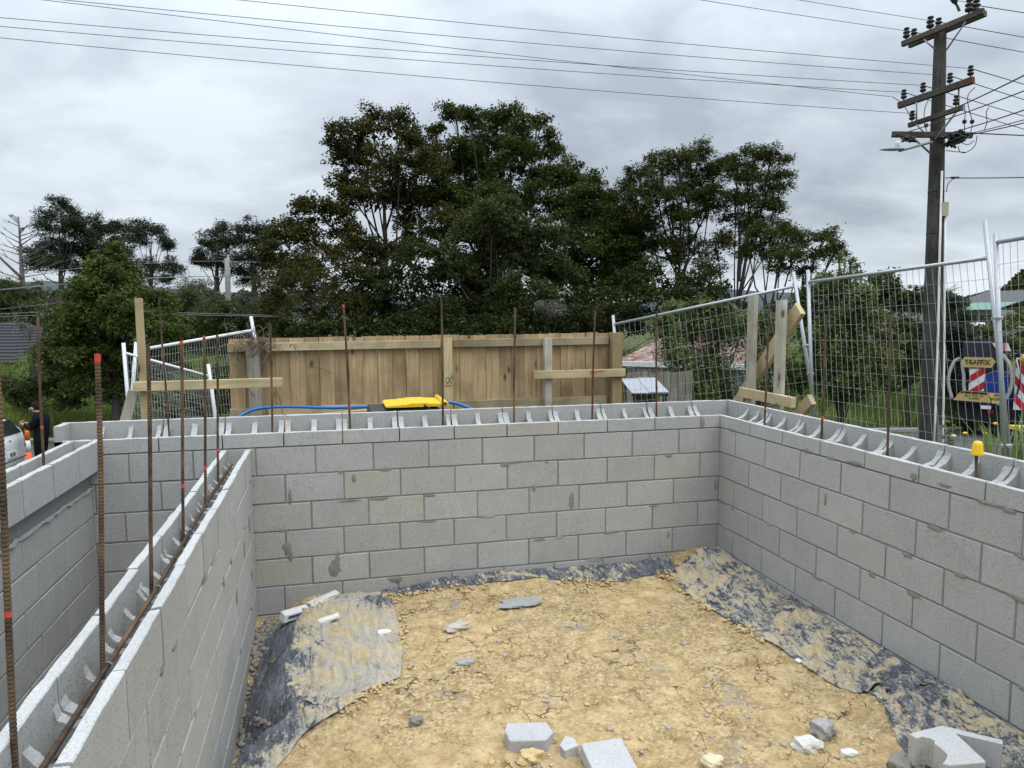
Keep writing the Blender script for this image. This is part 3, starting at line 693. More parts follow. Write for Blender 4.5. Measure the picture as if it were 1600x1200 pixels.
cut_block('broken_block', 'larger piece of the snapped grey block, corner broken off', [(-.10, -.055), (.07, -.055), (.115, .0), (.095, .085), (-.10, .085), (-.115, .02)], .065, (-2.16, -2.07), -.12, 1, (.03, .05))
cut_block('broken_block', 'small corner piece snapped off the grey block beside it', [(-.035, -.045), (.038, -.04), (.045, .02), (.01, .05), (-.04, .0)], .05, (-2.0, -2.16), .1, 2, (.05, -.1))
cut_block('half_block', 'squared grey half block with a small chip in its face', [(-.098, -.13), (.098, -.13), (.098, .13), (-.098, .13)], .07, (-1.87, -2.36), -.03, 3, (.10, 0))
# broken hollow block: two shells and a web, one side snapped off
hb = bpy.data.objects.new('hollow_block', None)
bm = bmesh.new(); r = random.Random(4)
poly = [(-.095, .085), (.075, .095), (.082, .090), (.255, -.015), (.275, .012), (.095, .125), (-.105, .118)]
outl = [(-.13, .10), (-.045, .112), (.075, .125), (.085, .118), (.285, -.02), (.262, -.05), (.098, .062), (.095, -.135), (.088, -.145), (-.085, -.135), (-.115, -.115),
        (-.075, -.09), (-.045, -.06), (-.05, -.02), (-.058, .015), (-.040, .03), (-.052, .055), (-.075, .068), (-.12, .062)]
vs = [bm.verts.new((x, y, 0)) for x, y in outl]; f = bm.faces.new(vs)
e = bmesh.ops.extrude_face_region(bm, geom=[f]); bmesh.ops.translate(bm, vec=(0, 0, .16), verts=[v for v in e['geom'] if isinstance(v, bmesh.types.BMVert)])
bmesh.ops.recalc_face_normals(bm, faces=bm.faces); bmesh.ops.bevel(bm, geom=list(bm.edges), offset=.003, segments=1, affect='EDGES')
for v in bm.verts: v.co += Vector((r.uniform(-1, 1), r.uniform(-1, 1), r.uniform(-1, 1))) * .0015
me = bpy.data.meshes.new('hollow_block'); bm.to_mesh(me); bm.free(); me.materials.append(PALEB)
bpy.data.objects.remove(hb); hb = bpy.data.objects.new('hollow_block', me); COL.objects.link(hb)
hb.location = (-0.513, -2.778, float(soil_h(np.array(-.35), np.array(-2.65))) + .01); hb.rotation_euler = (.10, -.05, -.12); hb.scale = (.86, .86, .86)
tag(hb, 'pale hollow block with its sides broken open, on the folded plastic', 'broken block', 'pieces of block lying on the clay')

chunk('mortar_slab', 'long crusted slab of hardened mortar leaning beside the far wall', 'mortar piece', (-3.13, -.18, .025), (.26, .075, .045), 11, PALE, .55, (.1, -.16), 2, .12, .8)
p = np.array((-3.30, -.33, 0)); p[2] = float(soil_h(p[0], p[1])) + .022
bg_ = thing('box', 'torn white cardboard box with a blue print, half under the mortar slab', 'box', tuple(p)); q = np.array((.83, .52, 0)); w_ = np.array((-.5, .83, .25))
mb = MB(); mb.prism([(-.10, -.02), (.09, -.02), (.10, .02), (-.085, .025)], p + (0, 0, .0), q, (0, 0, 1), w_ * .06); mb.build('carton', plain('dirty_card', (.60, .59, .55), .8, .25, 25, bump=.2), bg_)
mb = MB(); mb.prism([(-.065, .0), (.06, -.004), (.065, .013), (-.06, .017)], p - w_ * .003, q, (0, 0, 1), -w_ * .0012); mb.build('printed_panel', plain('blue_print', (.03, .055, .14), .6, .2, 40, bump=0), bg_)
WCH = concrete('white_lump', (.58, .57, .53), (.78, .77, .73), .2, False)
chunk('mortar_piece', 'thin wedge of white mortar on the dusty plastic', 'mortar piece', (-3.09, -.50, .022), (.15, .06, .028), 12, WCH, .35, (0, -.12), 2, .14, .75)
chunk('mortar_piece', 'small flat white mortar flake near the edge of the plastic', 'mortar piece', (-2.75, -.74, .020), (.085, .065, .020), 13, WCH, .1, (0, 0), 2, .14, .75)
chunk('mortar_patch', 'flat grey patch of set mortar spilt on the clay', 'mortar piece', (-1.79, -.47, .003), (.30, .16, .014), 14, plain('spilt_mortar', (.30, .30, .29), .95, .25, 22, bump=.5), .1, (0, 0), 3, .2, .4)
chunk('pale_stone', 'cream angular stone alone on the clay in front', 'stone', (-1.41, -2.42), (.095, .085, .05), 15, plain('cream_stone', (.56, .50, .34), .9, .15, 22, bump=.4), .4, (0, 0), 2, .13, .7)
chunk('grey_stone', 'grey jagged lump behind the paler lumps by the plastic', 'stone', (-.76, -2.33), (.12, .10, .09), 16, plain('pale_grey_stone', (.33, .32, .30), .95, .3, 22, bump=.5), .2, (0, .2), 2, .2, .5)
chunk('mortar_lump', 'rounded pale mortar lump among the grey lumps', 'mortar piece', (-.92, -2.42), (.13, .09, .07), 17, PALE, -.3, (0, 0), 2, .22, .3)
chunk('mortar_flake', 'small white flake between the two mortar lumps', 'mortar piece', (-.76, -2.50), (.085, .045, .03), 18, WCH, -.2, (0, 0), 2, .1, .5)
chunk('grey_stone', 'grey stone at the torn edge of the plastic', 'stone', (-.62, -2.66), (.11, .10, .09), 19, GREYD, .5, (0, 0), 2, .2, .5)
chunk('clay_lump', 'crumbly tan clay lump against the snapped block', 'stone', (-2.19, -2.185), (.11, .075, .06), 20, CLOD, .2, (0, 0), 3, .25, .3)
chunk('mortar_flake', 'pale flat flake beside the scalloped plastic edge', 'mortar piece', (-.42, -1.68, .005), (.075, .05, .018), 21, WCH, .2, (0, 0), 2, .12, .6)
chunk('clay_lump', 'broken grey clay lumps left of the flat mortar patch', 'stone', (-2.30, -.78), (.17, .10, .045), 22, plain('dry_clay_lump', (.44, .40, .33), .95, .3, 22, bump=.5), .5, (0, 0), 3, .15, .4)
chunk('grey_stone', 'flat grey stone on bare clay near the sheet corner', 'stone', (-2.32, -1.22), (.12, .07, .03), 23, plain('slate_stone', (.30, .30, .29), .9, .2, 25, bump=.4), .1, (0, 0), 2, .15, .5)
chunk('grey_stone', 'round grey stone at the head of the crumbled clay', 'stone', (-2.66, -1.78), (.07, .06, .045), 24, GREYD, .1, (0, 0), 2, .15, .3)

# ---------------------------------------------------------------- reinforcing bars
def rebar(label, base, top, r=.0070, ribs=True, marks=(), tip=None, group='rusty upright reinforcing bars'):
    base, top = Vector(base), Vector(top); L = (top - base).length
    o = thing('rebar', label, 'steel bar', base, group)
    mb = MB()
    if ribs:
        n = int(L / .0048); pts, rs = [], []
        for i in range(n + 1):
            t = i / n; pts.append(base.lerp(top, t) + Vector((math.sin(t*5 + base.x*9), math.cos(t*4 + base.y*7), 0)) * .003 * t); rs.append(r * (1.13 if i % 2 else .90))
        mb.tube(pts, rs, 8)
    else:
        pts = [base.lerp(top, t) + Vector((math.sin(t*5 + base.x*9), 0, 0)) * .004 * t for t in np.linspace(0, 1, 8)]; mb.tube(pts, r, 6)
    mb.build('bar', RUST, o)
    for z, h in marks:
        p = base.lerp(top, (z - base.z) / (top.z - base.z)); q = base.lerp(top, (z + h - base.z) / (top.z - base.z)); off = Vector((math.sin((z-base.z)/L*5 + base.x*9), math.cos((z-base.z)/L*4 + base.y*7) if ribs else 0, 0)) * (.003 if ribs else .004) * ((z-base.z)/L)
        m = MB(); m.tube([p + off, q + off], r * 1.13, 8); m.build('paint_mark', MARK, o)
    return o
DV = 'bars standing in the dividing wall'
rebar('thick ribbed rebar nearest the viewer, red band low on it', (-3.683, -3.475, -.28), (-3.662, -3.475, .752), .0070, True, [(.165, .012)], group=DV)
rebar('thick ribbed rebar with a red painted tip', (-3.653, -2.999, -.28), (-3.616, -2.999, .695), .0070, True, [(.672, .0225)], group=DV)
rebar('dark ribbed rebar in the dividing wall without red paint', (-3.67, -2.382, -.28), (-3.638, -2.382, .695), .0070, True, group=DV)
rebar('rebar in the dividing wall with red at its tip and red halfway down', (-3.703, -1.662, -.28), (-3.671, -1.662, .69), .0070, True, [(.02, .018), (.676, .0145)], group=DV)
rebar('rebar in the dividing wall, second from the far wall', (-3.69, -1.166, -.28), (-3.658, -1.166, .701), .0070, True, [(-.002, .018), (.692, .0095)], group=DV)
rebar('rebar in the dividing wall closest to the far wall', (-3.72, -.561, -.28), (-3.689, -.561, .695), .0070, True, [(-.012, .016)], group=DV)
rebar('rebar standing alone in the overhanging wall by the person', (-4.651, -.573, -.15), (-4.634, -.573, .805), .008, True, [(.17, .012)])
rebar('bent tied rebar standing at the left part of the long wall', (-4.113, .06, -.1), (-4.13, .04, .923), .007, False)
FW_ = 'bars standing in the wall before the paling fence'
for lb, x0, x1, zt, mk in (('rebar in front of the fence post with the dead vine', -3.451, -3.434, .759, []), ('leaning rebar before the palings, left of the yellow lid', -2.912, -2.939, .887, [(.873, .0135), (.145, .012)]),
                       ('tallest rebar, at the middle fence post by the yellow lid', -2.245, -2.243, .929, []), ('rebar before bare palings right of the yellow lid', -1.703, -1.694, .868, [(.11, .012)]),
                       ('rebar crossing the loose board with the red dot', -1.075, -1.06, .849, [(.105, .012)]), ('rebar before the mesh fence beside the small tin roof', -.529, -.542, .833, [(.10, .014)])):
    rebar(lb, (x0, .06, -.12), (x1, .06, zt), .0078, False, mk, group=FW_)
RW_ = 'bars standing in the wall under the mesh fence'
for lb, y, x1, zt, mk in (('rebar before the pair of pale timber posts', -.504, .089, .859, [(.105, .012)]), ('rebar right of the clamped fence posts', -1.146, .079, .80, [(.125, .018)]),
                      ('plain rebar between the clamped posts and the power pole', -1.727, .051, .829, [])):
    rebar(lb, (.07, y, -.12), (x1, y, zt), .0078, False, mk, group=RW_)
cp = rebar('short rebar wearing a yellow safety cap', (.07, -2.316, -.12), (.064, -2.316, .135), .0070, True, group=RW_)
mb = MB(); mb.lathe((.065, -2.316, .105), (0, 0, 1), [(.0275, 0), (.0285, .004), (.0265, .012), (.0235, .045), (.021, .060), (.015, .068), (.004, .071)], 18); mb.build('safety_cap', YEL, cp, True)
def lying(label, pts, r=.0075):
    o = thing('rebar', label, 'steel bar', pts[0]); mb = MB(); P = []
    for a, b in zip(pts, pts[1:]):
        n = int((Vector(b) - Vector(a)).length / .0048); P += [Vector(a).lerp(Vector(b), i / n) for i in range(n)]
    mb.tube(P, [r * (1.13 if i % 2 else .90) for i in range(len(P))], 8); mb.build('bar', RUST, o, True); return o
hz = lying('long rusty bar lying in the open top of the dividing wall', [(-3.706, -.06, -.192), (-3.69, -1.1, -.19), (-3.657, -2.1, -.188), (-3.648, -2.4, -.188), (-3.640, -3.0, -.186), (-3.632, -3.6, -.186), (-3.62, -4.4, -.186)])
for x, y in ((-3.648, -2.39), (-3.640, -2.99), (-3.69, -1.17), (-3.676, -1.66)):
    mb = MB(); mb.tube([Vector((x + .012*math.cos(t), y + t*.001, -.187 + .012*math.sin(t))) for t in np.linspace(0, 7, 16)], .0014, 5); mb.build('tie_wire', WIRE, hz)
lying('thin rusty bar lying in the top of the overhanging wall', [(-4.640, -.06, -.062), (-4.632, -.6, -.064), (-4.628, -1.6, -.064), (-4.62, -3.2, -.064)], .0065)

# ---------------------------------------------------------------- wooden paling fence
pf = thing('paling_fence', 'weathered wooden paling fence behind the long block wall', 'fence', (-1.95, 2.5, -.6))
def upright(name, x, y, w, d, z0, z1, mat, parent, lean=0, **kw):
    mb = MB(); mb.bar((x, y, z0), (x + lean, y, z1), w, d, (0, 1, 0), .06); return mb.build(name, mat, parent, **kw)
xs = -4.06; k = 0; rg = random.Random(12); pal = []
while xs < .13:
    w = rg.choice((.146, .146, .148, .140)); y = 2.56 + (.010 if k % 2 else 0)
    key = k % 6
    zt = .590 + .027 * (xs + 4.06) / 4.2 + rg.uniform(-.007, .007)
    if key >= len(pal):
        o = upright('paling', xs + w/2, y, .148, .018, -.75, .58, PALING, pf); pal.append(o); o.location.z += zt - .58
    else:
        p0 = pal[key]; o = p0.copy(); COL.objects.link(o); o.parent = pf; o.location = Vector((xs + w/2, y, -.085 + zt - .58)) - Vector(pf.location); o.scale.x = w / .148
    o.rotation_euler = (0, rg.uniform(-.004, .004), 0); xs += w + rg.choice((.0005, .001, .0015, .001, .006)); k += 1
for x0, x1 in ((-4.07, -3.84), (-3.70, -1.91), (-1.77, .02)):
    z = lambda x: .50 + .030 * (x + 4.06) / 4.2
    mb = MB(); mb.bar((x0, 2.525, z(x0)), (x1, 2.525, z(x1)), .045, .085, (0, 0, 1), .06); mb.build('rail', RAILW, pf)
for x0, x1 in ((-4.07, -3.84), (-3.70, -1.91), (-1.77, -.0)):
    z = lambda x: -.175 + .02 * (x + 4.06) / 4.2
    mb = MB(); mb.bar((x0, 2.525, z(x0)), (x1, 2.525, z(x1)), .045, .10, (0, 0, 1), .06); mb.build('rail', RAILW, pf)
upright('fence_post', -3.795, 2.485, .125, .12, -.75, .545, GREYW, pf, -.03)
upright('fence_post', -1.84, 2.49, .095, .09, -.75, .575, FRESHZ, pf)
upright('fence_post', .10, 2.49, .125, .12, -.75, .62, POSTW, pf)
upright('fence_post', -.72, 2.47, .085, .09, -.75, .565, PALEZ, pf, .0)
mb = MB(); rg = random.Random(2)                # carpenter's pencil marks on the middle post
for a, b in (((-.030, .08), (-.008, .03)), ((-.008, .03), (.012, .085)), ((.012, .085), (.034, .03)), ((-.038, .015), (.04, .012)), ((-.034, .10), (.036, .098))):
    mb.bar((-1.84 + a[0], 2.4435, .05 + a[1]), (-1.84 + b[0], 2.4435, .05 + b[1]), .005, .002, (0, 1, 0))
mb.build('pencil_mark', BLK, pf)
lb = thing('loose_board', 'fresh pine board with a red dot across the pale fence post', 'timber', (-.4, 2.4, .17))
mb = MB(); mb.bar((-.905, 2.395, .163), (.175, 2.395, .166), .045, .088, (0, 0, 1), .05); mb.build('board', FRESHX, lb)
mb = MB(); mb.lathe((-.22, 2.3725, .175), (0, -1, 0), [(.028, 0), (.026, .0015)], 9); mb.bar((-.2, 2.3715, .178), (-.09, 2.3715, .192), .002, .014, (0, 0, 1)); mb.build('red_dot', MARK, lb)
vb = MB(); rg = random.Random(8)
for i in range(46):
    p = Vector((-3.78 + rg.gauss(0, .13), 2.43 + rg.uniform(-.05, .03), .54 + rg.uniform(-.05, .07))); d = Vector((rg.gauss(0, 1), rg.gauss(0, .25), rg.gauss(-.2, .5))).normalized()
    pts = [p]
    for j in range(6): d = (d + Vector((rg.gauss(0, .5), rg.gauss(0, .2), rg.gauss(-.12, .5)))).normalized(); pts.append(pts[-1] + d * rg.uniform(.03, .075))
    vb.tube(pts, [.0055 - .0007*j for j in range(7)], 4)
for a, b in (((-4.0, .34), (-3.86, .14)), ((-3.99, .22), (-3.83, .02)), ((-3.9, .12), (-3.78, .16)), ((-3.62, .1), (-3.55, -.2)), ((-3.66, .5), (-3.63, .1)), ((-3.42, .52), (-3.40, .36)), ((-3.3, .3), (-3.05, .22))):
    vb.tube([(a[0], 2.42, a[1]), ((a[0]+b[0])/2 + .01, 2.43, (a[1]+b[1])/2 + .02), (b[0], 2.42, b[1])], [.006, .006, .004], 4)
tag(vb.build('dead_vine', PLTD), 'dry brown vine tangled round the top of the grey fence post', 'vine')

# ---------------------------------------------------------------- timber set-out frames
def member(root, name, p0, p1, w, h, mat, up=(0, 1, 0)):
    mb = MB(); mb.bar(p0, p1, w, h, up, .05); return mb.build(name, mat, root)
hl = thing('timber_hurdle', 'pine post and long level rail standing before the fence post with dead vine', 'timber frame', (-4.49, .9, -.6))
member(hl, 'post', (-4.462, .925, -.75), (-4.474, .925, .952), .050, .048, FRESHZ)
member(hl, 'rail', (-4.53, .877, .271), (-3.43, .877, .278), .073, .045, FRESHX)
member(hl, 'brace', (-4.72, .935, -.35), (-4.545, .935, .235), .075, .022, PALEZ)
hr = thing('timber_hurdle', 'pair of pale timber posts with a slanting brace behind the right block wall', 'timber frame', (.75, .6, -.6))
member(hr, 'post', (.76, .775, -.8), (.76, .775, .99), .105, .045, PALEZ, (1, 0, 0))
member(hr, 'post', (.76, .335, -.8), (.76, .335, .935), .105, .045, PALEZ, (1, 0, 0))
member(hr, 'brace', (.86, 1.42, -.33), (.86, .215, .86), .13, .045, FRESHX, (1, 0, 0))
member(hr, 'rail', (.70, .84, .085), (.70, .04, .075), .045, .088, FRESHX, (0, 0, 1))
member(hr, 'brace', (.86, .62, -.42), (.86, .02, .10), .10, .045, FRESHX, (1, 0, 0))

# ---------------------------------------------------------------- mesh site-fence panels
def panel(label, TL, TR, BL_, BR_, pole_up=(.1, .1), nv=28, rail=.019, post=.021, mats=(GALV, WIRE), nh=11, clips=()):
    TL, TR, BL_, BR_ = map(Vector, (TL, TR, BL_, BR_)); o = thing('mesh_fence', label, 'mesh fence', (BL_ + BR_) / 2, 'temporary mesh fence panels')
    dl, dr = (TL - BL_).normalized(), (TR - BR_).normalized()
    for b, t, d, up in ((BL_, TL, dl, pole_up[0]), (BR_, TR, dr, pole_up[1])):
        mb = MB(); mb.tube([b - d * .12, t + d * up], post, 10); mb.build('post', mats[0], o, True)
    mb = MB(); mb.tube([TL, TR], rail, 10); mb.build('top_rail', mats[0], o, True)
    mb = MB(); mb.tube([BL_, BR_], rail, 8); mb.build('bottom_rail', mats[0], o, True)
    nrm = (TR - TL).cross(TL - BL_).normalized(); mb = MB(); rg = random.Random(len(label))
    def pt(u, v): return BL_.lerp(BR_, u).lerp(TL.lerp(TR, u), v)
    for i in range(1, nv):
        u = i / nv; j = rg.uniform(-.0015, .0015)
        mb.tube([pt(u + j, .0), pt(u, .25), pt(u - j, .5), pt(u + j, .75), pt(u, 1)], .0021, 4, cap=False)
    for i in range(1, nh):
        v = i / nh; mb.tube([pt(u, v) + nrm * .004 for u in np.linspace(0, 1, 6)], .0021, 4, cap=False)
    w = mb.build('wire_mesh', mats[1], o); w['kind'] = 'stuff'
    return o
def clamp(label, p, d, gap):
    p, d = Vector(p), Vector(d).normalized(); o = thing('fence_clamp', label, 'clamp', p, 'clamps joining the fence posts')
    mb = MB(); mb.bar(p - d * gap, p + d * gap, .03, .035, (0, 0, 1), .15); mb.build('clamp_plate', GALV, o)
    mb = MB(); mb.lathe(p - Vector((0, .04, 0)), (0, 1, 0), [(.008, 0), (.008, .08)], 6); mb.lathe(p - Vector((0, .045, 0)), (0, 1, 0), [(.014, 0), (.014, .012)], 6); mb.build('bolt', GALV, o)
# right-hand run, stepping down to the left
panel('low mesh fence panel sloping down behind the pale timber posts', (0.754,4.183,0.694), (2.224,2.213,1.147), (0.839,3.998,-1.021), (2.44,1.994,-0.596), (.13, .17), 30)
panel('mesh fence panel in front of the old wooden power pole', (2.273,2.049,1.184), (2.729,0.14,1.31), (2.283,1.873,-0.637), (2.883,-0.094,-0.752), (.14, .34), 30)
panel('mesh fence panel at the end of the run, before the yellow truck', (2.704,0.055,1.437), (2.879,-1.425,1.537), (2.731,-0.158,-0.727), (2.696,-1.581,-0.563), (.08, .1), 24)
clamp('upper clamp on the crossed galvanised posts by the slanting brace', (2.265,2.033,0.458), RX, .045)
clamp('lower clamp on the crossed galvanised posts by the slanting brace', (2.3,1.994,0.134), RX, .035)
clamp('upper clamp on the leaning post pair before the truck', (2.698,-0.007,0.77), RX, .045)
clamp('lower clamp on the leaning post pair above the block wall', (2.741,-0.125,-0.36), RX, .05)
# left-hand pair
panel('white mesh fence panel rising to the grey fence post', (-5.035,2.99,0.465), (-3.976,3.99,0.654), (-5.138,2.919,-0.544), (-3.77,3.812,-0.69), (.09, .17), 46, .018, .019, (WHITEP, WIRE))
panel('white mesh fence panel dropping away from the pine post', (-5.093,2.797,0.454), (-4.308,2.89,0.188), (-5.042,2.692,-0.508), (-4.213,2.782,-0.7), (.10, .13), 30, .013, .018, (WHITEP, WIRE))

# ---------------------------------------------------------------- wheelie bin, pipe, tin-roofed shelter
bn = thing('wheelie_bin', 'dark wheelie bin with a yellow lid lying behind the block wall', 'bin', (-2.3, 1.35, -.55))
bx = lambda x, z: (x, 1.0, z)
x0, y0, z0 = -2.72, 1.05, .0
mb = MB()                                       # body on its side, mouth to the left
prof = [(.03, -.47), (.98, -.40), (1.0, -.38), (1.0, -.02), (.98, 0), (.02, .015), (0, -.02), (0, -.45)]
mb.prism(prof, (x0 - .02, y0, -.022), (.62, 0, .02), (0, 0, 1), (0, .52, 0)); mb.build('body', BINB, bn)
mb = MB()
lid = [(.09, .045), (.12, .062), (.27, .068), (.29, .078), (.37, .080), (.40, .094), (.60, .096), (.63, .084), (.86, .072), (.89, .052), (.86, .03), (.11, .03)]
mb.prism([(a*.70, b*.5) for a, b in lid], (x0 + .06, y0 + .02, .0), (1, 0, 0), (0, 0, 1), (0, .5, 0)); mb.build('lid', YEL, bn)
mb = MB(); mb.lathe((x0 + .635, y0 - .03, .045), (0, 1, 0), [(.022, 0), (.024, .01), (.022, .56)], 12); mb.build('hinge_bar', YEL, bn, True)
mb = MB(); mb.lathe((x0 + .635, y0 - .032, .045), (0, 1, 0), [(.012, 0), (.012, .01)], 10); mb.build('hinge_pin', BLK, bn)
mb = MB(); mb.tube([(x0 + .45, y0 - .012, .035), (x0 + .49, y0 - .03, .01), (x0 + .48, y0 - .03, -.04), (x0 + .46, y0 - .012, -.07)], .011, 6); mb.build('handle', BLK, bn, True)
for yy in (y0 + .06, y0 + .44):
    mb = MB(); mb.lathe((x0 + .58, yy - .03, -.50), (0, 1, 0), [(.02, 0), (.09, .004), (.10, .015), (.10, .045), (.09, .056), (.02, .06)], 18); mb.build('wheel', BLK, bn, True)
hp = MB(); P = [(-4.071,2.166,-0.285), (-3.984,2.154,-0.192), (-3.873,2.237,-0.125), (-3.731,2.257,-0.091), (-3.487,2.249,-0.086), (-3.052,2.142,-0.097), (-2.617,2.037,-0.086), (-2.239,1.997,-0.074), (-1.925,1.922,-0.056), (-1.797,1.837,-0.077), (-1.692,1.704,-0.121), (-1.606,1.624,-0.196)]
def smoothpath(P, n=6):
    P = [Vector(p) for p in P]; Q = [P[0]*2 - P[1]] + P + [P[-1]*2 - P[-2]]; out = []
    for i in range(1, len(Q) - 2):
        for j in range(n):
            t = j / n; a, b, c, d = Q[i-1], Q[i], Q[i+1], Q[i+2]
            out.append(.5 * ((2*b) + (c - a)*t + (2*a - 5*b + 4*c - d)*t*t + (3*b - a - 3*c + d)*t**3))
    return out + [P[-1]]
hp.tube(smoothpath(P), .0155, 10); tag(hp.build('blue_pipe', HOSE, None, True), 'blue plastic water pipe running along the foot of the paling fence', 'pipe')
pk = MB(); pk.bar((-3.6, 2.2, -.24), (-2.1, 2.2, -.14), .05, .10, (0, 0, 1), .06); tag(pk.build('timber_plank', FRESHX), 'pine plank lying under the blue pipe by the palings', 'timber')
sh = thing('tin_roofed_shelter', 'small shelter with a sloping zinc sheet roof beside the paling fence end', 'shelter', (1.581,4.88,-0.716))
c0 = Vector((1.612,4.915,-0.266)); sx_, sy_ = Vector((.96, -.2, 0)), Vector((.2, .96, 0))
mb = MB()
for i in range(14):                             # ribbed roof sheet
    a0 = -.29 + i * .0414; V = []
    for a, h in ((a0, 0), (a0 + .012, .014), (a0 + .024, 0), (a0 + .0414, 0)): V += [c0 + sx_ * a + sy_ * -.20 + Vector((0, 0, h - .08)), c0 + sx_ * (a * .98 - .07) + sy_ * .42 + Vector((0, 0, h + .09))]
    mb.add(V, [(k*2, k*2+1, k*2+3, k*2+2) for k in range(3)])
o = mb.build('roof', IRON, sh); sm = o.modifiers.new('thickness', 'SOLIDIFY'); sm.thickness = .01
for a in (-.22, .0, .24):
    mb = MB(); mb.bar(c0 + sx_ * a + sy_ * -.12 + Vector((0, 0, -1.2)), c0 + sx_ * a + sy_ * -.12 + Vector((0, 0, -.10)), .055, .05, (0, 1, 0)); mb.build('post', plain('dark_stained_post', (.045, .025, .018), .8, .3, 20), sh)
mb = MB(); mb.prism([(-.20, -1.2), (.22, -1.2), (.22, -.13), (-.20, -.13)], c0 + sy_ * .1, sx_, (0, 0, 1), sy_ * .03); mb.build('back_board', plain('old_ply', (.16, .11, .075), .9, .35, 9, bump=.3), sh)
mb = MB(); mb.bar(c0 + sx_ * -.29 + sy_ * -.19 + Vector((0, 0, -.105)), c0 + sx_ * .28 + sy_ * -.19 + Vector((0, 0, -.105)), .02, .03); mb.build('fascia', BLK, sh)
bf = thing('paling_fence', 'short dull paling fence behind the tin roofed shelter', 'fence', (2.15,5.874,-0.76))
for i in range(9):
    p = Vector((1.772,5.966,-0.759)) + Vector((.97, -.22, 0)) * i * .125; mb = MB(); mb.bar(p + Vector((0, 0, -.7)), p + Vector((0, 0, .62 + .012*(i % 3))), .115, .018, (.2, 1, 0)); mb.build('paling', GREYW, bf)

# ---------------------------------------------------------------- power poles and wires
T0 = 14.6
pp = thing('power_pole', 'tall old wooden power pole with four crossarms and a street lamp', 'power pole', (8.741,6.768,-2.69))
def pole_pt(v, off=0): return Vector((8.765,6.85,-1.773)).lerp(Vector((9.207,7.547,6.674)), (690 - v) / 645)
base, top = pole_pt(800), pole_pt(43)
mb = MB(); pts = [base.lerp(top, t) for t in np.linspace(0, 1, 14)]
mb.tube(pts, [.225 - .112*t for t in np.linspace(0, 1, 14)], 14); mb.build('shaft', POLEW, pp, True)
toV = Vector((-FW.x, -FW.y, 0)).normalized(); rx = Vector((RX.x, RX.y, 0)).normalized()
def arm(name, a, b, w, h, mat=ARMW, front=True):
    mb = MB(); mb.bar(a, b, w, h, (0, 0, 1), .1); return mb.build(name, mat, pp)
def px(P, dt=0.0): return Vector(P) + toV * dt
A1 = ((8.83,8.145,6.553), (9.273,6.598,6.652)); A1b = ((9.093,8.238,6.583), (9.443,6.713,6.666))
A2 = ((8.601,7.917,5.209), (9.091,6.57,5.342)); A3 = ((8.72,7.742,4.766), (8.959,6.657,4.841)); A4 = ((8.148,7.547,4.504), (9.52,6.945,4.414))
for (a, b), w, h in ((A1, .09, .11), (A1b, .09, .11), (A2, .10, .13), (A3, .075, .095)): arm('crossarm', px(a), px(b), w, h)
arm('crossarm', px(A4[0]), px(A4[1]), .09, .11)
mb = MB(); e0, e1 = Vector(A2[0]), Vector(A2[1]); mb.bar(e0.lerp(e1, .90), e0.lerp(e1, 1.004), .103, .133); mb.build('rusty_end', plain('rust_stained_timber', (.12, .045, .022), .9, .3, 20), pp)
def insulator(p, s=1.0, down=False):
    p = Vector(p); mb = MB(); z = Vector((0, 0, -1 if down else 1))
    mb.lathe(p, z, [(.012*s, -.06*s), (.012*s, .02*s), (.045*s, .025*s), (.060*s, .045*s), (.062*s, .065*s), (.038*s, .085*s), (.040*s, .10*s), (.062*s, .112*s), (.055*s, .135*s), (.030*s, .15*s), (.032*s, .165*s), (.050*s, .175*s), (.045*s, .20*s), (.02*s, .21*s)], 10)
    mb.build('insulator', INS, pp, True)
def on(arm_, t, dz=.07): return Vector(arm_[0]).lerp(Vector(arm_[1]), t) + Vector((0, 0, dz))
INSU = {}
for k, (a_, t, s) in enumerate(((A1, .05, 1.15), (A1b, .06, 1.15), (A1, .36, 1.25), (A1b, .40, 1.15), (A1, .83, 1.3), (A1b, .88, 1.3))): INSU['t%d' % k] = on(a_, t); insulator(on(a_, t), s)
for k, t in enumerate((.07, .34, .70, .96)): INSU['m%d' % k] = on(A2, t, .085); insulator(on(A2, t, .085), 1.0)
for k, t in enumerate((.06, .88)): INSU['l%d' % k] = on(A3, t, .07); insulator(on(A3, t, .07), 1.0)
def rod(name, p, q, r, mat=STEEL, n=6): mb = MB(); mb.tube([p, q], r, n); return mb.build(name, mat, pp, True)
rod('brace', (8.794,7.52,6.414), (8.922,7.363,6.18), .016); rod('brace', (9.106,6.834,6.527), (9.106,7.263,6.148), .016)
rod('brace', (8.38,7.218,4.361), (8.698,7.111,4.052), .02); rod('brace', (9.062,6.891,4.839), (8.793,7.115,4.334), .022)
rod('brace', (8.677,7.489,4.711), (8.689,7.257,4.476), .016)
for a, b in ((((8.689,7.53,5.169)), ((8.679,7.495,4.777))), (((9.025,6.837,5.262)), ((9.014,6.799,4.835)))): rod('hanger_rod', a, b, .018)
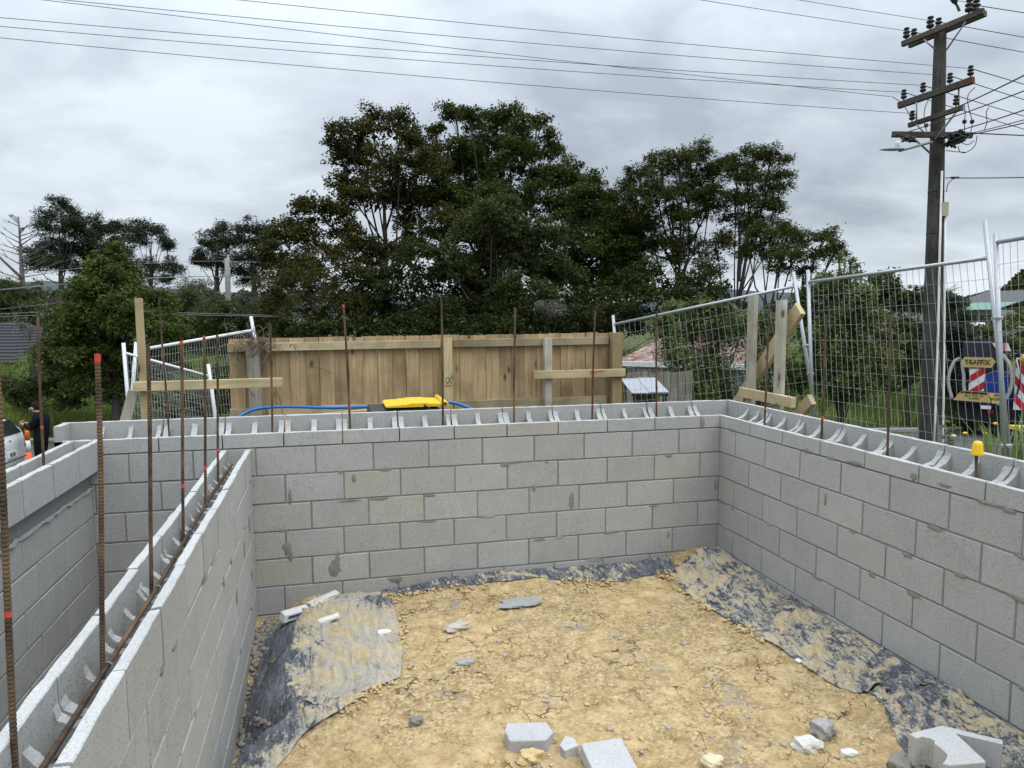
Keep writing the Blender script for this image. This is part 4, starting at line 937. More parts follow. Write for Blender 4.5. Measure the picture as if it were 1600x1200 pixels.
# lamp on its arm
mb = MB(); mb.tube([(8.647,7.04,4.258), (8.162,6.939,4.123), (7.699,6.832,3.99)], [.026, .024, .022], 8); mb.build('lamp_arm', STEEL, pp, True)
mb = MB(); L0, L1 = Vector((7.747,6.821,3.996)), Vector((7.164,6.754,3.969)); d = (L1 - L0); up = Vector((0, 0, 1)); sd_ = d.cross(up).normalized(); n = 9; V = []
for i in range(n):
    t = i / (n-1); w = .10 * math.sin(math.pi * min(1, .22 + t*.80))**.6 * (1 - .25*t); h = .050 * math.sin(math.pi * (.15 + .8*t))**.7; c = L0 + d * t + up * (.025 - .02*t)
    V += [c + sd_ * w * math.cos(a) + up * h * math.sin(a) * (1 if math.sin(a) > 0 else .55) for a in np.linspace(0, 2*math.pi, 10, endpoint=False)]
mb.add(V, [(i*10+k, i*10+(k+1) % 10, i*10+10+(k+1) % 10, i*10+10+k) for i in range(n-1) for k in range(10)] + [tuple(range(9, -1, -1)), tuple(range((n-1)*10, n*10))])
mb.build('lamp_head', plain('lamp_grey', (.33, .35, .36), .5, .1, 10, bump=0), pp, True)
mb = MB(); mb.lathe((7.664,6.847,4.052), (0, 0, 1), [(.042, 0), (.042, .10), (.036, .125), (.01, .13)], 10); mb.build('light_sensor', PVC, pp, True)
# conduits, straps, boxes
def along(v, du, dt=-.26): q = pole_pt(v) + rx * du + toV * (-dt); return q
c1 = [along(v, d, -.175 - (v - 270) * .0001) for v, d in ((270, .005), (400, -.005), (520, .0), (640, -.02), (790, -.03))]
mb = MB(); mb.tube(c1, .022, 8); mb.build('conduit', PVC, pp, True)
c2 = [along(v, d, -.14 - (v - 330) * .00018) for v, d in ((336, .115), (440, .125), (540, .145), (640, .15), (790, .15))]
mb = MB(); mb.tube(c2, .022, 8); mb.build('conduit', PVC, pp, True)
for v in (300, 365, 462, 556, 645):
    c = pole_pt(v); r_ = .225 - .112 * (800 - v) / 757 + .004
    mb = MB(); mb.lathe(c - Vector((0, 0, .012)), (0, 0, 1), [(r_, 0), (r_, .024)], 14); mb.build('strap', BLK, pp, True)
mb = MB(); c = along(329, .075, -.17); mb.bar(c - Vector((0, 0, .14)), c + Vector((0, 0, .14)), .13, .10, tuple(toV), .1); mb.build('meter_box', plain('box_cream', (.42, .42, .30), .6, .1, 8, bump=0), pp)
mb = MB(); c = along(677, .04, -.27); mb.bar(c - Vector((0, 0, .2)), c + Vector((0, 0, .2)), .10, .03, tuple(toV), .1); mb.build('cover_strip', STEEL, pp)
mb = MB(); rg = random.Random(6)                # bundled joints and loops under the lowest arm
for cpx, s in (((8.24,7.197,4.324), .09), ((8.925,6.765,4.258), .15), ((8.837,6.778,4.17), .12), ((9.025,6.748,4.333), .10)):
    for k in range(9):
        q = Vector(cpx); P = [q + Vector((rg.gauss(0, s), rg.gauss(0, s*.4), rg.gauss(0, s*.4))) for _ in range(4)]; mb.tube(smoothpath(P, 4), .018, 5)
o = mb.build('cable_joints', BLK, pp, True); o['kind'] = 'stuff'
mb = MB()
for P in ([(8.983,6.739,4.132), (9.017,6.72,4.019), (9.139,6.689,4.006), (9.302,6.661,4.131), (9.356,6.667,4.332)], [(8.748,6.788,4.045), (8.931,6.741,4.019), (9.139,6.689,4.006)], [(9.022,6.737,4.207), (9.168,6.696,4.156), (9.292,6.673,4.231)],
          [(9.256,6.676,5.254), (9.205,6.78,5.136), (9.2,6.761,4.923), (9.265,6.716,4.608), (9.235,6.704,4.407)], [(9.232,6.325,4.766), (9.271,6.413,4.697), (9.368,6.478,4.553), (9.404,6.559,4.405)], [(9.127,6.782,4.948), (9.134,6.762,4.759), (9.118,6.752,4.609), (9.112,6.731,4.383)],
          [(8.675,7.218,5.117), (8.608,7.219,4.95), (8.589,7.199,4.694), (8.634,7.17,4.501)], [(8.283,7.747,5.32), (8.407,7.597,5.144), (8.566,7.531,4.869)], [(8.991,6.966,3.281), (8.936,6.889,3.416), (8.953,6.789,3.499), (8.967,6.683,3.504)]):
    mb.tube(smoothpath(P, 5), .008, 5)
o = mb.build('jumper_wires', CABLE, pp, True); o['kind'] = 'stuff'
for q in ((9.118,6.752,4.609), (9.265,6.716,4.608), (8.625,7.183,4.617)): mb = MB(); mb.lathe(q, (0, 0, 1), [(.01, -.04), (.035, -.03), (.04, 0), (.035, .03), (.01, .04)], 8); mb.build('fuse', BLK, pp, True)

def wire(label, a, b, sag=.12, r=.0053, group='overhead wires left of the wooden pole', n=24):
    a, b = Vector(a), Vector(b); mb = MB()
    mb.tube([a.lerp(b, t) - Vector((0, 0, 4*sag*t*(1-t))) for t in np.linspace(0, 1, n)], r, 5)
    return tag(mb.build('overhead_wire', CABLE, None, True), label, 'power line', group)
Z = lambda k, s=.15: INSU[k] + Vector((0, 0, s))
for k, lab, l0 in (('m3', 'uppermost of the wires crossing the whole sky to the left', (-12.721,9.185,6.71)), ('m2', 'second wire down of those crossing the sky', (-12.73,9.153,6.355)),
                   ('m1', 'third wire down of those crossing the sky', (-12.741,9.114,5.921)), ('m0', 'fourth wire down of those crossing the sky', (-12.745,9.102,5.783)),
                   ('l0', 'lowest of the wires crossing the whole sky to the left', (-12.748,9.091,5.655))):
    wire(lab, l0, Z(k), .10)
wire('wire that crosses its neighbours as it nears the wooden pole', (-12.905,9.42,6.537), (8.257,7.753,5.32), .05)
wire('wire from the top arm leaving the picture above, lower one', (-4.827,6.199,6.466), Z('t0', .17), .05, group='wires on the top crossarm')
wire('wire from the top arm leaving the picture above, middle one', (-3.076,5.772,6.468), Z('t2', .17), .05, group='wires on the top crossarm')
bw = wire('wire on the far end of the top arm, with the bird', (-0.455,5.118,6.323), Z('t4', .2), .02, group='wires on the top crossarm')
for k, b in (('t0', (30.231,12.24,7.826)), ('t2', (30.246,12.291,8.408)), ('t4', (30.272,12.383,9.441))): wire('wire running from the %s insulator of the top arm to the right' % {'t0': 'left', 't2': 'middle', 't4': 'right'}[k], Z(k, .17), b, .05, .009, 'wires on the top crossarm')
for k, b, w_ in (('m3', (30.177,12.054,5.738), 'right'), ('m2', (30.155,11.981,4.92), 'second'), ('m1', (30.145,11.946,4.532), 'third'), ('m0', (30.133,11.904,4.059), 'left')): wire('wire to the right from the %s insulator of the second arm' % w_, Z(k), b, .10, .009, 'wires running right from the wooden pole')
wire('thick cable rising to the right from the lower short arm', (8.967,6.712,4.894), (4.298,-0.432,3.665), .04, .012, 'service cables rising to the right')
wire('cable rising to the right from the left end of the lowest arm', (8.211,7.477,4.478), (4.29,-0.461,3.331), .06, .009, 'service cables rising to the right')
wire('cable rising to the right from the black joint bundle', (8.865,6.896,4.397), (4.284,-0.481,3.116), .05, .010, 'service cables rising to the right')
wire('thin cable rising to the right, next to lowest', (9.235,6.805,4.383), (4.279,-0.499,2.911), .03, .008, 'service cables rising to the right')
wire('lowest cable rising to the right from the end of the lowest arm', (9.434,6.862,4.408), (4.277,-0.505,2.836), .03, .010, 'service cables rising to the right')
wire('level cable leaving the end of the lowest arm', (9.434,6.864,4.434), (20.326,8.195,5.088), .02, .013, 'service cables rising to the right')
sc = wire('service cable with a black splice below the arms', (8.973,6.997,3.563), (8.664,1.509,2.679), .05, .010, 'service cables rising to the right')
mb = MB(); mb.lathe((8.991,6.783,3.53), tuple(rx), [(.012, -.09), (.022, -.07), (.022, .07), (.012, .09)], 8); tag(mb.build('cable_splice', BLK, None, True), 'black splice on the service cable below the arms', 'splice')
# bird on the wire
bd = thing('bird', 'dark bird perched on the wire above the pole', 'bird', (8.065,6.048,6.462))
cB = Vector((8.033,6.064,6.543)); mb = MB(); ax = (rx * -.45 + Vector((0, 0, .9))).normalized()
mb.lathe(cB - ax * .12, ax, [(.012, -.06), (.02, 0), (.05, .05), (.062, .11), (.055, .17), (.035, .21), (.036, .235), (.030, .262), (.012, .28)], 10)
mb.tube([cB + ax * .13, cB + ax * .135 - rx * .06], [.010, .002], 5); mb.build('body', plain('dark_feather', (.03, .03, .035), .7, .3, 30, bump=0), bd, True)
mb = MB(); mb.prism([(-.02, 0), (.02, 0), (.026, -.12), (-.026, -.12)], cB - ax * .14, tuple(toV.cross(ax).normalized()), tuple(ax), toV * .012); mb.build('tail', plain('dark_feather', (.03, .03, .035), .7, .3, 30, bump=0), bd)

# grey pole beyond the fence, with its light wires
gp = thing('power_pole', 'slim grey power pole standing before the far pines', 'power pole', (-8.039,31.192,0.144))
b_, t_ = Vector((-8.041,31.076,-1.076)), Vector((-8.037,31.529,3.682)); mb = MB(); mb.tube([b_.lerp(t_, k) for k in np.linspace(0, 1, 5)], [.14, .135, .13, .125, .12], 10)
mb.build('shaft', plain('grey_pole', (.27, .27, .26), .9, .2, 6), gp, True)
for v, w in ((409, .20), (431, .22), (458, .20)):
    q = b_.lerp(t_, (560 - v) / 156); mb = MB(); mb.bar(q - rx * w, q + rx * w, .10, .11); mb.build('crossarm', plain('grey_pole', (.27, .27, .26), .9, .2, 6), gp)
LW = plain('pale_wire', (.30, .30, .30), .6, .1, 5, bump=0)
for a, m_, b, lab in (((-23.232,28.856,1.78), (-8.189,31.555,3.561), (4.021,40.909,2.832), 'topmost pale wire on the slim grey pole'), ((-23.243,28.816,1.328), (-8.207,31.49,2.829), (4.001,40.843,2.089), 'second pale wire on the slim grey pole'),
                      ((-23.266,28.738,0.449), (-8.227,31.422,2.066), (3.974,40.747,1.016), 'third pale wire on the slim grey pole'), ((-23.242,28.821,1.378), (-7.85,31.402,2.827), (3.991,40.806,1.677), 'slack pale wire beside the second on the grey pole')):
    mb = MB(); mb.tube(smoothpath([a, m_, b], 12), .012, 4); tag(mb.build('overhead_wire', LW, None, True), lab, 'power line', 'pale wires on the slim grey pole')
for v0, v1, lab in ((512, 488, 'upper pale wire low over the far bushes'), (516, 494, 'lower pale wire low over the far bushes')):
    mb = MB(); mb.tube([(-20.36,23.928,0.82), (-10.901,21.645,1.104), (-5.877,22.47,0.944), (-0.552,25.284,0.73)] if v0 == 512 else [(-20.364,23.917,0.691), (-10.903,21.637,1.018), (-5.878,22.466,0.898), (-0.555,25.275,0.622)], .010, 4); tag(mb.build('overhead_wire', LW, None, True), lab, 'power line', 'pale wires low over the bushes')

# ---------------------------------------------------------------- parked hatchback, cone, person
def gz(x, y): return float(gheight(x, y))
car_o = Vector((0, 0, 0)); CR = (-9.706,12.655,-2.292); hd = Vector((-RD[0], -RD[1], 0)); hd = Matrix.Rotation(R(8), 3, 'Z') @ hd   # forward
lf_ = Vector((-hd.y, hd.x, 0))
car_c = Vector((CR[0], CR[1], ZR)) + hd * .05 + lf_ * .75
car = thing('parked_car', 'white hatchback parked on the road, seen from its tail', 'car', car_c)
def cp_(x, y, z): return car_c + hd * x + lf_ * y + Vector((0, 0, z))      # x from the tail forward
WP = plain('white_car_paint', (.74, .75, .76), .22, .03, 3, bump=0); GLS = plain('dark_car_glass', (.02, .028, .03), .08, .1, 3, bump=0)
st = [(.0, .62, .42, .80, .86), (.05, .74, .34, .92, 1.0), (.14, .80, .28, 1.0, 1.16), (.35, .84, .22, 1.0, 1.36), (.7, .85, .2, .98, 1.45), (1.4, .86, .2, .96, 1.50), (2.1, .86, .2, .94, 1.46), (2.6, .86, .2, .94, 1.28), (2.95, .85, .2, .95, 1.02), (3.5, .82, .2, .88, .93), (3.85, .74, .24, .74, .80), (3.97, .60, .36, .62, .66)]
mb = MB(); V = []; NR = 14
for x, w, zb, zs, zr in st:
    ring = [(w*.80, zb), (w*.97, zb + .10), (w, zb + (zs-zb)*.55), (w*.985, zs - .03), (w*.95, zs), (w*.95 - (zr-zs)*.38, zr - .05 if zr - zs > .1 else zr), (w*.95 - (zr-zs)*.55, zr)]
    V += [cp_(x, y, z) for y, z in ring] + [cp_(x, -y, z) for y, z in reversed(ring)]
F = [(i*NR+k, i*NR+(k+1) % NR, (i+1)*NR+(k+1) % NR, (i+1)*NR+k) for i in range(len(st)-1) for k in range(NR)] + [tuple(range(NR-1, -1, -1)), tuple(range((len(st)-1)*NR, len(st)*NR))]
mb.add(V, F); o = mb.build('body', WP, car, True); ss = o.modifiers.new('smooth', 'SUBSURF'); ss.levels = ss.render_levels = 2
def patch(name, mat, pts, th=.012, parent=None):
    P = [cp_(*p) for p in pts]; nrm = (P[1] - P[0]).cross(P[2] - P[0]).normalized(); mb = MB(); k = len(P)
    mb.add([p - nrm * th for p in P] + [p + nrm * th for p in P], [tuple(range(k-1, -1, -1)), tuple(range(k, 2*k))] + [(i, (i+1) % k, k+(i+1) % k, k+i) for i in range(k)]); return mb.build(name, mat, parent or car)
patch('rear_window', GLS, [(.075, .60, 1.03), (.075, -.60, 1.03), (.27, -.54, 1.31), (.27, .54, 1.31)], .02)
for s in (1, -1):
    patch('tail_light', plain('red_lens', (.50, .015, .02), .2, .1, 10, bump=0), [(.06, .755*s, .72), (.015, .60*s, .70), (.04, .64*s, .88), (.13, .77*s, .93)], .014)
    patch('side_window', GLS, [(.55, .80*s, 1.02), (1.35, .81*s, 1.0), (1.35, .68*s, 1.38), (.62, .68*s, 1.34)], .02)
    patch('side_window', GLS, [(1.42, .81*s, 1.0), (2.5, .81*s, .99), (2.15, .68*s, 1.36), (1.42, .68*s, 1.38)], .02)
    patch('headlight', PVC, [(3.9, .70*s, .62), (3.96, .45*s, .62), (3.86, .48*s, .76), (3.74, .72*s, .78)], .02)
    for x in (.75, 3.2):
        mb = MB(); mb.lathe(cp_(x, s*.66, .30), lf_ * s, [(.06, 0), (.30, .01), (.31, .04), (.31, .17), (.28, .19), (.20, .19), (.19, .175), (.05, .18)], 24); w = mb.build('wheel', BLK, car, True)
        mb = MB(); mb.lathe(cp_(x, s*.835, .30), lf_ * s, [(.19, 0), (.185, .012), (.05, .02), (.02, .024)], 20); mb.build('rim', STEEL, w, True)
pl = patch('number_plate', PVC, [(-.012, .19, .575), (-.012, -.19, .575), (-.002, -.19, .70), (-.002, .19, .70)], .008)
patch('badge', STEEL, [(.028, .03, .90), (.028, -.03, .90), (.034, -.03, .94), (.034, .03, .94)], .012)
patch('tail_badge', STEEL, [(.02, .52, .845), (.02, .36, .845), (.022, .36, .86), (.022, .52, .86)], .010)
patch('bumper_seam', BLK, [(-.004, .60, .50), (-.004, -.60, .50), (-.004, -.60, .515), (-.004, .60, .515)], .008)
def lettering(name, body, origin, right, up, size, mat, parent, bold=0.0, xscale=1.0, align='CENTER'):
    cu = bpy.data.curves.new(name, 'FONT'); cu.body = body; cu.size = size; cu.extrude = .002; cu.align_x = align; cu.align_y = 'CENTER'; cu.offset = bold; cu.resolution_u = 2
    to = bpy.data.objects.new(name, cu); COL.objects.link(to); bpy.context.view_layer.update()
    me = bpy.data.meshes.new_from_object(to); bpy.data.objects.remove(to); me.materials.clear(); me.materials.append(mat)
    right = Vector(right).normalized(); up = (Vector(up) - right * Vector(up).dot(right)).normalized(); nz = right.cross(up); M_ = Matrix((right, up, nz)).transposed()
    me.transform(Matrix.Scale(xscale, 4, (1, 0, 0))); me.transform(M_.to_4x4())
    o = bpy.data.objects.new(name, me); COL.objects.link(o); place(o, Vector(origin), parent); return o
lettering('plate_lettering', 'EL35', cp_(-.020, 0, .635), -lf_, (0, 0, 1), .11, BLK, pl, .003)

cn = thing('traffic_cone', 'orange and white road cone standing behind the white car', 'traffic cone', (*(-10.161,13.675,-2.526)[:2], ZR))
q = Vector((-10.161,13.675,-2.526)); q = Vector((q.x, q.y, ZR)); ORG = plain('orange_cone', (.80, .13, .02), .5, .1, 10, bump=0)
mb = MB(); mb.lathe(q, (0, 0, 1), [(.13, 0), (.13, .03), (.085, .035), (.070, .40)], 16); mb.build('cone', ORG, cn, True); mb = MB(); mb.lathe(q, (0, 0, 1), [(.052, .66), (.045, .86), (.036, .90)], 16); mb.build('cone_top', ORG, cn, True)
mb = MB(); mb.lathe(q, (0, 0, 1), [(.071, .395), (.052, .665)], 16); mb.build('white_band', PVC, cn, True)
mb = MB(); mb.lathe(q, (0, 0, 1), [(.02, .90), (.028, .93), (.028, .97), (.015, .98)], 12); mb.build('handle', MARK, cn, True)

# person: one continuous skinned figure, looking down at the hands, facing left
pq = (-9.367,12.243,-2.501); PB = Vector((pq[0], pq[1], ZR)); fwd = -rx * .93 + toV * .12; fwd.normalize(); sid = Vector((-fwd.y, fwd.x, 0))   # sid: the person's left
def P_(f, s, z): return PB + fwd * f + sid * s + Vector((0, 0, z))
pn = thing('person', 'person in dark top and trousers looking down at something in both hands', 'person', PB)
J = {'pel': (-.02, 0, .92, .15), 'spi': (-.05, 0, 1.10, .150), 'che': (-.05, 0, 1.28, .165), 'sho': (-.02, 0, 1.42, .105), 'nec': (.02, 0, 1.485, .06), 'hea': (.075, 0, 1.575, .092), 'cro': (.085, 0, 1.645, .075)}
for s, n_ in ((1, 'l'), (-1, 'r')):
    J.update({n_+'hip': (-.02, .10*s, .86, .105), n_+'thi': (.0, .105*s, .66, .088), n_+'kne': (.01, .11*s, .48, .064), n_+'cal': (-.02, .11*s, .32, .060), n_+'ank': (-.03, .115*s, .09, .043), n_+'toe': (.13, .125*s, .04, .036),
              n_+'sh': (-.02, .17*s, 1.385, .078), n_+'elb': (.06, .22*s, 1.13, .056), n_+'wri': (.27, .09*s, 1.23, .034), n_+'pal': (.335, .055*s, 1.255, .030)})
edges = [('pel','spi'),('spi','che'),('che','sho'),('sho','nec'),('nec','hea'),('hea','cro')]
for n_ in 'lr': edges += [('pel',n_+'hip'),(n_+'hip',n_+'thi'),(n_+'thi',n_+'kne'),(n_+'kne',n_+'cal'),(n_+'cal',n_+'ank'),(n_+'ank',n_+'toe'),('sho',n_+'sh'),(n_+'sh',n_+'elb'),(n_+'elb',n_+'wri'),(n_+'wri',n_+'pal')]
ids = {k: i for i, k in enumerate(J)}; me = bpy.data.meshes.new('body'); me.from_pydata([Vector(P_(*J[k][:3])) - PB for k in J], [(ids[a], ids[b]) for a, b in edges], [])
bo = bpy.data.objects.new('body', me); COL.objects.link(bo); sk = bo.modifiers.new('skin', 'SKIN')
for i, k in enumerate(J): me.skin_vertices[0].data[i].radius = (J[k][3], J[k][3])
me.skin_vertices[0].data[0].use_root = True
sb = bo.modifiers.new('sub', 'SUBSURF'); sb.levels = sb.render_levels = 2
bpy.context.view_layer.update(); dg = bpy.context.evaluated_depsgraph_get(); me2 = bpy.data.meshes.new_from_object(bo.evaluated_get(dg)); bpy.data.objects.remove(bo)
bm = bmesh.new(); bm.from_mesh(me2)
def finger(base, d, L, r):                      # a bent finger: tapered chain rooted in the palm
    d = Vector(d).normalized(); cur = Vector(base); pts = [cur.copy()]
    for k in range(3): d = (d + Vector((0, 0, -.12)) + sid * 0).normalized(); cur = cur + d * L / 3; pts.append(cur.copy())
    m = MB(); m.tube(pts, [r, r*.95, r*.85, r*.6], 7); t = bpy.data.meshes.new('f'); t.from_pydata([Vector(v) - PB for v in m.v], [], m.f); bm.from_mesh(t); bpy.data.meshes.remove(t)
for s in (1, -1):
    pb = P_(.35, .05*s, 1.262)
    for i, L in enumerate((.085, .095, .088, .068)): finger(pb + sid * (-s) * (.0) + Vector((0, 0, .024 - .016*i)), fwd * .9 - sid * s * (.35 + .1*i), L, .0095)
    finger(P_(.31, .045*s, 1.285), fwd * .7 - sid * s * .35 + Vector((0, 0, .45)), .065, .0105)
nose = MB(); nose.tube([P_(.155, 0, 1.585), P_(.185, 0, 1.545), P_(.165, 0, 1.53)], [.012, .018, .010], 7)
for s in (1, -1): nose.lathe(P_(.075, .088*s, 1.575), tuple(sid * s), [(.03, -.01), (.034, 0), (.026, .012), (.008, .014)], 9)
t = bpy.data.meshes.new('f'); t.from_pydata([Vector(v) - PB for v in nose.v], [], nose.f); bm.from_mesh(t); bpy.data.meshes.remove(t)
me3 = bpy.data.meshes.new('body'); bm.to_mesh(me3); bm.free()
CLOTH = plain('navy_cloth', (.008, .009, .013), 1, .3, 12, bump=.3, spec=.1); TROU = plain('black_trousers', (.007, .007, .008), 1, .3, 12, bump=.3, spec=.1)
SKIN = plain('skin', (.42, .25, .17), .6, .08, 20, bump=0); SHOE = plain('dark_shoe', (.02, .018, .016), .7, .2, 10, bump=0)
for m in (CLOTH, TROU, SKIN, SHOE): me3.materials.append(m)
for f in me3.polygons:
    c = f.center; z = c.z; ff = c.dot(fwd); f.use_smooth = True
    f.material_index = 2 if z > 1.50 or (ff > .255 and z > 1.1) else 3 if z < .09 else 1 if z < .86 else 0
bo = bpy.data.objects.new('body', me3); COL.objects.link(bo); place(bo, PB, pn)
mb = MB(); hc = P_(.065, 0, 1.60); n = 10; V = []
for i in range(7):
    ph = math.pi * i / 6 * .62
    for k in range(n):
        a = 2*math.pi*k/n; V.append(hc + (fwd * math.cos(a) * .105 + sid * math.sin(a) * .10) * math.sin(ph) + Vector((0, 0, .115 * math.cos(ph))) - fwd * .03 * (i / 6) + Vector((0, 0, .05 if (math.cos(a) > .5 and i > 4) else 0)))
mb.add(V, [(i*n+k, i*n+(k+1) % n, i*n+n+(k+1) % n, i*n+n+k) for i in range(6) for k in range(n)]); mb.build('hair', plain('black_hair', (.008, .007, .006), .8, .3, 40, bump=.4, spec=.15), pn, True)
for s in (1, -1):
    mb = MB(); mb.lathe(P_(.160, .034*s, 1.595), tuple(fwd), [(.004, -.004), (.012, -.002), (.011, .003), (.003, .005)], 8); mb.build('eye', BLK, pn, True)
mb = MB(); mb.bar(P_(.165, -.025, 1.508), P_(.165, .025, 1.508), .012, .008); mb.build('mouth', plain('lips', (.28, .12, .09), .6, .1, 10, bump=0), pn)
ph_ = MB(); ph_.bar(P_(.40, 0, 1.235), P_(.43, 0, 1.30), .07, .009, tuple(fwd)); tag(ph_.build('mobile_phone', BLK), 'dark phone held up in the hands of the person by the car', 'phone')

# ---------------------------------------------------------------- houses
def wall_poly(name, mat, a, b, z0, z1, th, parent):
    a, b = Vector((a[0], a[1], 0)), Vector((b[0], b[1], 0)); d = (b - a).normalized(); n_ = Vector((-d.y, d.x, 0)); mb = MB()
    mb.prism([(0, z0), ((b-a).length, z0), ((b-a).length, z1), (0, z1)], a, d, (0, 0, 1), n_ * th); return mb.build(name, mat, parent)
def slope(name, mat, quad, th, parent, rib=0.0, ribh=.02):
    """roof plane: quad = eave left, eave right, ridge right, ridge left; ribs run up the slope"""
    e0, e1, r1, r0 = map(Vector, quad); nrm = (e1 - e0).cross(r0 - e0).normalized(); mb = MB()
    k = max(2, int((e1 - e0).length / rib) * 2) if rib else 1
    V = []
    for i in range(k + 1):
        t = i / k; h = nrm * (ribh if i % 2 else 0); V += [e0.lerp(e1, t) + h, r0.lerp(r1, t) + h]
    mb.add(V, [(2*i, 2*i+1, 2*i+3, 2*i+2) for i in range(k)]); o = mb.build(name, mat, parent)
    sm = o.modifiers.new('thickness', 'SOLIDIFY'); sm.thickness = th; sm.offset = 0; return o
def rusty_iron():
    g = G('rusty_roof_iron'); v = g.co(rnd=3.0); n = g.noise(g.co(scale=(2.5, 9, 2.5)), 1.0, 5, .65); n2 = g.noise(v, 1.3, 4)
    col = g.mix(g.step(n, .42, .58), (.17, .08, .06), (.36, .29, .26)); col = g.mix(g.step(n2, .5, .66), col, (.13, .055, .038))
    return g.fin(col, .8, None, 0, .3)
RI = rusty_iron(); WB = plain('pale_weatherboard', (.44, .45, .46), .8, .06, 4, bump=0)
h = thing('house', 'old house with a rusty iron roof behind the mesh fence and green bushes', 'house', (5.285,10.786,-0.845))
dx = Vector((.94, -.34, 0)); dy = Vector((.34, .94, 0)); E0 = Vector((3.753,10.696,-0.289)); E1 = Vector((5.789,8.748,-0.323)); E1.z = E0.z
dx = (E1 - E0).normalized(); dy = Vector((-dx.y, dx.x, 0)); L = (E1 - E0).length
slope('roof', RI, (E0 - dx*.3 - dy*.3, E1 + dx*.3 - dy*.3, E1 - dx*.6 + dy*1.9 + Vector((0, 0, .55)), E0 + dx*.25 + dy*1.9 + Vector((0, 0, .55))), .02, h, .15, .035)
slope('roof', RI, (E1 + dx*.3 + dy*4.1, E0 - dx*.3 + dy*4.1, E0 + dx*.25 + dy*1.9 + Vector((0, 0, .55)), E1 - dx*.6 + dy*1.9 + Vector((0, 0, .55))), .02, h, .15, .035)
for i in range(9):
    zt = E0.z - .06 - i * .15; mb = MB(); mb.prism([(0, zt - .155), (.012, zt - .155), (0, zt)], E0 * 1 - Vector((0, 0, E0.z)), -dy, (0, 0, 1), dx * L); mb.build('weatherboard', WB, h)
mb = MB(); mb.prism([(0, -2.2), (L, -2.2), (L, -.02), (0, -.02)], E0, dx, (0, 0, 1), dy * 3.9); mb.build('wall', WB, h)
mb = MB(); mb.bar(E0 - dx*.3 - dy*.32, E1 + dx*.3 - dy*.32, .05, .12); mb.build('fascia', PVC, h)
for a in (.25, .95, 1.65):
    f_ = MB(); q = E0 + dx*a - dy*.03 + Vector((0, 0, -.62)); f_.prism([(0, 0), (.62, 0), (.62, .48), (0, .48)], q, dx, (0, 0, 1), -dy*.03); w = f_.build('window', PVC, h)
    f_ = MB(); f_.prism([(.03, .03), (.59, .03), (.59, .45), (.03, .45)], q - dy*.032, dx, (0, 0, 1), -dy*.006); f_.build('pane', plain('pale_pane', (.30, .32, .33), .25, .1, 5, bump=0), w)
f_ = MB(); q = E0 + dx*.0 - dy*.06 + Vector((0, 0, -1.0)); f_.prism([(-.05, 0), (.28, .05), (.28, .5), (0, .45)], q, dx, (0, 0, 1), -dy*.05); f_.build('shutter', plain('navy_board', (.02, .022, .04), .7, .2, 5, bump=0), h)

h = thing('house', 'low house with a dark tiled hip roof behind the left bushes', 'house', (-15.271,25.553,-1.628))
TIL = plain('dark_roof_tile', (.03, .031, .034), .85, .3, 5, bump=.2); BRK = plain('dull_brick', (.19, .165, .14), .9, .25, 14, bump=.2)
E0 = Vector((-21.629,27.187,-0.778)); E1 = Vector((-14.75,24.474,-0.769)); E1.z = E0.z; dx = (E1 - E0).normalized(); dy = Vector((-dx.y, dx.x, 0)); L = (E1 - E0).length; up = Vector((0, 0, 1))
R0, R1 = E0 + dx*3 + dy*3.2 + up*1.45, E1 - dx*2.2 + dy*3.2 + up*1.45
for i in range(13):                              # tile courses, each a real step
    t0, t1 = i/13, (i+1)/13 + .01
    a, b = (E0 - dx*.5 - dy*.5).lerp(R0, t0), (E1 + dx*.5 - dy*.5).lerp(R1, t0); c, d_ = (E1 + dx*.5 - dy*.5).lerp(R1, t1), (E0 - dx*.5 - dy*.5).lerp(R0, t1)
    mb = MB(); off = up * .045; mb.add([a + off, b + off, c, d_, a - up*.03, b - up*.03, c - up*.06, d_ - up*.06], [(0,1,2,3), (4,7,6,5), (0,4,5,1), (1,5,6,2), (2,6,7,3), (3,7,4,0)]); mb.build('tile_course', TIL, h)
    a, b = (E1 + dx*.5 - dy*.5).lerp(R1, t0), (E1 + dx*.5 + dy*6.9).lerp(R1, t0); c, d_ = (E1 + dx*.5 + dy*6.9).lerp(R1, t1), (E1 + dx*.5 - dy*.5).lerp(R1, t1)
    mb = MB(); mb.add([a + off, b + off, c, d_, a - up*.03, b - up*.03, c - up*.06, d_ - up*.06], [(0,1,2,3), (4,7,6,5), (0,4,5,1), (1,5,6,2), (2,6,7,3), (3,7,4,0)]); mb.build('tile_course', TIL, h)
mb = MB(); mb.prism([(0, -2.6), (L, -2.6), (L, .0), (0, .0)], E0, dx, up, dy*6.4); mb.build('wall', BRK, h)
mb = MB(); mb.bar(E0 - dx*.5 - dy*.52, E1 + dx*.5 - dy*.52, .08, .14); mb.build('gutter', BLK, h)
mb = MB(); mb.prism([(L - 1.2, -1.6), (L - .2, -1.6), (L - .2, -.35), (L - 1.2, -.35)], E0 - dy*.03, dx, up, -dy*.04); w = mb.build('window', PVC, h)
mb = MB(); mb.prism([(L - 1.13, -1.53), (L - .27, -1.53), (L - .27, -.42), (L - 1.13, -.42)], E0 - dy*.072, dx, up, -dy*.006); mb.build('pane', GLS, w)

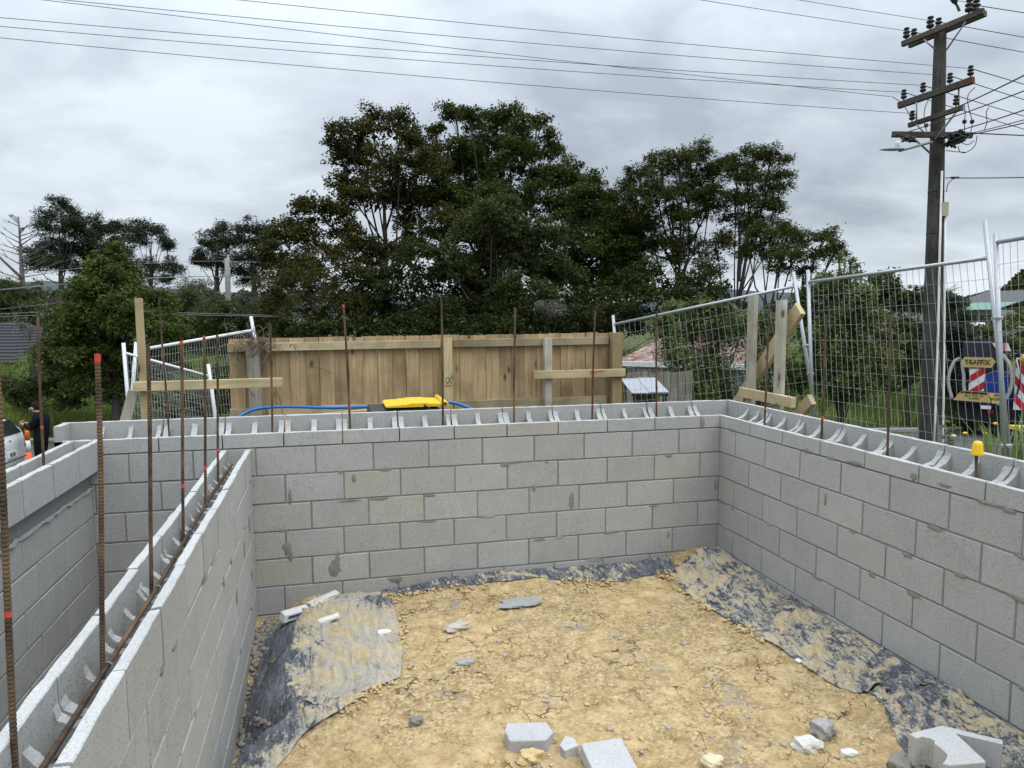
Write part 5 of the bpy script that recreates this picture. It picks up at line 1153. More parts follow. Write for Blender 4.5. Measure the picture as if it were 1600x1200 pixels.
h = thing('house', 'small orange timber house with a white arched window among the trees', 'house', (-5.554,36.708,-0.701))
TIM = wood('orange_weatherboard', (.20, .075, .028), (.30, .125, .05), 0, 0, False); A = Vector((-6.621,37.037,0.021)); B = Vector((-4.59,36.54,0.013)); B.z = A.z; dx = (B - A).normalized(); dy = Vector((-dx.y, dx.x, 0))
mb = MB(); Lw = (B - A).length; mb.prism([(-.1, -2), (Lw, -2), (Lw, .25), (Lw*.5, .62), (.0, .1)], A, dx, up, dy*3); mb.build('wall', TIM, h)
for z in np.arange(-.5, .5, .13): mb = MB(); mb.bar(A + dx*.05 + up*float(z) - dy*.02, A + dx*(Lw - .05 if z < .2 else Lw*.7) + up*float(z) - dy*.02, .03, .03); mb.build('batten', TIM, h)
slope('roof', IRON, (A - dx*.6 + up*.10 - dy*.2, A - dx*.6 + up*.10 + dy*3.2, A + dx*Lw*.5 + up*.70 + dy*3.2, A + dx*Lw*.5 + up*.70 - dy*.2), .04, h, .3)
slope('roof', IRON, (B + dx*.3 + up*.18 - dy*.2, B + dx*.3 + up*.18 + dy*3.2, A + dx*Lw*.5 + up*.70 + dy*3.2, A + dx*Lw*.5 + up*.70 - dy*.2), .04, h, .3)
wc = A + dx*Lw*.50 + up*.02 - dy*.05
mb = MB(); mb.prism([(-.32, -.42), (.32, -.42), (.32, .05)] + [(.32*math.cos(t), .05 + .26*math.sin(t)) for t in np.linspace(.2, math.pi - .2, 9)] + [(-.32, .05)], wc, dx, up, -dy*.04); w = mb.build('window', PVC, h)
for s in (-1, 1): mb = MB(); mb.prism([(s*.03, -.36), (s*.27, -.36), (s*.27, .05), (s*.22, .16), (s*.03, .25)], wc - dy*.045, dx, up, -dy*.01); mb.build('pane', GLS, w)
h = thing('building', 'long grey building with a green iron roof beyond the power pole', 'building', (34.508,32.135,-0.244))
A = Vector((34.442,35.387,1.162)); B = Vector((34.982,29.046,1.093)); B.z = A.z; dx = (B - A).normalized(); dy = Vector((-dx.y, dx.x, 0)); Lw = (B - A).length
slope('roof', plain('green_roof_iron', (.13, .25, .20), .6, .1, 3, bump=0), (A - dy*.3, B - dy*.3, B + dy*1.5 + up*.45, A + dy*1.5 + up*.45), .05, h, .35)
slope('roof', plain('dark_roof_iron', (.06, .062, .066), .6, .1, 3, bump=0), (A + dx*2 + dy*1.6 + up*.42, B + dy*1.6 + up*.42, B + dy*4.6 + up*1.25, A + dx*2 + dy*4.6 + up*1.25), .05, h, .35)
mb = MB(); mb.prism([(0, -4), (Lw, -4), (Lw, 0), (0, 0)], A, dx, up, dy*6); mb.build('wall', plain('blue_grey_cladding', (.27, .28, .31), .8, .06, 2, bump=0), h)
for i in range(6): mb = MB(); mb.prism([(.5 + i*.95, -.75), (1.2 + i*.95, -.75), (1.2 + i*.95, -.3), (.5 + i*.95, -.3)], A - dy*.02, dx, up, -dy*.04); mb.build('window', GLS, h)
h = thing('house', 'small white gabled house half hidden left of the leaning fence post', 'house', (25.81,21.88,0.025))
A = Vector((26.3,22.806,0.156)); B = Vector((26.074,21.829,0.172)); B.z = A.z; dx = (B - A).normalized(); dy = Vector((-dx.y, dx.x, 0)); Lw = (B - A).length
mb = MB(); mb.prism([(0, -2), (Lw, -2), (Lw, .05), (Lw*.4, .3), (0, .3)], A, dx, up, dy*2); mb.build('wall', plain('cream_wall', (.5, .48, .42), .8, .06, 2, bump=0), h)
slope('roof', IRON, (A - dx*.1 - dy*.1 + up*.33, A - dx*.1 + dy*2 + up*.33, B + dx*.1 + dy*2 + up*.1, B + dx*.1 - dy*.1 + up*.1), .05, h)
h = thing('house', 'distant house with a brown roof beside the upper right bushes', 'house', (25.315,27.274,1.123))
A = Vector((24.447,27.474,0.99)); B = Vector((24.266,25.458,1.071)); B.z = A.z; dx = (B - A).normalized(); dy = Vector((-dx.y, dx.x, 0)); Lw = (B - A).length
mb = MB(); mb.prism([(0, -2), (Lw, -2), (Lw, 0), (0, 0)], A, dx, up, dy*3); mb.build('wall', plain('grey_wall', (.25, .24, .23), .8, .06, 2, bump=0), h)
slope('roof', plain('brown_tiles', (.24, .15, .12), .8, .2, 4, bump=0), (A - dx*.2 - dy*.2, B + dx*.2 - dy*.2, B - dx*.2 + dy*1.5 + up*.4, A + dx*.2 + dy*1.5 + up*.4), .05, h, .3)
mb = MB(); mb.lathe((11.878,11.878,0.39), (0, 0, 1), [(.06, -.05), (.09, 0), (.05, .04), (.01, .05)], 8); tag(mb.build('yellow_tarpaulin', YEL), 'small yellow patch showing among the bushes left of the power pole', 'tarpaulin')

# ---------------------------------------------------------------- works truck
TT = 20.3; tq = Vector((14.904,11.303,-1.139)); tk_o = Vector((tq.x, tq.y, ZR + .05)); tR = (rx * .85 + toV * .50).normalized(); tB = Vector((-tR.y, tR.x, 0))   # tR across the tail, tB forward (away)
tk = thing('works_truck', 'yellow and black works truck with a blue tank, hose hoops and striped boards', 'truck', tk_o)
def T(u, v, fwdm=0.0):
    """point on the truck's tail plane: u, v metres right of and above its base"""
    return tk_o + tR * (u * .84) + Vector((0, 0, v)) + tB * fwdm
GOLD = plain('gold_board', (.50, .36, .12), .6, .12, 8, bump=0); CHW = plain('reflective_white', (.68, .68, .68), .5, .06, 8, bump=0); CHR = plain('reflective_red', (.42, .012, .022), .5, .1, 8, bump=0)
BLU = plain('blue_tank', (.012, .035, .24), .45, .15, 6, bump=0); TKB = plain('black_chassis', (.010, .010, .011), .7, .3, 8, bump=.1); GRN = plain('grey_green_body', (.25, .31, .30), .6, .06, 6, bump=0); HG = plain('grey_hose', (.33, .32, .30), .7, .1, 10, bump=0)
def tprism(name, mat, poly, f0, dep, parent=None, ch=0): mb = MB(); mb.prism(poly, T(0, 0, f0), tR * .84, (0, 0, 1), tB * dep); return mb.build(name, mat, parent or tk)
tprism('chassis', TKB, [(-.62, .42), (1.15, .42), (1.15, 1.05), (-.75, 1.05)], .2, 4.6)
tprism('tail_frame', TKB, [(-.78, .95), (.55, .92), (.55, 1.06), (-.78, 1.06)], -.02, .3)
tprism('cab', plain('dark_cab', (.022, .024, .030), .4, .2, 5, bump=0), [(-.62, 1.05), (.95, 1.05), (.95, 2.72), (-.62, 2.72)], 3.0, 1.6)
tprism('top_box', plain('dark_hopper', (.020, .023, .034), .6, .2, 6, bump=.1), [(-.62, 2.28), (.33, 2.25), (.20, 2.68), (-.62, 2.68)], .12, .9)
tprism('light_panel', CHW, [(.18, 2.68), (.62, 2.68), (.72, 2.46), (.32, 2.46)], .05, .04)
tprism('light_stripe', plain('faded_red', (.55, .10, .13), .5, .1, 8, bump=0), [(.40, 2.68), (.55, 2.68), (.56, 2.46), (.38, 2.46)], .045, .012)
sg = tprism('name_board', GOLD, [(-.66, 2.16), (-.60, 2.27), (.20, 2.27), (.30, 2.16), (.20, 1.98), (-.60, 1.98)], -.02, .04)
lettering('board_lettering', 'TRAFFIX', T(-.22, 2.125, -.028), tR, (0, 0, 1), .185, BLK, sg, .006, .86)
def chevrons(name, poly_w, f0, x0, x1, y0, y1, n, slant, parent=None):
    o = tprism(name, CHW, [(x0, y0), (x1, y0), (x1, y1), (x0, y1)], f0, .03); w = (y1 - y0) / n
    for i in range(-1, n + 1, 2):
        P = [(x0, y0 + i*w), (x1, y0 + i*w + slant), (x1, y0 + (i+1)*w + slant), (x0, y0 + (i+1)*w)]
        def clip(P, f, val, keep):
            out = []
            for a, b in zip(P, P[1:] + P[:1]):
                ka, kb_ = keep(f(a)), keep(f(b))
                if ka: out.append(a)
                if ka != kb_: t = (val - f(a)) / (f(b) - f(a)); out.append((a[0] + (b[0]-a[0])*t, a[1] + (b[1]-a[1])*t))
            return out
        P = clip(P, lambda p: p[1], y0 + .002, lambda z: z >= y0 + .002); P = clip(P, lambda p: p[1], y1 - .002, lambda z: z <= y1 - .002) if P else P
        if len(P) > 2: mb = MB(); mb.prism(P, T(0, 0, f0 - .006), tR * .84, (0, 0, 1), tB * .006); mb.build('stripe', CHR, o)
    return o
chevrons('striped_board', None, .02, -.42, .02, 1.30, 1.94, 3, .30)
chevrons('striped_board', None, -.03, .86, 1.15, .82, 2.28, 6, -.30)
mb = MB(); mb.lathe(T(.42, 1.18, .16), tuple(tB), [(.36, 0), (.39, .02), (.39, 2.4), (.36, 2.42)], 28); o = mb.build('tank', BLU, tk, True)
mb = MB(); mb.prism([(-.05, 1.22), (.88, 1.22), (.88, 1.55)] + [(.415 + .465*math.cos(t), 1.50 + .38*math.sin(t)) for t in np.linspace(.1, math.pi - .1, 15)] + [(-.05, 1.55)], T(0, 0, .06), tR * .84, (0, 0, 1), tB * .12); mb.build('tank_end', BLU, tk)
mb = MB(); mb.tube([T(.415 + .475*math.cos(t), 1.50 + .39*math.sin(t), .05) for t in np.linspace(.0, math.pi, 18)], .012, 6); mb.build('tank_rim', STEEL, tk, True)
g2 = tprism('lower_board', GOLD, [(-.86, 1.02), (-.63, 1.30), (.12, 1.28), (.24, .98)], -.06, .03)
tprism('board_header', BLK, [(-.66, 1.235), (.10, 1.215), (.115, 1.27), (-.63, 1.29)], -.068, .008, g2)
lettering('board_lettering', '021 375 75', T(-.27, 1.165, -.066), tR, (0, 0, 1), .10, plain('brown_ink', (.13, .07, .02), .7, .1, 8, bump=0), g2, .001)
lettering('board_lettering', 'TRAFFIX', T(-.25, 1.085, -.066), tR, (0, 0, 1), .07, plain('brown_ink', (.13, .07, .02), .7, .1, 8, bump=0), g2, .001)
g3 = tprism('notice_board', plain('yellow_board', (.66, .46, .12), .6, .1, 8, bump=0), [(.14, 1.27), (.62, 1.25), (.62, .98), (.27, .97)], -.05, .03)
lettering('board_lettering', 'NEW', T(.40, 1.205, -.056), tR, (0, 0, 1), .07, BLK, g3, .002); lettering('board_lettering', 'WORKS', T(.40, 1.09, -.056), tR, (0, 0, 1), .12, BLK, g3, .002)
for a, b, c, r_ in ((-1.02, -.72, .42, 1), (-.58, -.47, .20, 1)):
    mb = MB(); P = [T(b, 2.22, .3), T(b - .17, 2.10, .2), T(a, 1.72, .1), T(a + .02, 1.38, .06), T(a + .13, 1.05, .02)]; mb.tube(smoothpath(P, 5), .045, 8); mb.build('hose_hoop', HG, tk, True)
mb = MB(); P = [T(.50, 2.35, .1), T(.70, 2.05, .0), T(.78, 1.6, -.05), T(.66, 1.15, -.05), T(.42, .93, -.05)]; mb.tube(smoothpath(P, 6), .048, 8); mb.build('hose_hoop', HG, tk, True)
mb = MB(); mb.tube(smoothpath([T(.92, 2.24, -.05), T(.98, 1.95, -.08), T(1.0, 1.7, -.08), T(.97, 1.45, -.06), T(.94, 1.25, -.05)], 5), .022, 6); mb.build('cable', BLK, tk, True)
mb = MB(); mb.tube(smoothpath([T(.86, 2.24, -.07), T(.93, 2.0, -.09), T(.965, 1.8, -.09)], 5), .016, 6); mb.build('cable', PVC, tk, True)
mb = MB(); mb.lathe(T(1.13, 2.20, -.02), tuple(-tB), [(.10, -.12), (.155, -.02), (.16, .02), (.13, .03)], 18); w = mb.build('beacon', plain('beacon_rim', (.60, .36, .04), .4, .1, 8, bump=0), tk, True)
mb = MB(); mb.lathe(T(1.13, 2.20, -.05), tuple(-tB), [(.125, .0), (.12, .012), (.05, .03)], 18); mb.build('lens', plain('amber_lens', (.42, .17, .015), .25, .2, 20, bump=0), w, True)
tprism('side_body', GRN, [(1.16, .80), (3.3, .80), (3.3, 2.30), (1.16, 2.30)], .05, 1.8)
mb = MB(); mb.bar(T(1.16, 2.30, .03), T(3.3, 2.30, .03), .05, .06); mb.bar(T(1.10, .80, .02), T(3.3, .80, .02), .06, .07); mb.build('body_rim', plain('green_rim', (.05, .14, .085), .6, .1, 8, bump=0), tk)
lettering('side_lettering', 'PIPELINE', T(1.24, 1.50, .046), tR, (0, 0, 1), .10, plain('brown_ink', (.13, .07, .02), .7, .1, 8, bump=0), tk, .001, 1, 'LEFT')
lettering('side_lettering', 'INTL', T(1.24, 1.34, .046), tR, (0, 0, 1), .10, plain('brown_ink', (.13, .07, .02), .7, .1, 8, bump=0), tk, .001, 1, 'LEFT')
np_ = tprism('number_plate', PVC, [(-.06, .80), (.24, .80), (.24, .90), (-.06, .90)], -.07, .015)
tprism('plate_bracket', BLK, [(-.09, .905), (.28, .905), (.28, .96), (-.09, .96)], -.065, .03)
tprism('tail_light', CHR, [(.16, .66), (.34, .66), (.34, .76), (.16, .76)], .16, .05)
for u in (-.35, 1.0, 2.6):
    mb = MB(); mb.lathe(T(u - .14, .40, .9), tuple(tR), [(.10, 0), (.40, .01), (.42, .05), (.42, .22), (.40, .26), (.10, .28)], 24); mb.build('wheel', TKB, tk, True)
bb = thing('rubbish_bin', 'blue bin with a yellow lid on the verge behind the last fence posts', 'bin', (7.691,3.929,-1.545))
q = Vector((8.057,3.854,-1.391)); mb = MB(); mb.prism([(-.21, -.5), (.21, -.5), (.24, .30), (-.24, .30)], q, tuple(rx), (0, 0, 1), tuple(-toV * .45)); mb.build('body', plain('blue_bin', (.012, .03, .13), .5, .1, 8, bump=0), bb)
mb = MB(); mb.prism([(-.26, .30), (.26, .30), (.25, .345), (-.25, .36)], q + toV * .03, tuple(rx), (0, 0, 1), tuple(-toV * .52)); mb.build('lid', YEL, bb)

# ---------------------------------------------------------------- trees
def leaves(P, size, jit, seed, asp=1.9, up=.35, tintv=None):
    """one rhombic leaf at each point of P"""
    r = np.random.default_rng(seed); n = len(P)
    d = r.normal(size=(n, 3)); d[:, 2] *= .6; d /= np.linalg.norm(d, axis=1)[:, None]
    nn = r.normal(size=(n, 3)) * (1 - up); nn[:, 2] += up * 2; b = np.cross(nn, d); b /= np.linalg.norm(b, axis=1)[:, None] + 1e-9
    s = (size * (1 + jit * r.uniform(-1, 1, n)))[:, None]
    V = np.stack([P - d*s*.5, P + b*s*.5/asp, P + d*s*.5, P - b*s*.5/asp], 1).reshape(-1, 3)
    return V, np.arange(4*n).reshape(-1, 4)
LS, DM = .95, 2.6
def tree(name, label, base, blobs, mat, leaf=.12, tuft=.30, dens=1.0, per=34, trunk=.22, bark=None, forks=None, lean=None, asp=1.9, flat=.8, cat='tree', group=None, twigs=3, fork_z=.35, droop=0.0, lo=-.6, seed=None, nsub=4, fill=1.0):
    leaf *= LS; dens *= DM; trunk *= .8
    seed = abs(hash(round(blobs[0][0]*100))) % 9999 if seed is None else seed
    r = np.random.default_rng(seed); B = np.array(blobs, float); B0 = B; base = np.array(base, float); bark = bark or BARK
    base[2] = min(base[2], float(gheight(base[0], base[1])) - .1) if base[2] > -50 else base[2]
    t = thing(name, label, cat, tuple(base), group)
    cen = np.average(B[:, :3], axis=0, weights=B[:, 3]**2); top = B[np.argmax(B[:, 2])]
    # trunk and limbs
    fk = base + (cen - base) * fork_z; fk[2] = base[2] + (cen[2] - base[2]) * fork_z; end = cen * .6 + top[:3] * .4
    mb = MB(); m = [base, base*.5 + fk*.5 + r.normal(0, .04, 3), fk, fk*.5 + end*.5 + r.normal(0, .12, 3), end]
    mb.tube([Vector(p) for p in m], [trunk*1.25, trunk, trunk*.8, trunk*.4, trunk*.12], 8)
    mb.build('trunk', bark, t, True)
    lm = MB(); tips = []
    for i, (x, y, z, rad) in enumerate(B):
        c = np.array((x, y, z)); k = r.uniform(.0, .55); st = fk * (1-k) + end * k if z > fk[2] else base*.3 + fk*.7
        mid = st*.45 + c*.55 + np.array((0, 0, -.12 * np.linalg.norm(c - st))) + r.normal(0, .06 * np.linalg.norm(c-st), 3) * .6
        lr = max(.014, min(trunk*.38, .03 + .035*rad)) * (.7 + .3 * r.random())
        lm.tube([Vector(st), Vector(st*.55 + mid*.45 + r.normal(0, .03, 3)), Vector(mid), Vector(mid*.4 + c*.6), Vector(c)], [lr, lr*.85, lr*.7, lr*.55, lr*.35], 5, cap=False)
        for j in range(twigs):
            d = r.normal(size=3); d[2] = abs(d[2])*.8; d /= np.linalg.norm(d); e_ = c + d * rad * r.uniform(.7, 1.0) * (1, 1, flat)
            lm.tube([Vector(c*.7 + mid*.3), Vector(c + d*rad*.4 + r.normal(0, .05*rad, 3)), Vector(e_)], [lr*.42, lr*.3, .008], 4, cap=False); tips.append(e_)
    lm.build('limbs', bark, t, True)
    sub = []                                     # smaller clumps budding from the main ones break up their outline
    for x, y, z, rad in B:
        for j in range(nsub):
            d = r.normal(size=3); d[2] = d[2]*.8 + .15; d /= np.linalg.norm(d); q = rad * r.uniform(.75, 1.15); sub.append((x + d[0]*q, y + d[1]*q, z + d[2]*q*.9, rad * r.uniform(.32, .55)))
    B = np.concatenate([B * (1, 1, 1, .93), np.array(sub)]) if sub else B
    # crown: tufts of leaves over the clumps
    TP, TT_, FP, FS = [], [], [], []
    for x, y, z, rad in B:
        n = max(4, int(dens * 2.6 * (rad / tuft)**2)); d = r.normal(size=(n, 3)); d /= np.linalg.norm(d, axis=1)[:, None]; d[:, 2] = np.where(d[:, 2] < lo, -d[:, 2] * r.random(n), d[:, 2])
        q = (.30 + .75 * r.random(n)**.6)[:, None]; TP.append(np.array((x, y, z)) + d * q * rad * np.array((1, 1, flat))); TT_.append(r.uniform(.15, .85, n) * .6 + r.uniform(0, .3))
    if fill:                                     # added oversized leaf cards inside the clumps, tinted dark, closing sky gaps
        for x, y, z, rad in B0:
            n = int(26 * fill); d = r.normal(size=(n, 3)); d /= np.linalg.norm(d, axis=1)[:, None]
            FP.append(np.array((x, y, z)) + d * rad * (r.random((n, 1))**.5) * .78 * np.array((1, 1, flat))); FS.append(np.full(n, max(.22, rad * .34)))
    TP = np.concatenate(TP); tt = np.concatenate(TT_); n = len(TP)
    off = np.clip(r.normal(size=(n, per, 3)), -1.7, 1.7) * tuft * np.array((.52, .52, .34)) * r.uniform(.55, 1.25, (n, 1, 1))
    if droop: off[..., 2] -= droop * np.abs(r.normal(size=(n, per))) * tuft
    P = (TP[:, None] + off).reshape(-1, 3); V, F = leaves(P, leaf, .45, seed, asp)
    tint = np.clip(np.repeat(tt, per) + r.normal(0, .13, n*per), 0, 1)
    if fill:
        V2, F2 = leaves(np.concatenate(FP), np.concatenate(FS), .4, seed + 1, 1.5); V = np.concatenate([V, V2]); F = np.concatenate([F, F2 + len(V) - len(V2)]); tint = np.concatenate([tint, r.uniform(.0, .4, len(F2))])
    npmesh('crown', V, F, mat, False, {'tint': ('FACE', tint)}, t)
    return t
W_ = 'trees of the dark grove behind the paling fence'
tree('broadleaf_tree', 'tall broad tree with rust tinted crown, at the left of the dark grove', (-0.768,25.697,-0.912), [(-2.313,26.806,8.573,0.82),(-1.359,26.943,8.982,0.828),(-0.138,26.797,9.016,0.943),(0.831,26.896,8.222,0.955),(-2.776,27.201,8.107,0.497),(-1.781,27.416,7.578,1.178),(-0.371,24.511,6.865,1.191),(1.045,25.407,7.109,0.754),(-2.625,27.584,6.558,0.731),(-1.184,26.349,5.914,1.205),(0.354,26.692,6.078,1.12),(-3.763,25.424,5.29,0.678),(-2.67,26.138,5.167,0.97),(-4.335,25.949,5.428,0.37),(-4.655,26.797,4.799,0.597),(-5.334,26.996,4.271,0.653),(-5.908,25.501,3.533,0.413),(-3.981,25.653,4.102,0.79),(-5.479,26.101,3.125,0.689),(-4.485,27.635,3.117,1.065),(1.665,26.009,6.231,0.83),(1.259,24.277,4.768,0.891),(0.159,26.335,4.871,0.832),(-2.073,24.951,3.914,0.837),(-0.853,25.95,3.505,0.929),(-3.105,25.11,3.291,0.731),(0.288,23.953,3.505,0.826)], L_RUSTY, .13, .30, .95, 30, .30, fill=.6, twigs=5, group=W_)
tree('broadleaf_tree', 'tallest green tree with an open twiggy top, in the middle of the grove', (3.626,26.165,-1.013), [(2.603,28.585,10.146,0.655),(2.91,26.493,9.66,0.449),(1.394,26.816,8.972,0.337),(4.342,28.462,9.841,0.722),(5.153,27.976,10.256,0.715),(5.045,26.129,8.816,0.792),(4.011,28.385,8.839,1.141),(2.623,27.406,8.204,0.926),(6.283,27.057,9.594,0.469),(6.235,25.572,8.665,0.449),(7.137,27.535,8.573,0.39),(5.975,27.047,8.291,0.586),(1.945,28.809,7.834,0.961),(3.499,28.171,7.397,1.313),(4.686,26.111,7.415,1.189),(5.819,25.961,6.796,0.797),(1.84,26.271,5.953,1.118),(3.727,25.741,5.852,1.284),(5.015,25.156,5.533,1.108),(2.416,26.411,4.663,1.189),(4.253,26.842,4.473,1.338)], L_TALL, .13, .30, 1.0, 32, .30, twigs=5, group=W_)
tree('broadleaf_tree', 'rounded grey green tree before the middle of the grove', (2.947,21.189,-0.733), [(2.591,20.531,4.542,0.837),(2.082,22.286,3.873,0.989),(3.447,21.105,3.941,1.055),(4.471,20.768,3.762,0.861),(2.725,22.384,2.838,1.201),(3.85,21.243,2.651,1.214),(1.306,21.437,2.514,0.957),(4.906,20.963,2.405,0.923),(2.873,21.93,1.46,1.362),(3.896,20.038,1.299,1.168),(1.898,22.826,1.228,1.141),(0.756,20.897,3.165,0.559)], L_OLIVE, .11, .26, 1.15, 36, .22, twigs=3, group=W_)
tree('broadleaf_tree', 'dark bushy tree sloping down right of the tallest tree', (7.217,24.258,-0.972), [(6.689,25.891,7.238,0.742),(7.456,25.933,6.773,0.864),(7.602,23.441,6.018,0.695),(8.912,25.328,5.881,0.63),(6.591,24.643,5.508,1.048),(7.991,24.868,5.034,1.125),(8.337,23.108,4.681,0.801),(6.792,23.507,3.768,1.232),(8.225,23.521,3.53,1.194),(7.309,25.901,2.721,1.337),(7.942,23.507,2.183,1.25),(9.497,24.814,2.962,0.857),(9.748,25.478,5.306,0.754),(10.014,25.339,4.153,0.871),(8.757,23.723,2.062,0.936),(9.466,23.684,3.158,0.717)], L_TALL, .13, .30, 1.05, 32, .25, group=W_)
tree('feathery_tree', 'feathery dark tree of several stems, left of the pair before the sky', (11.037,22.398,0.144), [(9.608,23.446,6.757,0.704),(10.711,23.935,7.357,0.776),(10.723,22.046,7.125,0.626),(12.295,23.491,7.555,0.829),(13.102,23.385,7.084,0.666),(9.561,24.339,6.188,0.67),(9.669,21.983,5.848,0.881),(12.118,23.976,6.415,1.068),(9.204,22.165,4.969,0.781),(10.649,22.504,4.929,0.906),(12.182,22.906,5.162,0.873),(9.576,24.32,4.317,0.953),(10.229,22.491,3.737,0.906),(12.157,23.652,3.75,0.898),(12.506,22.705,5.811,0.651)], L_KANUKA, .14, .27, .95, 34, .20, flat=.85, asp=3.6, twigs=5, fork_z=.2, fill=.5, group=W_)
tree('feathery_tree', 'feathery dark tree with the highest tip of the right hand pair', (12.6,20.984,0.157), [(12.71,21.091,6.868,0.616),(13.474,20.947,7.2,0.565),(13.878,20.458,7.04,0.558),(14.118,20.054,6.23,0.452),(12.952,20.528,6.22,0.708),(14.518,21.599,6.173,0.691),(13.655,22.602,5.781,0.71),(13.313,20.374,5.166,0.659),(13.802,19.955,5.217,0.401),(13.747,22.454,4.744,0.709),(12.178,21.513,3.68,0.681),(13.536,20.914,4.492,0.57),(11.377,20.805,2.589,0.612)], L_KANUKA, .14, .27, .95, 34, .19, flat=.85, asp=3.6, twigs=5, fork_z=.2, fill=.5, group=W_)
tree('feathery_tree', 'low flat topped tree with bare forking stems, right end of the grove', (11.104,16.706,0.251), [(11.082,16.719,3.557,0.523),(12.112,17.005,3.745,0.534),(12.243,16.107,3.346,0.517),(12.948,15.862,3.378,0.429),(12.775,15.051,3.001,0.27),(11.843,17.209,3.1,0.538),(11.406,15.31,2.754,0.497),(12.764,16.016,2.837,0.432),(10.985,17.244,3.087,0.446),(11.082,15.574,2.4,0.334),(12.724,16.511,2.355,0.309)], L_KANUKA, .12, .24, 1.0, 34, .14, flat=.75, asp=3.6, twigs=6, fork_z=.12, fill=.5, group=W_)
def shrub(label, base, blobs, mat, **kw):
    a = dict(leaf=.11, tuft=.28, dens=1.0, per=32, lo=-1, trunk=.09, cat='shrub', twigs=2, fork_z=.3); a.update(kw)
    return tree('shrub', label, base, blobs, mat, **a)
U_ = 'dark shrubs under the grove'
shrub('grey brown thicket at the left foot of the grove', (-4.377,22.981,-0.703), [(-5.471,24.625,1.887,0.911),(-4.561,23.613,2.025,0.984),(-3.488,23.767,2.236,1.048),(-2.534,21.858,2.613,0.798),(-4.09,22.908,0.99,1.064),(-2.912,21.924,1.215,1.084),(-5.349,24.247,1.002,0.752)], L_RUSTY, leaf=.09, dens=.8, twigs=8, group=U_)
shrub('dark thicket under the rust tinted tree', (-1.105,21.666,-0.689), [(-1.87,21.594,1.908,1.031),(-0.687,21.742,2.393,1.046),(-1.709,23.18,0.738,1.048),(-0.28,22.503,1.101,1.182),(0.746,22.664,2.216,0.996),(-2.443,22.082,1.453,0.856)], L_UNDER, group=U_, dens=.7)
shrub('dark thicket hiding the stems behind the middle fence post', (1.021,20.631,-0.67), [(0.718,20.833,0.964,1.076),(1.951,21.081,0.606,0.956),(0.022,20.936,0.501,0.842)], L_UNDER, group=U_, dens=.7)
shrub('dark thicket behind the right half of the paling fence', (4.849,19.181,-0.658), [(4.086,19.024,0.943,1.037),(5.381,18.996,1.166,1.093),(6.269,18.178,1.264,0.979),(3.029,19.454,0.609,0.818),(6.386,20.06,0.348,0.815),(7.537,19.756,0.821,0.813)], L_UNDER, group=U_, dens=.7)
shrub('dark thicket behind the sloping mesh fence', (8.208,17.888,-0.195), [(7.509,18.569,2.065,0.866),(8.368,18.039,1.822,0.946),(9.171,17.457,1.693,0.755),(7.298,17.271,1.031,0.868),(8.435,17.409,0.921,0.794),(10.449,18.179,1.727,0.6)], L_UNDER, group=U_, dens=.7)
shrub('dark undergrowth low along the left half of the paling fence top', (-2.33,19.867,-1.013), [(-4.926,21.481,0.482,0.41),(-3.995,20.096,0.449,0.436),(-3.153,20.862,0.477,0.498),(-2.274,20.621,0.474,0.498),(-1.406,20.226,0.473,0.494),(-0.542,19.941,0.425,0.493)], L_UNDER, group=U_, dens=.7)
shrub('dark undergrowth low along the right half of the paling fence top', (3.244,18.503,-1.036), [(0.358,19.943,0.464,0.497),(1.087,18.858,0.428,0.48),(2.088,19.394,0.458,0.539),(2.738,18.266,0.424,0.476),(3.703,18.501,0.458,0.529),(4.752,18.887,0.401,0.497),(5.571,18.511,0.444,0.539),(6.113,17.474,0.453,0.477),(7.548,18.607,0.429,0.505),(8.146,17.781,0.368,0.492)], L_UNDER, group=U_, dens=.7)
P__ = 'pines on the left skyline'
def pine(label, base, blobs, **kw):
    a = dict(leaf=.26, tuft=.5, dens=1.15, per=36, fill=1.3, trunk=.32, asp=5, flat=.7, twigs=3, fork_z=.5, group=P__); a.update(kw)
    return tree('pine_tree', label, base, blobs, L_PINE, **a)
pine('tallest pine with a domed top, left of the skyline', (-23.611,56.908,2.265), [(-23.716,58.049,9.631,0.898),(-23.463,54.96,8.43,0.758),(-22.852,57.587,8.809,0.796),(-24.229,56.305,7.735,0.678),(-23.686,58.342,7.899,1.208),(-22.342,56.942,7.861,0.691),(-24.73,59.218,6.623,1.223),(-25.637,58.532,6.192,0.904),(-23.364,58.77,6.456,1.221),(-24.347,56.577,5.072,1.173),(-25.903,58.47,5.042,0.803),(-23.636,58.398,5.067,1.215)])
pine('dense pine close beside the tallest one', (-21.437,57.412,2.282), [(-22.324,59.945,8.637,0.935),(-22.121,57.279,7.32,0.896),(-21.767,59.797,7.713,1.04),(-21.145,59.817,8.038,0.626),(-22.149,58.936,6.14,1.231),(-21.356,60.269,6.429,0.947),(-22.39,60.254,4.697,1.366)])
pine('thinner pine in the middle of the left skyline', (-19.575,56.957,2.274), [(-19.841,57.683,8.215,0.707),(-19.132,57.53,7.817,0.809),(-18.148,55.31,6.904,0.636),(-20.258,59.336,7.082,0.832),(-20.748,59.867,5.885,0.944),(-19.057,57.055,5.879,0.755)], dens=.8)
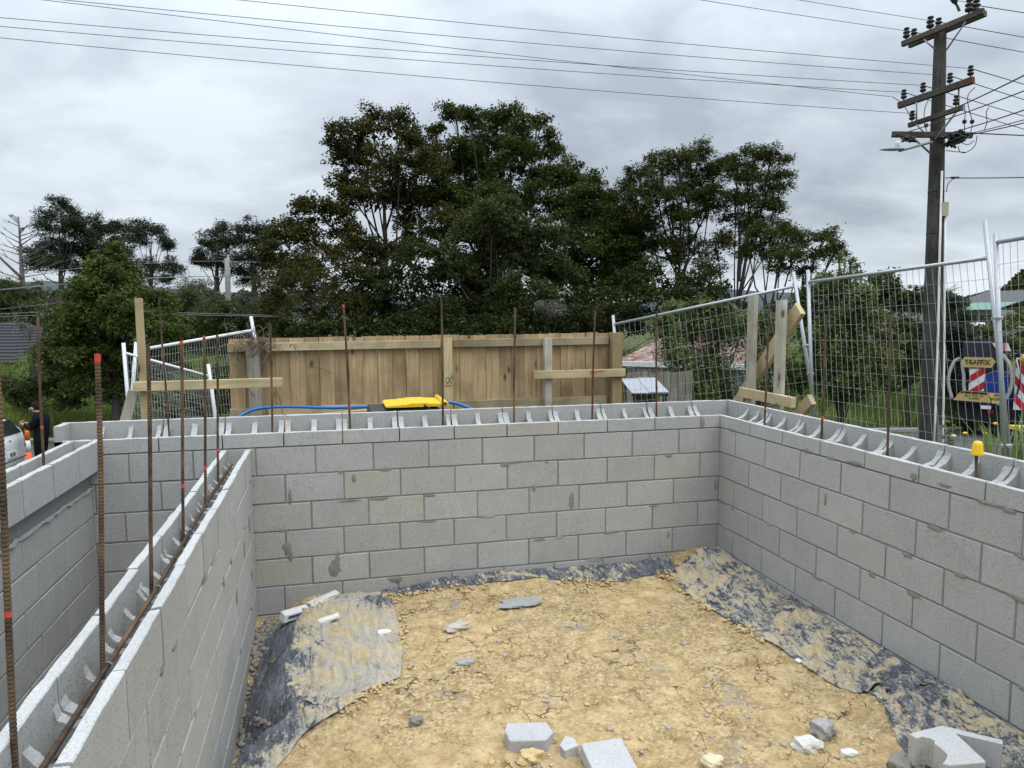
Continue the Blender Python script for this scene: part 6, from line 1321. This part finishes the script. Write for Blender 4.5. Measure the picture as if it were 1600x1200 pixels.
pine('open windswept pine with bare lower limbs', (-16.661,52.099,2.161), [(-16.937,53.629,7.784,0.524),(-16.237,53.569,7.513,0.525),(-15.704,53.445,7.041,0.478),(-16.751,50.987,6.921,0.409),(-16.792,53.938,6.882,0.48),(-15.276,52.556,6.394,0.33),(-15.053,52.888,6.151,0.285),(-16.228,51.847,4.651,0.605),(-15.646,52.685,4.624,0.568),(-14.967,53.29,5.055,0.384),(-14.473,52.426,4.246,0.427),(-17.075,53.428,3.854,0.573),(-14.644,49.468,3.704,0.449)], dens=.9, trunk=.26, twigs=4, fill=0)
pine('pine leaning left over the gap, before the slim pole', (-11.235,48.699,2.088), [(-10.995,47.478,6.483,0.611),(-10.757,48.784,7.076,0.448),(-11.947,49.972,6.29,0.548),(-12.05,47.901,5.338,0.483),(-11.189,49.903,5.757,0.824),(-11.706,49.676,4.737,0.638),(-10.081,46.65,5.901,0.605),(-10.626,48.652,4.543,0.719),(-12.241,47.928,4.773,0.264)])
pine('broad flat topped pine right of the slim pole', (-8.609,48.057,2.077), [(-8.595,46.434,6.849,0.692),(-7.71,46.575,6.716,0.784),(-9.395,47.81,6.383,0.62),(-8.264,46.853,5.874,0.963),(-7.204,46.658,5.962,0.701),(-8.844,46.228,4.948,0.863),(-7.912,47.98,4.753,0.988),(-9.622,47.937,4.064,0.802),(-8.758,48.766,3.676,0.91)])
# leafless tree
dt = thing('dead_tree', 'leafless grey tree standing alone at the far left of the skyline', 'tree', (-22.302,46.225,2.006)); mb = MB(); rg = random.Random(4)
tb, tp = Vector((-22.262,46.216,2.006)), Vector((-22.44,46.767,7.336)); mb.tube([tb.lerp(tp, k) for k in np.linspace(0, 1, 8)], [.19 - .165*k for k in np.linspace(0, 1, 8)], 7); mb.build('trunk', PBARK, dt, True)
mb = MB()
for k in np.linspace(.25, .97, 26):
    q = tb.lerp(tp, float(k)); s = rg.choice((-1, 1)); Lb = (1.05 - k) * rg.uniform(1.6, 3.0) + .4; d = (rx * s + toV * rg.uniform(-.6, .6) + Vector((0, 0, rg.uniform(.1, .6)))).normalized()
    P = [q, q + d*Lb*.5 + Vector((0, 0, .05)), q + d*Lb + Vector((0, 0, .25*Lb*rg.random()))]; mb.tube(P, [.045, .03, .012], 4)
    for j in range(3): e_ = P[1].lerp(P[2], rg.random()); mb.tube([e_, e_ + (d + Vector((0, 0, rg.uniform(.2, .9)))).normalized() * Lb * .3], [.02, .008], 4)
mb.tube([tb + Vector((0, 0, 1.4)), tb - rx*1.2 + Vector((0, 0, 2.6)), tb - rx*2.6 + Vector((0, 0, 4.2))], [.10, .07, .02], 5); mb.tube([tb + Vector((0, 0, .9)), tb - rx*1.6 + Vector((0, 0, 1.4)), tb - rx*3.2 + Vector((0, 0, 1.7))], [.09, .06, .02], 5)
mb.build('branches', PBARK, dt, True)
tree('broadleaf_tree', 'big fresh green tree left of the pine post, in front of the pines', (-9.133,16.79,-1.911), [(-9.068,17.363,2.498,0.436),(-9.144,16.682,2.043,0.422),(-8.888,17.861,2.08,0.485),(-9.435,16.282,1.726,0.344),(-9.943,17.154,1.673,0.25),(-9.01,16.672,1.484,0.6),(-8.391,16.757,1.401,0.536),(-9.773,16.521,1.131,0.452),(-10.865,18.096,0.879,0.371),(-9.514,16.905,0.782,0.713),(-8.393,15.995,0.693,0.76),(-7.879,16.986,1.137,0.437),(-7.586,15.882,0.429,0.625),(-10.418,17.403,0.335,0.579),(-9.516,16.758,-0.102,0.781),(-8.607,16.965,-0.306,0.835),(-7.851,17.47,-0.441,0.638),(-10.531,17.859,-0.507,0.593),(-10.869,17.228,-0.192,0.394),(-8.298,17.231,-1.253,0.704),(-9.188,17.152,-1.037,0.657),(-9.903,16.823,-0.989,0.534)], L_BROAD, .095, .22, 1.0, 38, .20, nsub=7)
sb_ = shrub('pale bare branched shrub before the dark tiled roof', (-11.621,18.51,-1.095), [(-11.118,17.867,0.788,0.256),(-11.932,18.926,0.505,0.229),(-12.179,18.942,0.696,0.19),(-11.435,19.584,1.277,0.236)], L_GREY, leaf=.06, dens=.35, per=10, twigs=14, fill=0, bark=PBARK, trunk=.05, seed=5)
shrub('olive thicket at the far left behind the pale branches', (-17.712,32.301,-2.165), [(-18.367,34.313,2.184,0.806),(-17.023,32.848,1.838,0.781),(-18.271,32.347,1.674,0.88),(-18.15,33.913,0.948,1.047),(-15.867,30.627,1.073,0.852),(-18.24,31.482,0.513,1.032)], L_OLIVE)
shrub('olive thicket behind the slim grey pole', (-8.541,26.056,-0.797), [(-9.426,26.599,0.767,0.788),(-8.554,26.532,0.895,0.897),(-7.456,24.994,1.013,0.91),(-6.639,26.089,0.756,0.899),(-9.241,27.355,-0.043,0.974),(-7.831,25.623,-0.01,0.93),(-6.724,25.49,-0.148,0.883),(-5.642,24.758,0.753,0.663)], L_OLIVE, twigs=4)
shrub('dome shaped shrub with pale flower heads below the gap in the pines', (-9.142,29.398,0.188), [(-9.058,28.946,2.171,0.566),(-9.938,31.18,2.08,0.421),(-8.585,29.078,2.009,0.399),(-9.359,30.964,1.657,0.54)], L_GREY, leaf=.08, flat=.5)
shrub('pale flowering shrub right of the slim grey pole', (-5.817,26.521,0.213), [(-6.434,27.945,1.45,0.449),(-5.673,26.882,1.565,0.491),(-5.086,25.773,1.276,0.37),(-6.054,28,1.031,0.451),(-6.777,26.879,1.616,0.324)], L_GREY, leaf=.08, flat=.6)
shrub('pale flowering shrub low behind the right half of the fence', (4.168,18.361,-0.16), [(3.75,17.878,1.106,0.3),(4.144,17.558,1.017,0.298),(4.35,18.964,0.717,0.316)], L_GREY, leaf=.07, flat=.7, dens=.7)
shrub('low hedge before the orange timber house', (-4.439,21.967,-0.648), [(-4.981,22.173,0.335,0.234),(-4.455,21.542,0.272,0.23),(-3.958,21.883,0.284,0.234),(-3.42,20.898,0.344,0.272)], L_UNDER)
B_ = 'bushes behind the right mesh fence'
shrub('weeping light green bush with hanging sprays, before the rusty roof', (3.428,6.572,-1.009), [(3.148,6.977,0.977,0.26),(3.447,6.69,0.995,0.28),(3.749,6.429,0.945,0.276),(3.457,7.055,0.56,0.36),(4.009,6.971,0.521,0.362),(2.848,6.233,0.13,0.291),(3.588,6.672,0.038,0.352),(3.089,6.439,-0.401,0.39),(3.989,7.006,-0.536,0.414),(4.454,6.829,0.735,0.288),(4.382,6.2,0.759,0.252),(4.671,6.14,0.598,0.252),(4.247,6.056,0.059,0.295),(5.16,6.825,-0.12,0.318),(2.738,6.652,0.686,0.23),(2.986,6.938,0.33,0.189),(4.617,6.295,-0.545,0.327)], L_WILLOW, leaf=.078, tuft=.16, dens=1.3, per=34, asp=3.5, droop=1.4, twigs=4, group=B_, lo=-.8)
shrub('dense small leaved green bush between the clamped posts and the power pole', (6.215,6.4,-1.089), [(5.772,6.908,1.196,0.271),(6.125,6.782,1.315,0.295),(6.625,6.838,1.345,0.273),(6.355,6.102,1.172,0.235),(5.995,6.955,0.728,0.398),(6.154,6.338,0.729,0.43),(6.823,6.467,0.725,0.342),(5.82,6.413,0.193,0.431),(6.369,6.23,0.193,0.454),(7.1,6.337,0.117,0.293),(5.675,6.563,-0.296,0.388),(6.176,6.304,-0.372,0.432),(7.04,6.573,-0.39,0.373),(7.222,6.412,0.418,0.196)], L_WILLOW, leaf=.075, tuft=.17, dens=1.3, per=36, asp=2.2, droop=.5, twigs=3, group=B_, lo=-.8)
shrub('thin sprigs rising over the top of the small leaved bush', (6.794,6.973,0.976), [(6.321,6.547,1.63,0.109),(6.659,6.767,1.856,0.074),(6.959,6.952,1.787,0.075),(7.151,7.534,2.091,0.065),(7.279,7.422,1.632,0.104),(6.699,7.146,1.923,0.063),(6.617,6.442,1.591,0.06)], L_WILLOW, leaf=.05, tuft=.09, dens=.6, per=9, twigs=5, trunk=.012, fill=0)
tree('round_tree', 'dark round tree on the skyline left of the power pole', (22.22,23.79,0.02), [(22.912,24.726,2.377,0.565),(22.611,23.663,2.084,0.487),(21.933,24.287,1.983,0.493),(22.887,24.444,1.683,0.624),(23.372,24.073,1.551,0.372)], L_TALL, .16, .34, 1.1, 30, .16)
shrub('olive bush against the left side of the power pole', (14.139,13.195,-1.686), [(14.23,13.433,1.431,0.317),(14.55,14.206,1.13,0.329),(14.322,13.189,1.17,0.314),(13.933,13.232,0.488,0.471),(15.132,13.86,0.27,0.409),(13.428,12.892,-0.178,0.463),(14.083,12.908,-0.479,0.506),(14.466,13.842,-1.149,0.49)], L_OLIVE, leaf=.10, tuft=.22)
shrub('brown green tall bush behind the power pole', (27.661,26.522,-0.762), [(25.884,25.646,1.594,0.395),(28.832,27.688,2,0.423),(29.612,26.955,1.564,0.488),(29.181,26.107,1.274,0.408)], L_OLIVE, leaf=.14, tuft=.3)
tree('conifer', 'dark layered conifer between the power pole and the truck', (16.406,13.585,-2.63), [(15.992,13.593,1.18,0.244),(16.678,14.45,0.839,0.34),(17.318,14.564,0.752,0.344),(15.719,13.269,0.316,0.441),(16.744,13.732,0.258,0.331),(16.152,13.988,-0.157,0.375),(16.562,13.763,-0.319,0.539),(16.766,13.363,-0.244,0.245),(15.648,13.192,-0.924,0.522),(16.941,13.785,-1.098,0.418),(16.666,14.277,-1.706,0.511),(15.869,12.891,-1.606,0.438)], L_PINE, .12, .24, 1.1, 30, .12, asp=3, flat=.55)
shrub('light green bush right of the leaning fence posts', (19.255,13.949,-2.356), [(17.919,13.921,0.244,0.338),(19.432,14.897,0.546,0.356),(19.922,14.736,0.765,0.444),(20.195,14.372,0.654,0.527),(18.06,13.401,-0.057,0.455),(20.079,14.449,-0.224,0.573),(19.603,15.092,-0.692,0.361),(21.42,14.777,0.198,0.678)], L_WILLOW, leaf=.10, tuft=.24)
# palms / cabbage tree
def palm(label, base, top, n, L, seed, mat, name='palm_tree'):
    base, top = Vector(base), Vector(top); t = thing(name, label, 'palm tree', base); mb = MB(); mb.tube([base, base.lerp(top, .5) + rx*.05, top], [.16, .14, .12], 8); mb.build('trunk', BARK, t, True)
    rg = random.Random(seed); V, F, tn = [], [], []
    for i in range(n):
        a = 2*math.pi*i/n + rg.uniform(-.2, .2); el = rg.uniform(-.1, 1.2); d = Vector((math.cos(a)*math.cos(el), math.sin(a)*math.cos(el), math.sin(el))); p = top.copy(); pts = [p.copy()]
        for j in range(7): d = (d + Vector((0, 0, -.17))).normalized(); p = p + d * L/7; pts.append(p.copy())
        for j in range(1, 8):
            ax_ = (pts[j] - pts[j-1]).normalized(); sd2 = ax_.cross(Vector((0, 0, 1))).normalized(); ll = L * .26 * math.sin(math.pi * (j + .6)/8.6)
            for s in (-1, 1):
                for o2 in (0, .5):
                    c = pts[j-1].lerp(pts[j], o2); e_ = c + (sd2*s + ax_*.7).normalized()*ll + Vector((0, 0, -.12*ll)); k = len(V); w = ax_ * L*.016
                    V += [c - w, c + w, e_]; F.append((k, k+1, k+2)); tn.append(rg.uniform(.2, .8))
    npmesh('crown', [tuple(v) for v in V], F, mat, False, {'tint': ('FACE', tn)}, t); return t
palm('palm crown showing just right of the power pole on the skyline', (31.926,29.635,-0.552), (32.065,29.845,2.01), 26, 1.15, 1, L_TALL)
palm('small bright green palm beside the orange timber house', (-6.778,32.886,-0.546), (-6.88,32.997,0.359), 18, .9, 2, L_BROAD)
palm('cabbage palm with spiky leaves right of the end fence posts', (21.178,15.611,-1.685), (21.272,15.766,0.18), 24, 1.0, 3, L_WILLOW)
palm('spiky yellow green palm by the brick wall of the tiled house', (-12.406,20.201,-1.632), (-12.382,20.285,-0.684), 24, .75, 4, L_WILLOW)
# far wooded hill at the right, far tree line
def wood_mass(name, quads, n, size, mat, seed):
    r = np.random.default_rng(seed); P = []
    for (x, y, z, rad) in quads:
        d = r.normal(size=(n, 3)); d /= np.linalg.norm(d, axis=1)[:, None]; d[:, 2] = np.abs(d[:, 2]); P.append(np.array((x, y, z)) + d * rad * (.8 + .25 * r.random((n, 1))))
    P = np.concatenate(P); V, F = leaves(P, size, .5, seed, 1.4); o = npmesh(name, V, F, mat, False, {'tint': ('FACE', np.clip(r.normal(.4, .25, len(P)), 0, 1))}); o['kind'] = 'stuff'; return o
wood_mass('wooded_hillside', [(56.833,45.538,1.01,2.957),(50.04,41.399,0.48,1.867),(61.855,47.311,1.602,4.16),(63.608,45.131,0.991,5.216),(52.211,44.2,0.466,1.205)], 5200, .55, L_RUSTY, 4)
wood_mass('far_treeline', [(76.015,77.89,1.906,1.247),(76.914,75.531,1.699,1.396),(75.253,70.84,1.807,1.324),(78.201,71.532,1.982,1.512),(84.852,75.476,2.396,1.776),(68.113,72.704,1.673,1.326),(68.634,76.639,1.549,1.383),(64.075,75.998,1.38,1.359),(59.31,74.912,1.215,1.328),(58.615,79.161,1.247,1.384),(51.455,75.793,1.239,1.313),(47.775,77.265,1.258,1.321),(44.943,80.339,1.118,1.524)], 700, .7, L_TALL, 5)
wood_mass('far_treeline', [(-44.372,94.662,3.149,2.027),(-41.311,93.718,2.358,1.713),(-39.999,97.739,2.422,1.796),(-37.329,98.503,2.598,1.988),(-34.487,98.933,2.44,2.012),(-29.392,91.476,2.632,1.882),(-27,93.355,2.35,1.934),(-23.644,91.567,2.479,1.595),(-21.014,93.288,2.185,1.636),(-17.689,91.547,2.158,1.782),(-15.004,94.671,2.368,2.023),(-10.528,88.828,2.115,2.084)], 800, .7, L_PINE, 6)

# ---------------------------------------------------------------- grass and flowers
def blades(n, xs, ys, hmin, hmax, seed, keep=None):
    r = np.random.default_rng(seed); x = r.uniform(*xs, n); y = r.uniform(*ys, n); s = road_s(x, y); ok = (s > .35) | (s < -5.6)
    if keep is not None: ok &= keep(x, y, s)
    cl_ = fbm(x * .7, y * .7, 91, 3); x, y = x[ok], y[ok]; h = r.uniform(hmin, hmax, len(x)) * (1 + 1.2 * cl_[ok]); z = gheight(x, y)
    a = r.uniform(0, 6.283, len(x)); ln = r.uniform(.1, .75, len(x)) * h; w = r.uniform(.005, .011, len(x)) * np.clip(np.hypot(x + 3, y + 5) / 12, .7, 2)
    dx_, dy_ = np.cos(a), np.sin(a); b0 = np.stack([x, y, z - .03], 1); px_ = np.stack([-dy_, dx_, 0*x], 1) * w[:, None]
    m_ = b0 + np.stack([dx_*ln*.35, dy_*ln*.35, h*.62], 1); t_ = b0 + np.stack([dx_*ln, dy_*ln, h], 1)
    V = np.stack([b0 - px_, b0 + px_, m_ + px_*.8, m_ - px_*.8, t_], 1).reshape(-1, 3); k = np.arange(len(x))[:, None] * 5
    F = np.concatenate([k + [0, 1, 2], k + [0, 2, 3], k + [3, 2, 4]]); tint = np.clip(np.tile(r.normal(.5, .22, len(x)) + cl_[ok]*.8, 3), 0, 1)
    o = npmesh('grass', V, F, L_GRASS, False, {'tint': ('FACE', tint)}); o['kind'] = 'stuff'; return o
blades(90000, (-24, -5), (13, 29), .3, .75, 1, lambda x, y, s: s > .35)
blades(70000, (2, 21), (9, 26), .2, .5, 2)
blades(22000, (-5.8, 6), (4.2, 14), .3, .8, 3, lambda x, y, s: s < -5.6)
blades(9000, (1.6, 9), (1, 8), .15, .35, 4)
shrub('low leafy plants behind the white mesh fence', (-5.31,6.658,-0.8), [(-5.623,6.322,-0.356,0.228),(-5.388,6.92,-0.376,0.262),(-4.898,6.251,-0.274,0.25),(-4.745,6.681,-0.522,0.221),(-5.548,6.737,-0.652,0.258),(-5.191,7.063,-0.655,0.288),(-4.77,6.653,-0.066,0.179)], L_BROAD, leaf=.07, tuft=.15, dens=1.0, trunk=.03)
shrub('overgrown scrub at the foot of the dark tiled house', (-11.447,18.431,-1.472), [(-12.461,18.94,-1.208,0.459),(-11.527,18.028,-1.055,0.37),(-11.202,18.498,-1.2,0.456),(-10.541,17.734,-1.425,0.444),(-12.204,19.092,-1.617,0.464)], L_OLIVE, leaf=.09, tuft=.2)
def flower(label, p, h, kind, group):
    p = Vector(p); o = thing('flower', label, 'flower', p - Vector((0, 0, h)), group); mb = MB(); mb.tube([p - Vector((0, 0, h)), p - Vector((.01, 0, h*.5)), p], .004, 4); mb.build('stem', plain('flower_stem', (.07, .11, .03), .8, .2, 10, bump=0) if 'flower_stem' not in bpy.data.materials else bpy.data.materials['flower_stem'], o)
    mb = MB(); mb.lathe(p, (0, 0, 1), [(.006, -.012), (.024, 0), (.028, .012), (.012, .022)], 9); mb.build('flower_head', kind, o, True)
YF = plain('yellow_petal', (.72, .48, .03), .7, .15, 40, bump=0); WF = plain('white_petal', (.72, .72, .66), .7, .1, 40, bump=0)
for u, v, lab in ((1508,678,'yellow dandelion just left of the yellow safety cap'), (1539,678,'yellow dandelion just right of the yellow safety cap'), (1555,663,'taller yellow dandelion close to the leaning fence post'), (1490,682,'small white bloom left of the dandelions')):
    flower(lab, {1508: (3.848,1.346,-0.531), 1539: (4.153,1.373,-0.549), 1555: (4.359,1.435,-0.455), 1490: (3.721,1.374,-0.56)}[u], .5, WF if u == 1490 else YF, 'small flowers behind the block wall')
r = np.random.default_rng(3); fx, fy = [], []
pts = []
for (cx_, cy_, n, sp) in ((-9.6, 17.5, 10, 1.6), (-4.6, 6.4, 9, .5), (10.8, 12.5, 26, .8), (-13, 19, 10, 2.0)):
    for i in range(n):
        x, y = cx_ + r.normal(0, sp), cy_ + r.normal(0, sp*.6); s = road_s(x, y)
        if s > .3 or s < -5.5: pts.append((x, y, float(gheight(x, y)) + r.uniform(.45, .8)))
V, F = rocky(len(pts), *[np.array([p[i] for p in pts]) for i in range(3)], r.uniform(.018, .04, len(pts)), 5, 1, .4)
o = npmesh('white_flowers', V, F, WF); o['kind'] = 'stuff'
flax = thing('flax_clump', 'spiky grass clump behind the last fence posts', 'plant', (3.991,0.876,-0.754)); q = Vector((4.009,0.865,-0.822)); rg = random.Random(3); V, F, tn = [], [], []
for i in range(90):
    a = rg.uniform(0, 6.28); d = Vector((math.cos(a), math.sin(a), 0)); c = q + d * rg.uniform(0, .22) + rx * rg.uniform(-.3, .25); h_ = rg.uniform(.22, .62); s = Vector((-d.y, d.x, 0)) * .010; k = len(V); m_ = c + d*.08 + Vector((0, 0, h_*.6)); e_ = c + d*rg.uniform(.12, .34) + Vector((0, 0, h_))
    V += [c - s, c + s, m_ + s, m_ - s, e_]; F += [(k, k+1, k+2), (k, k+2, k+3), (k+3, k+2, k+4)]; tn += [rg.uniform(.2, .9)] * 3
npmesh('blades', [tuple(v) for v in V], F, L_GRASS, False, {'tint': ('FACE', tn)}, flax)
for u, v, t, lab in ((0, 0, 0, 'leafy weed standing left of the yellow safety cap'),):
    q = Vector((3.838,1.549,-0.593)); w = thing('weed', lab, 'plant', q - Vector((0, 0, .5))); V_, F_ = leaves(np.array(q) + np.random.default_rng(2).normal(0, 1, (60, 3)) * (.05, .05, .10), .07, .4, 3, 2.2); npmesh('foliage', V_, F_, L_BROAD, False, {'tint': ('FACE', np.full(60, .8))}, w)
    mb = MB(); mb.tube([q - Vector((0, 0, .55)), q], .006, 4); mb.build('stem', PLTD, w)
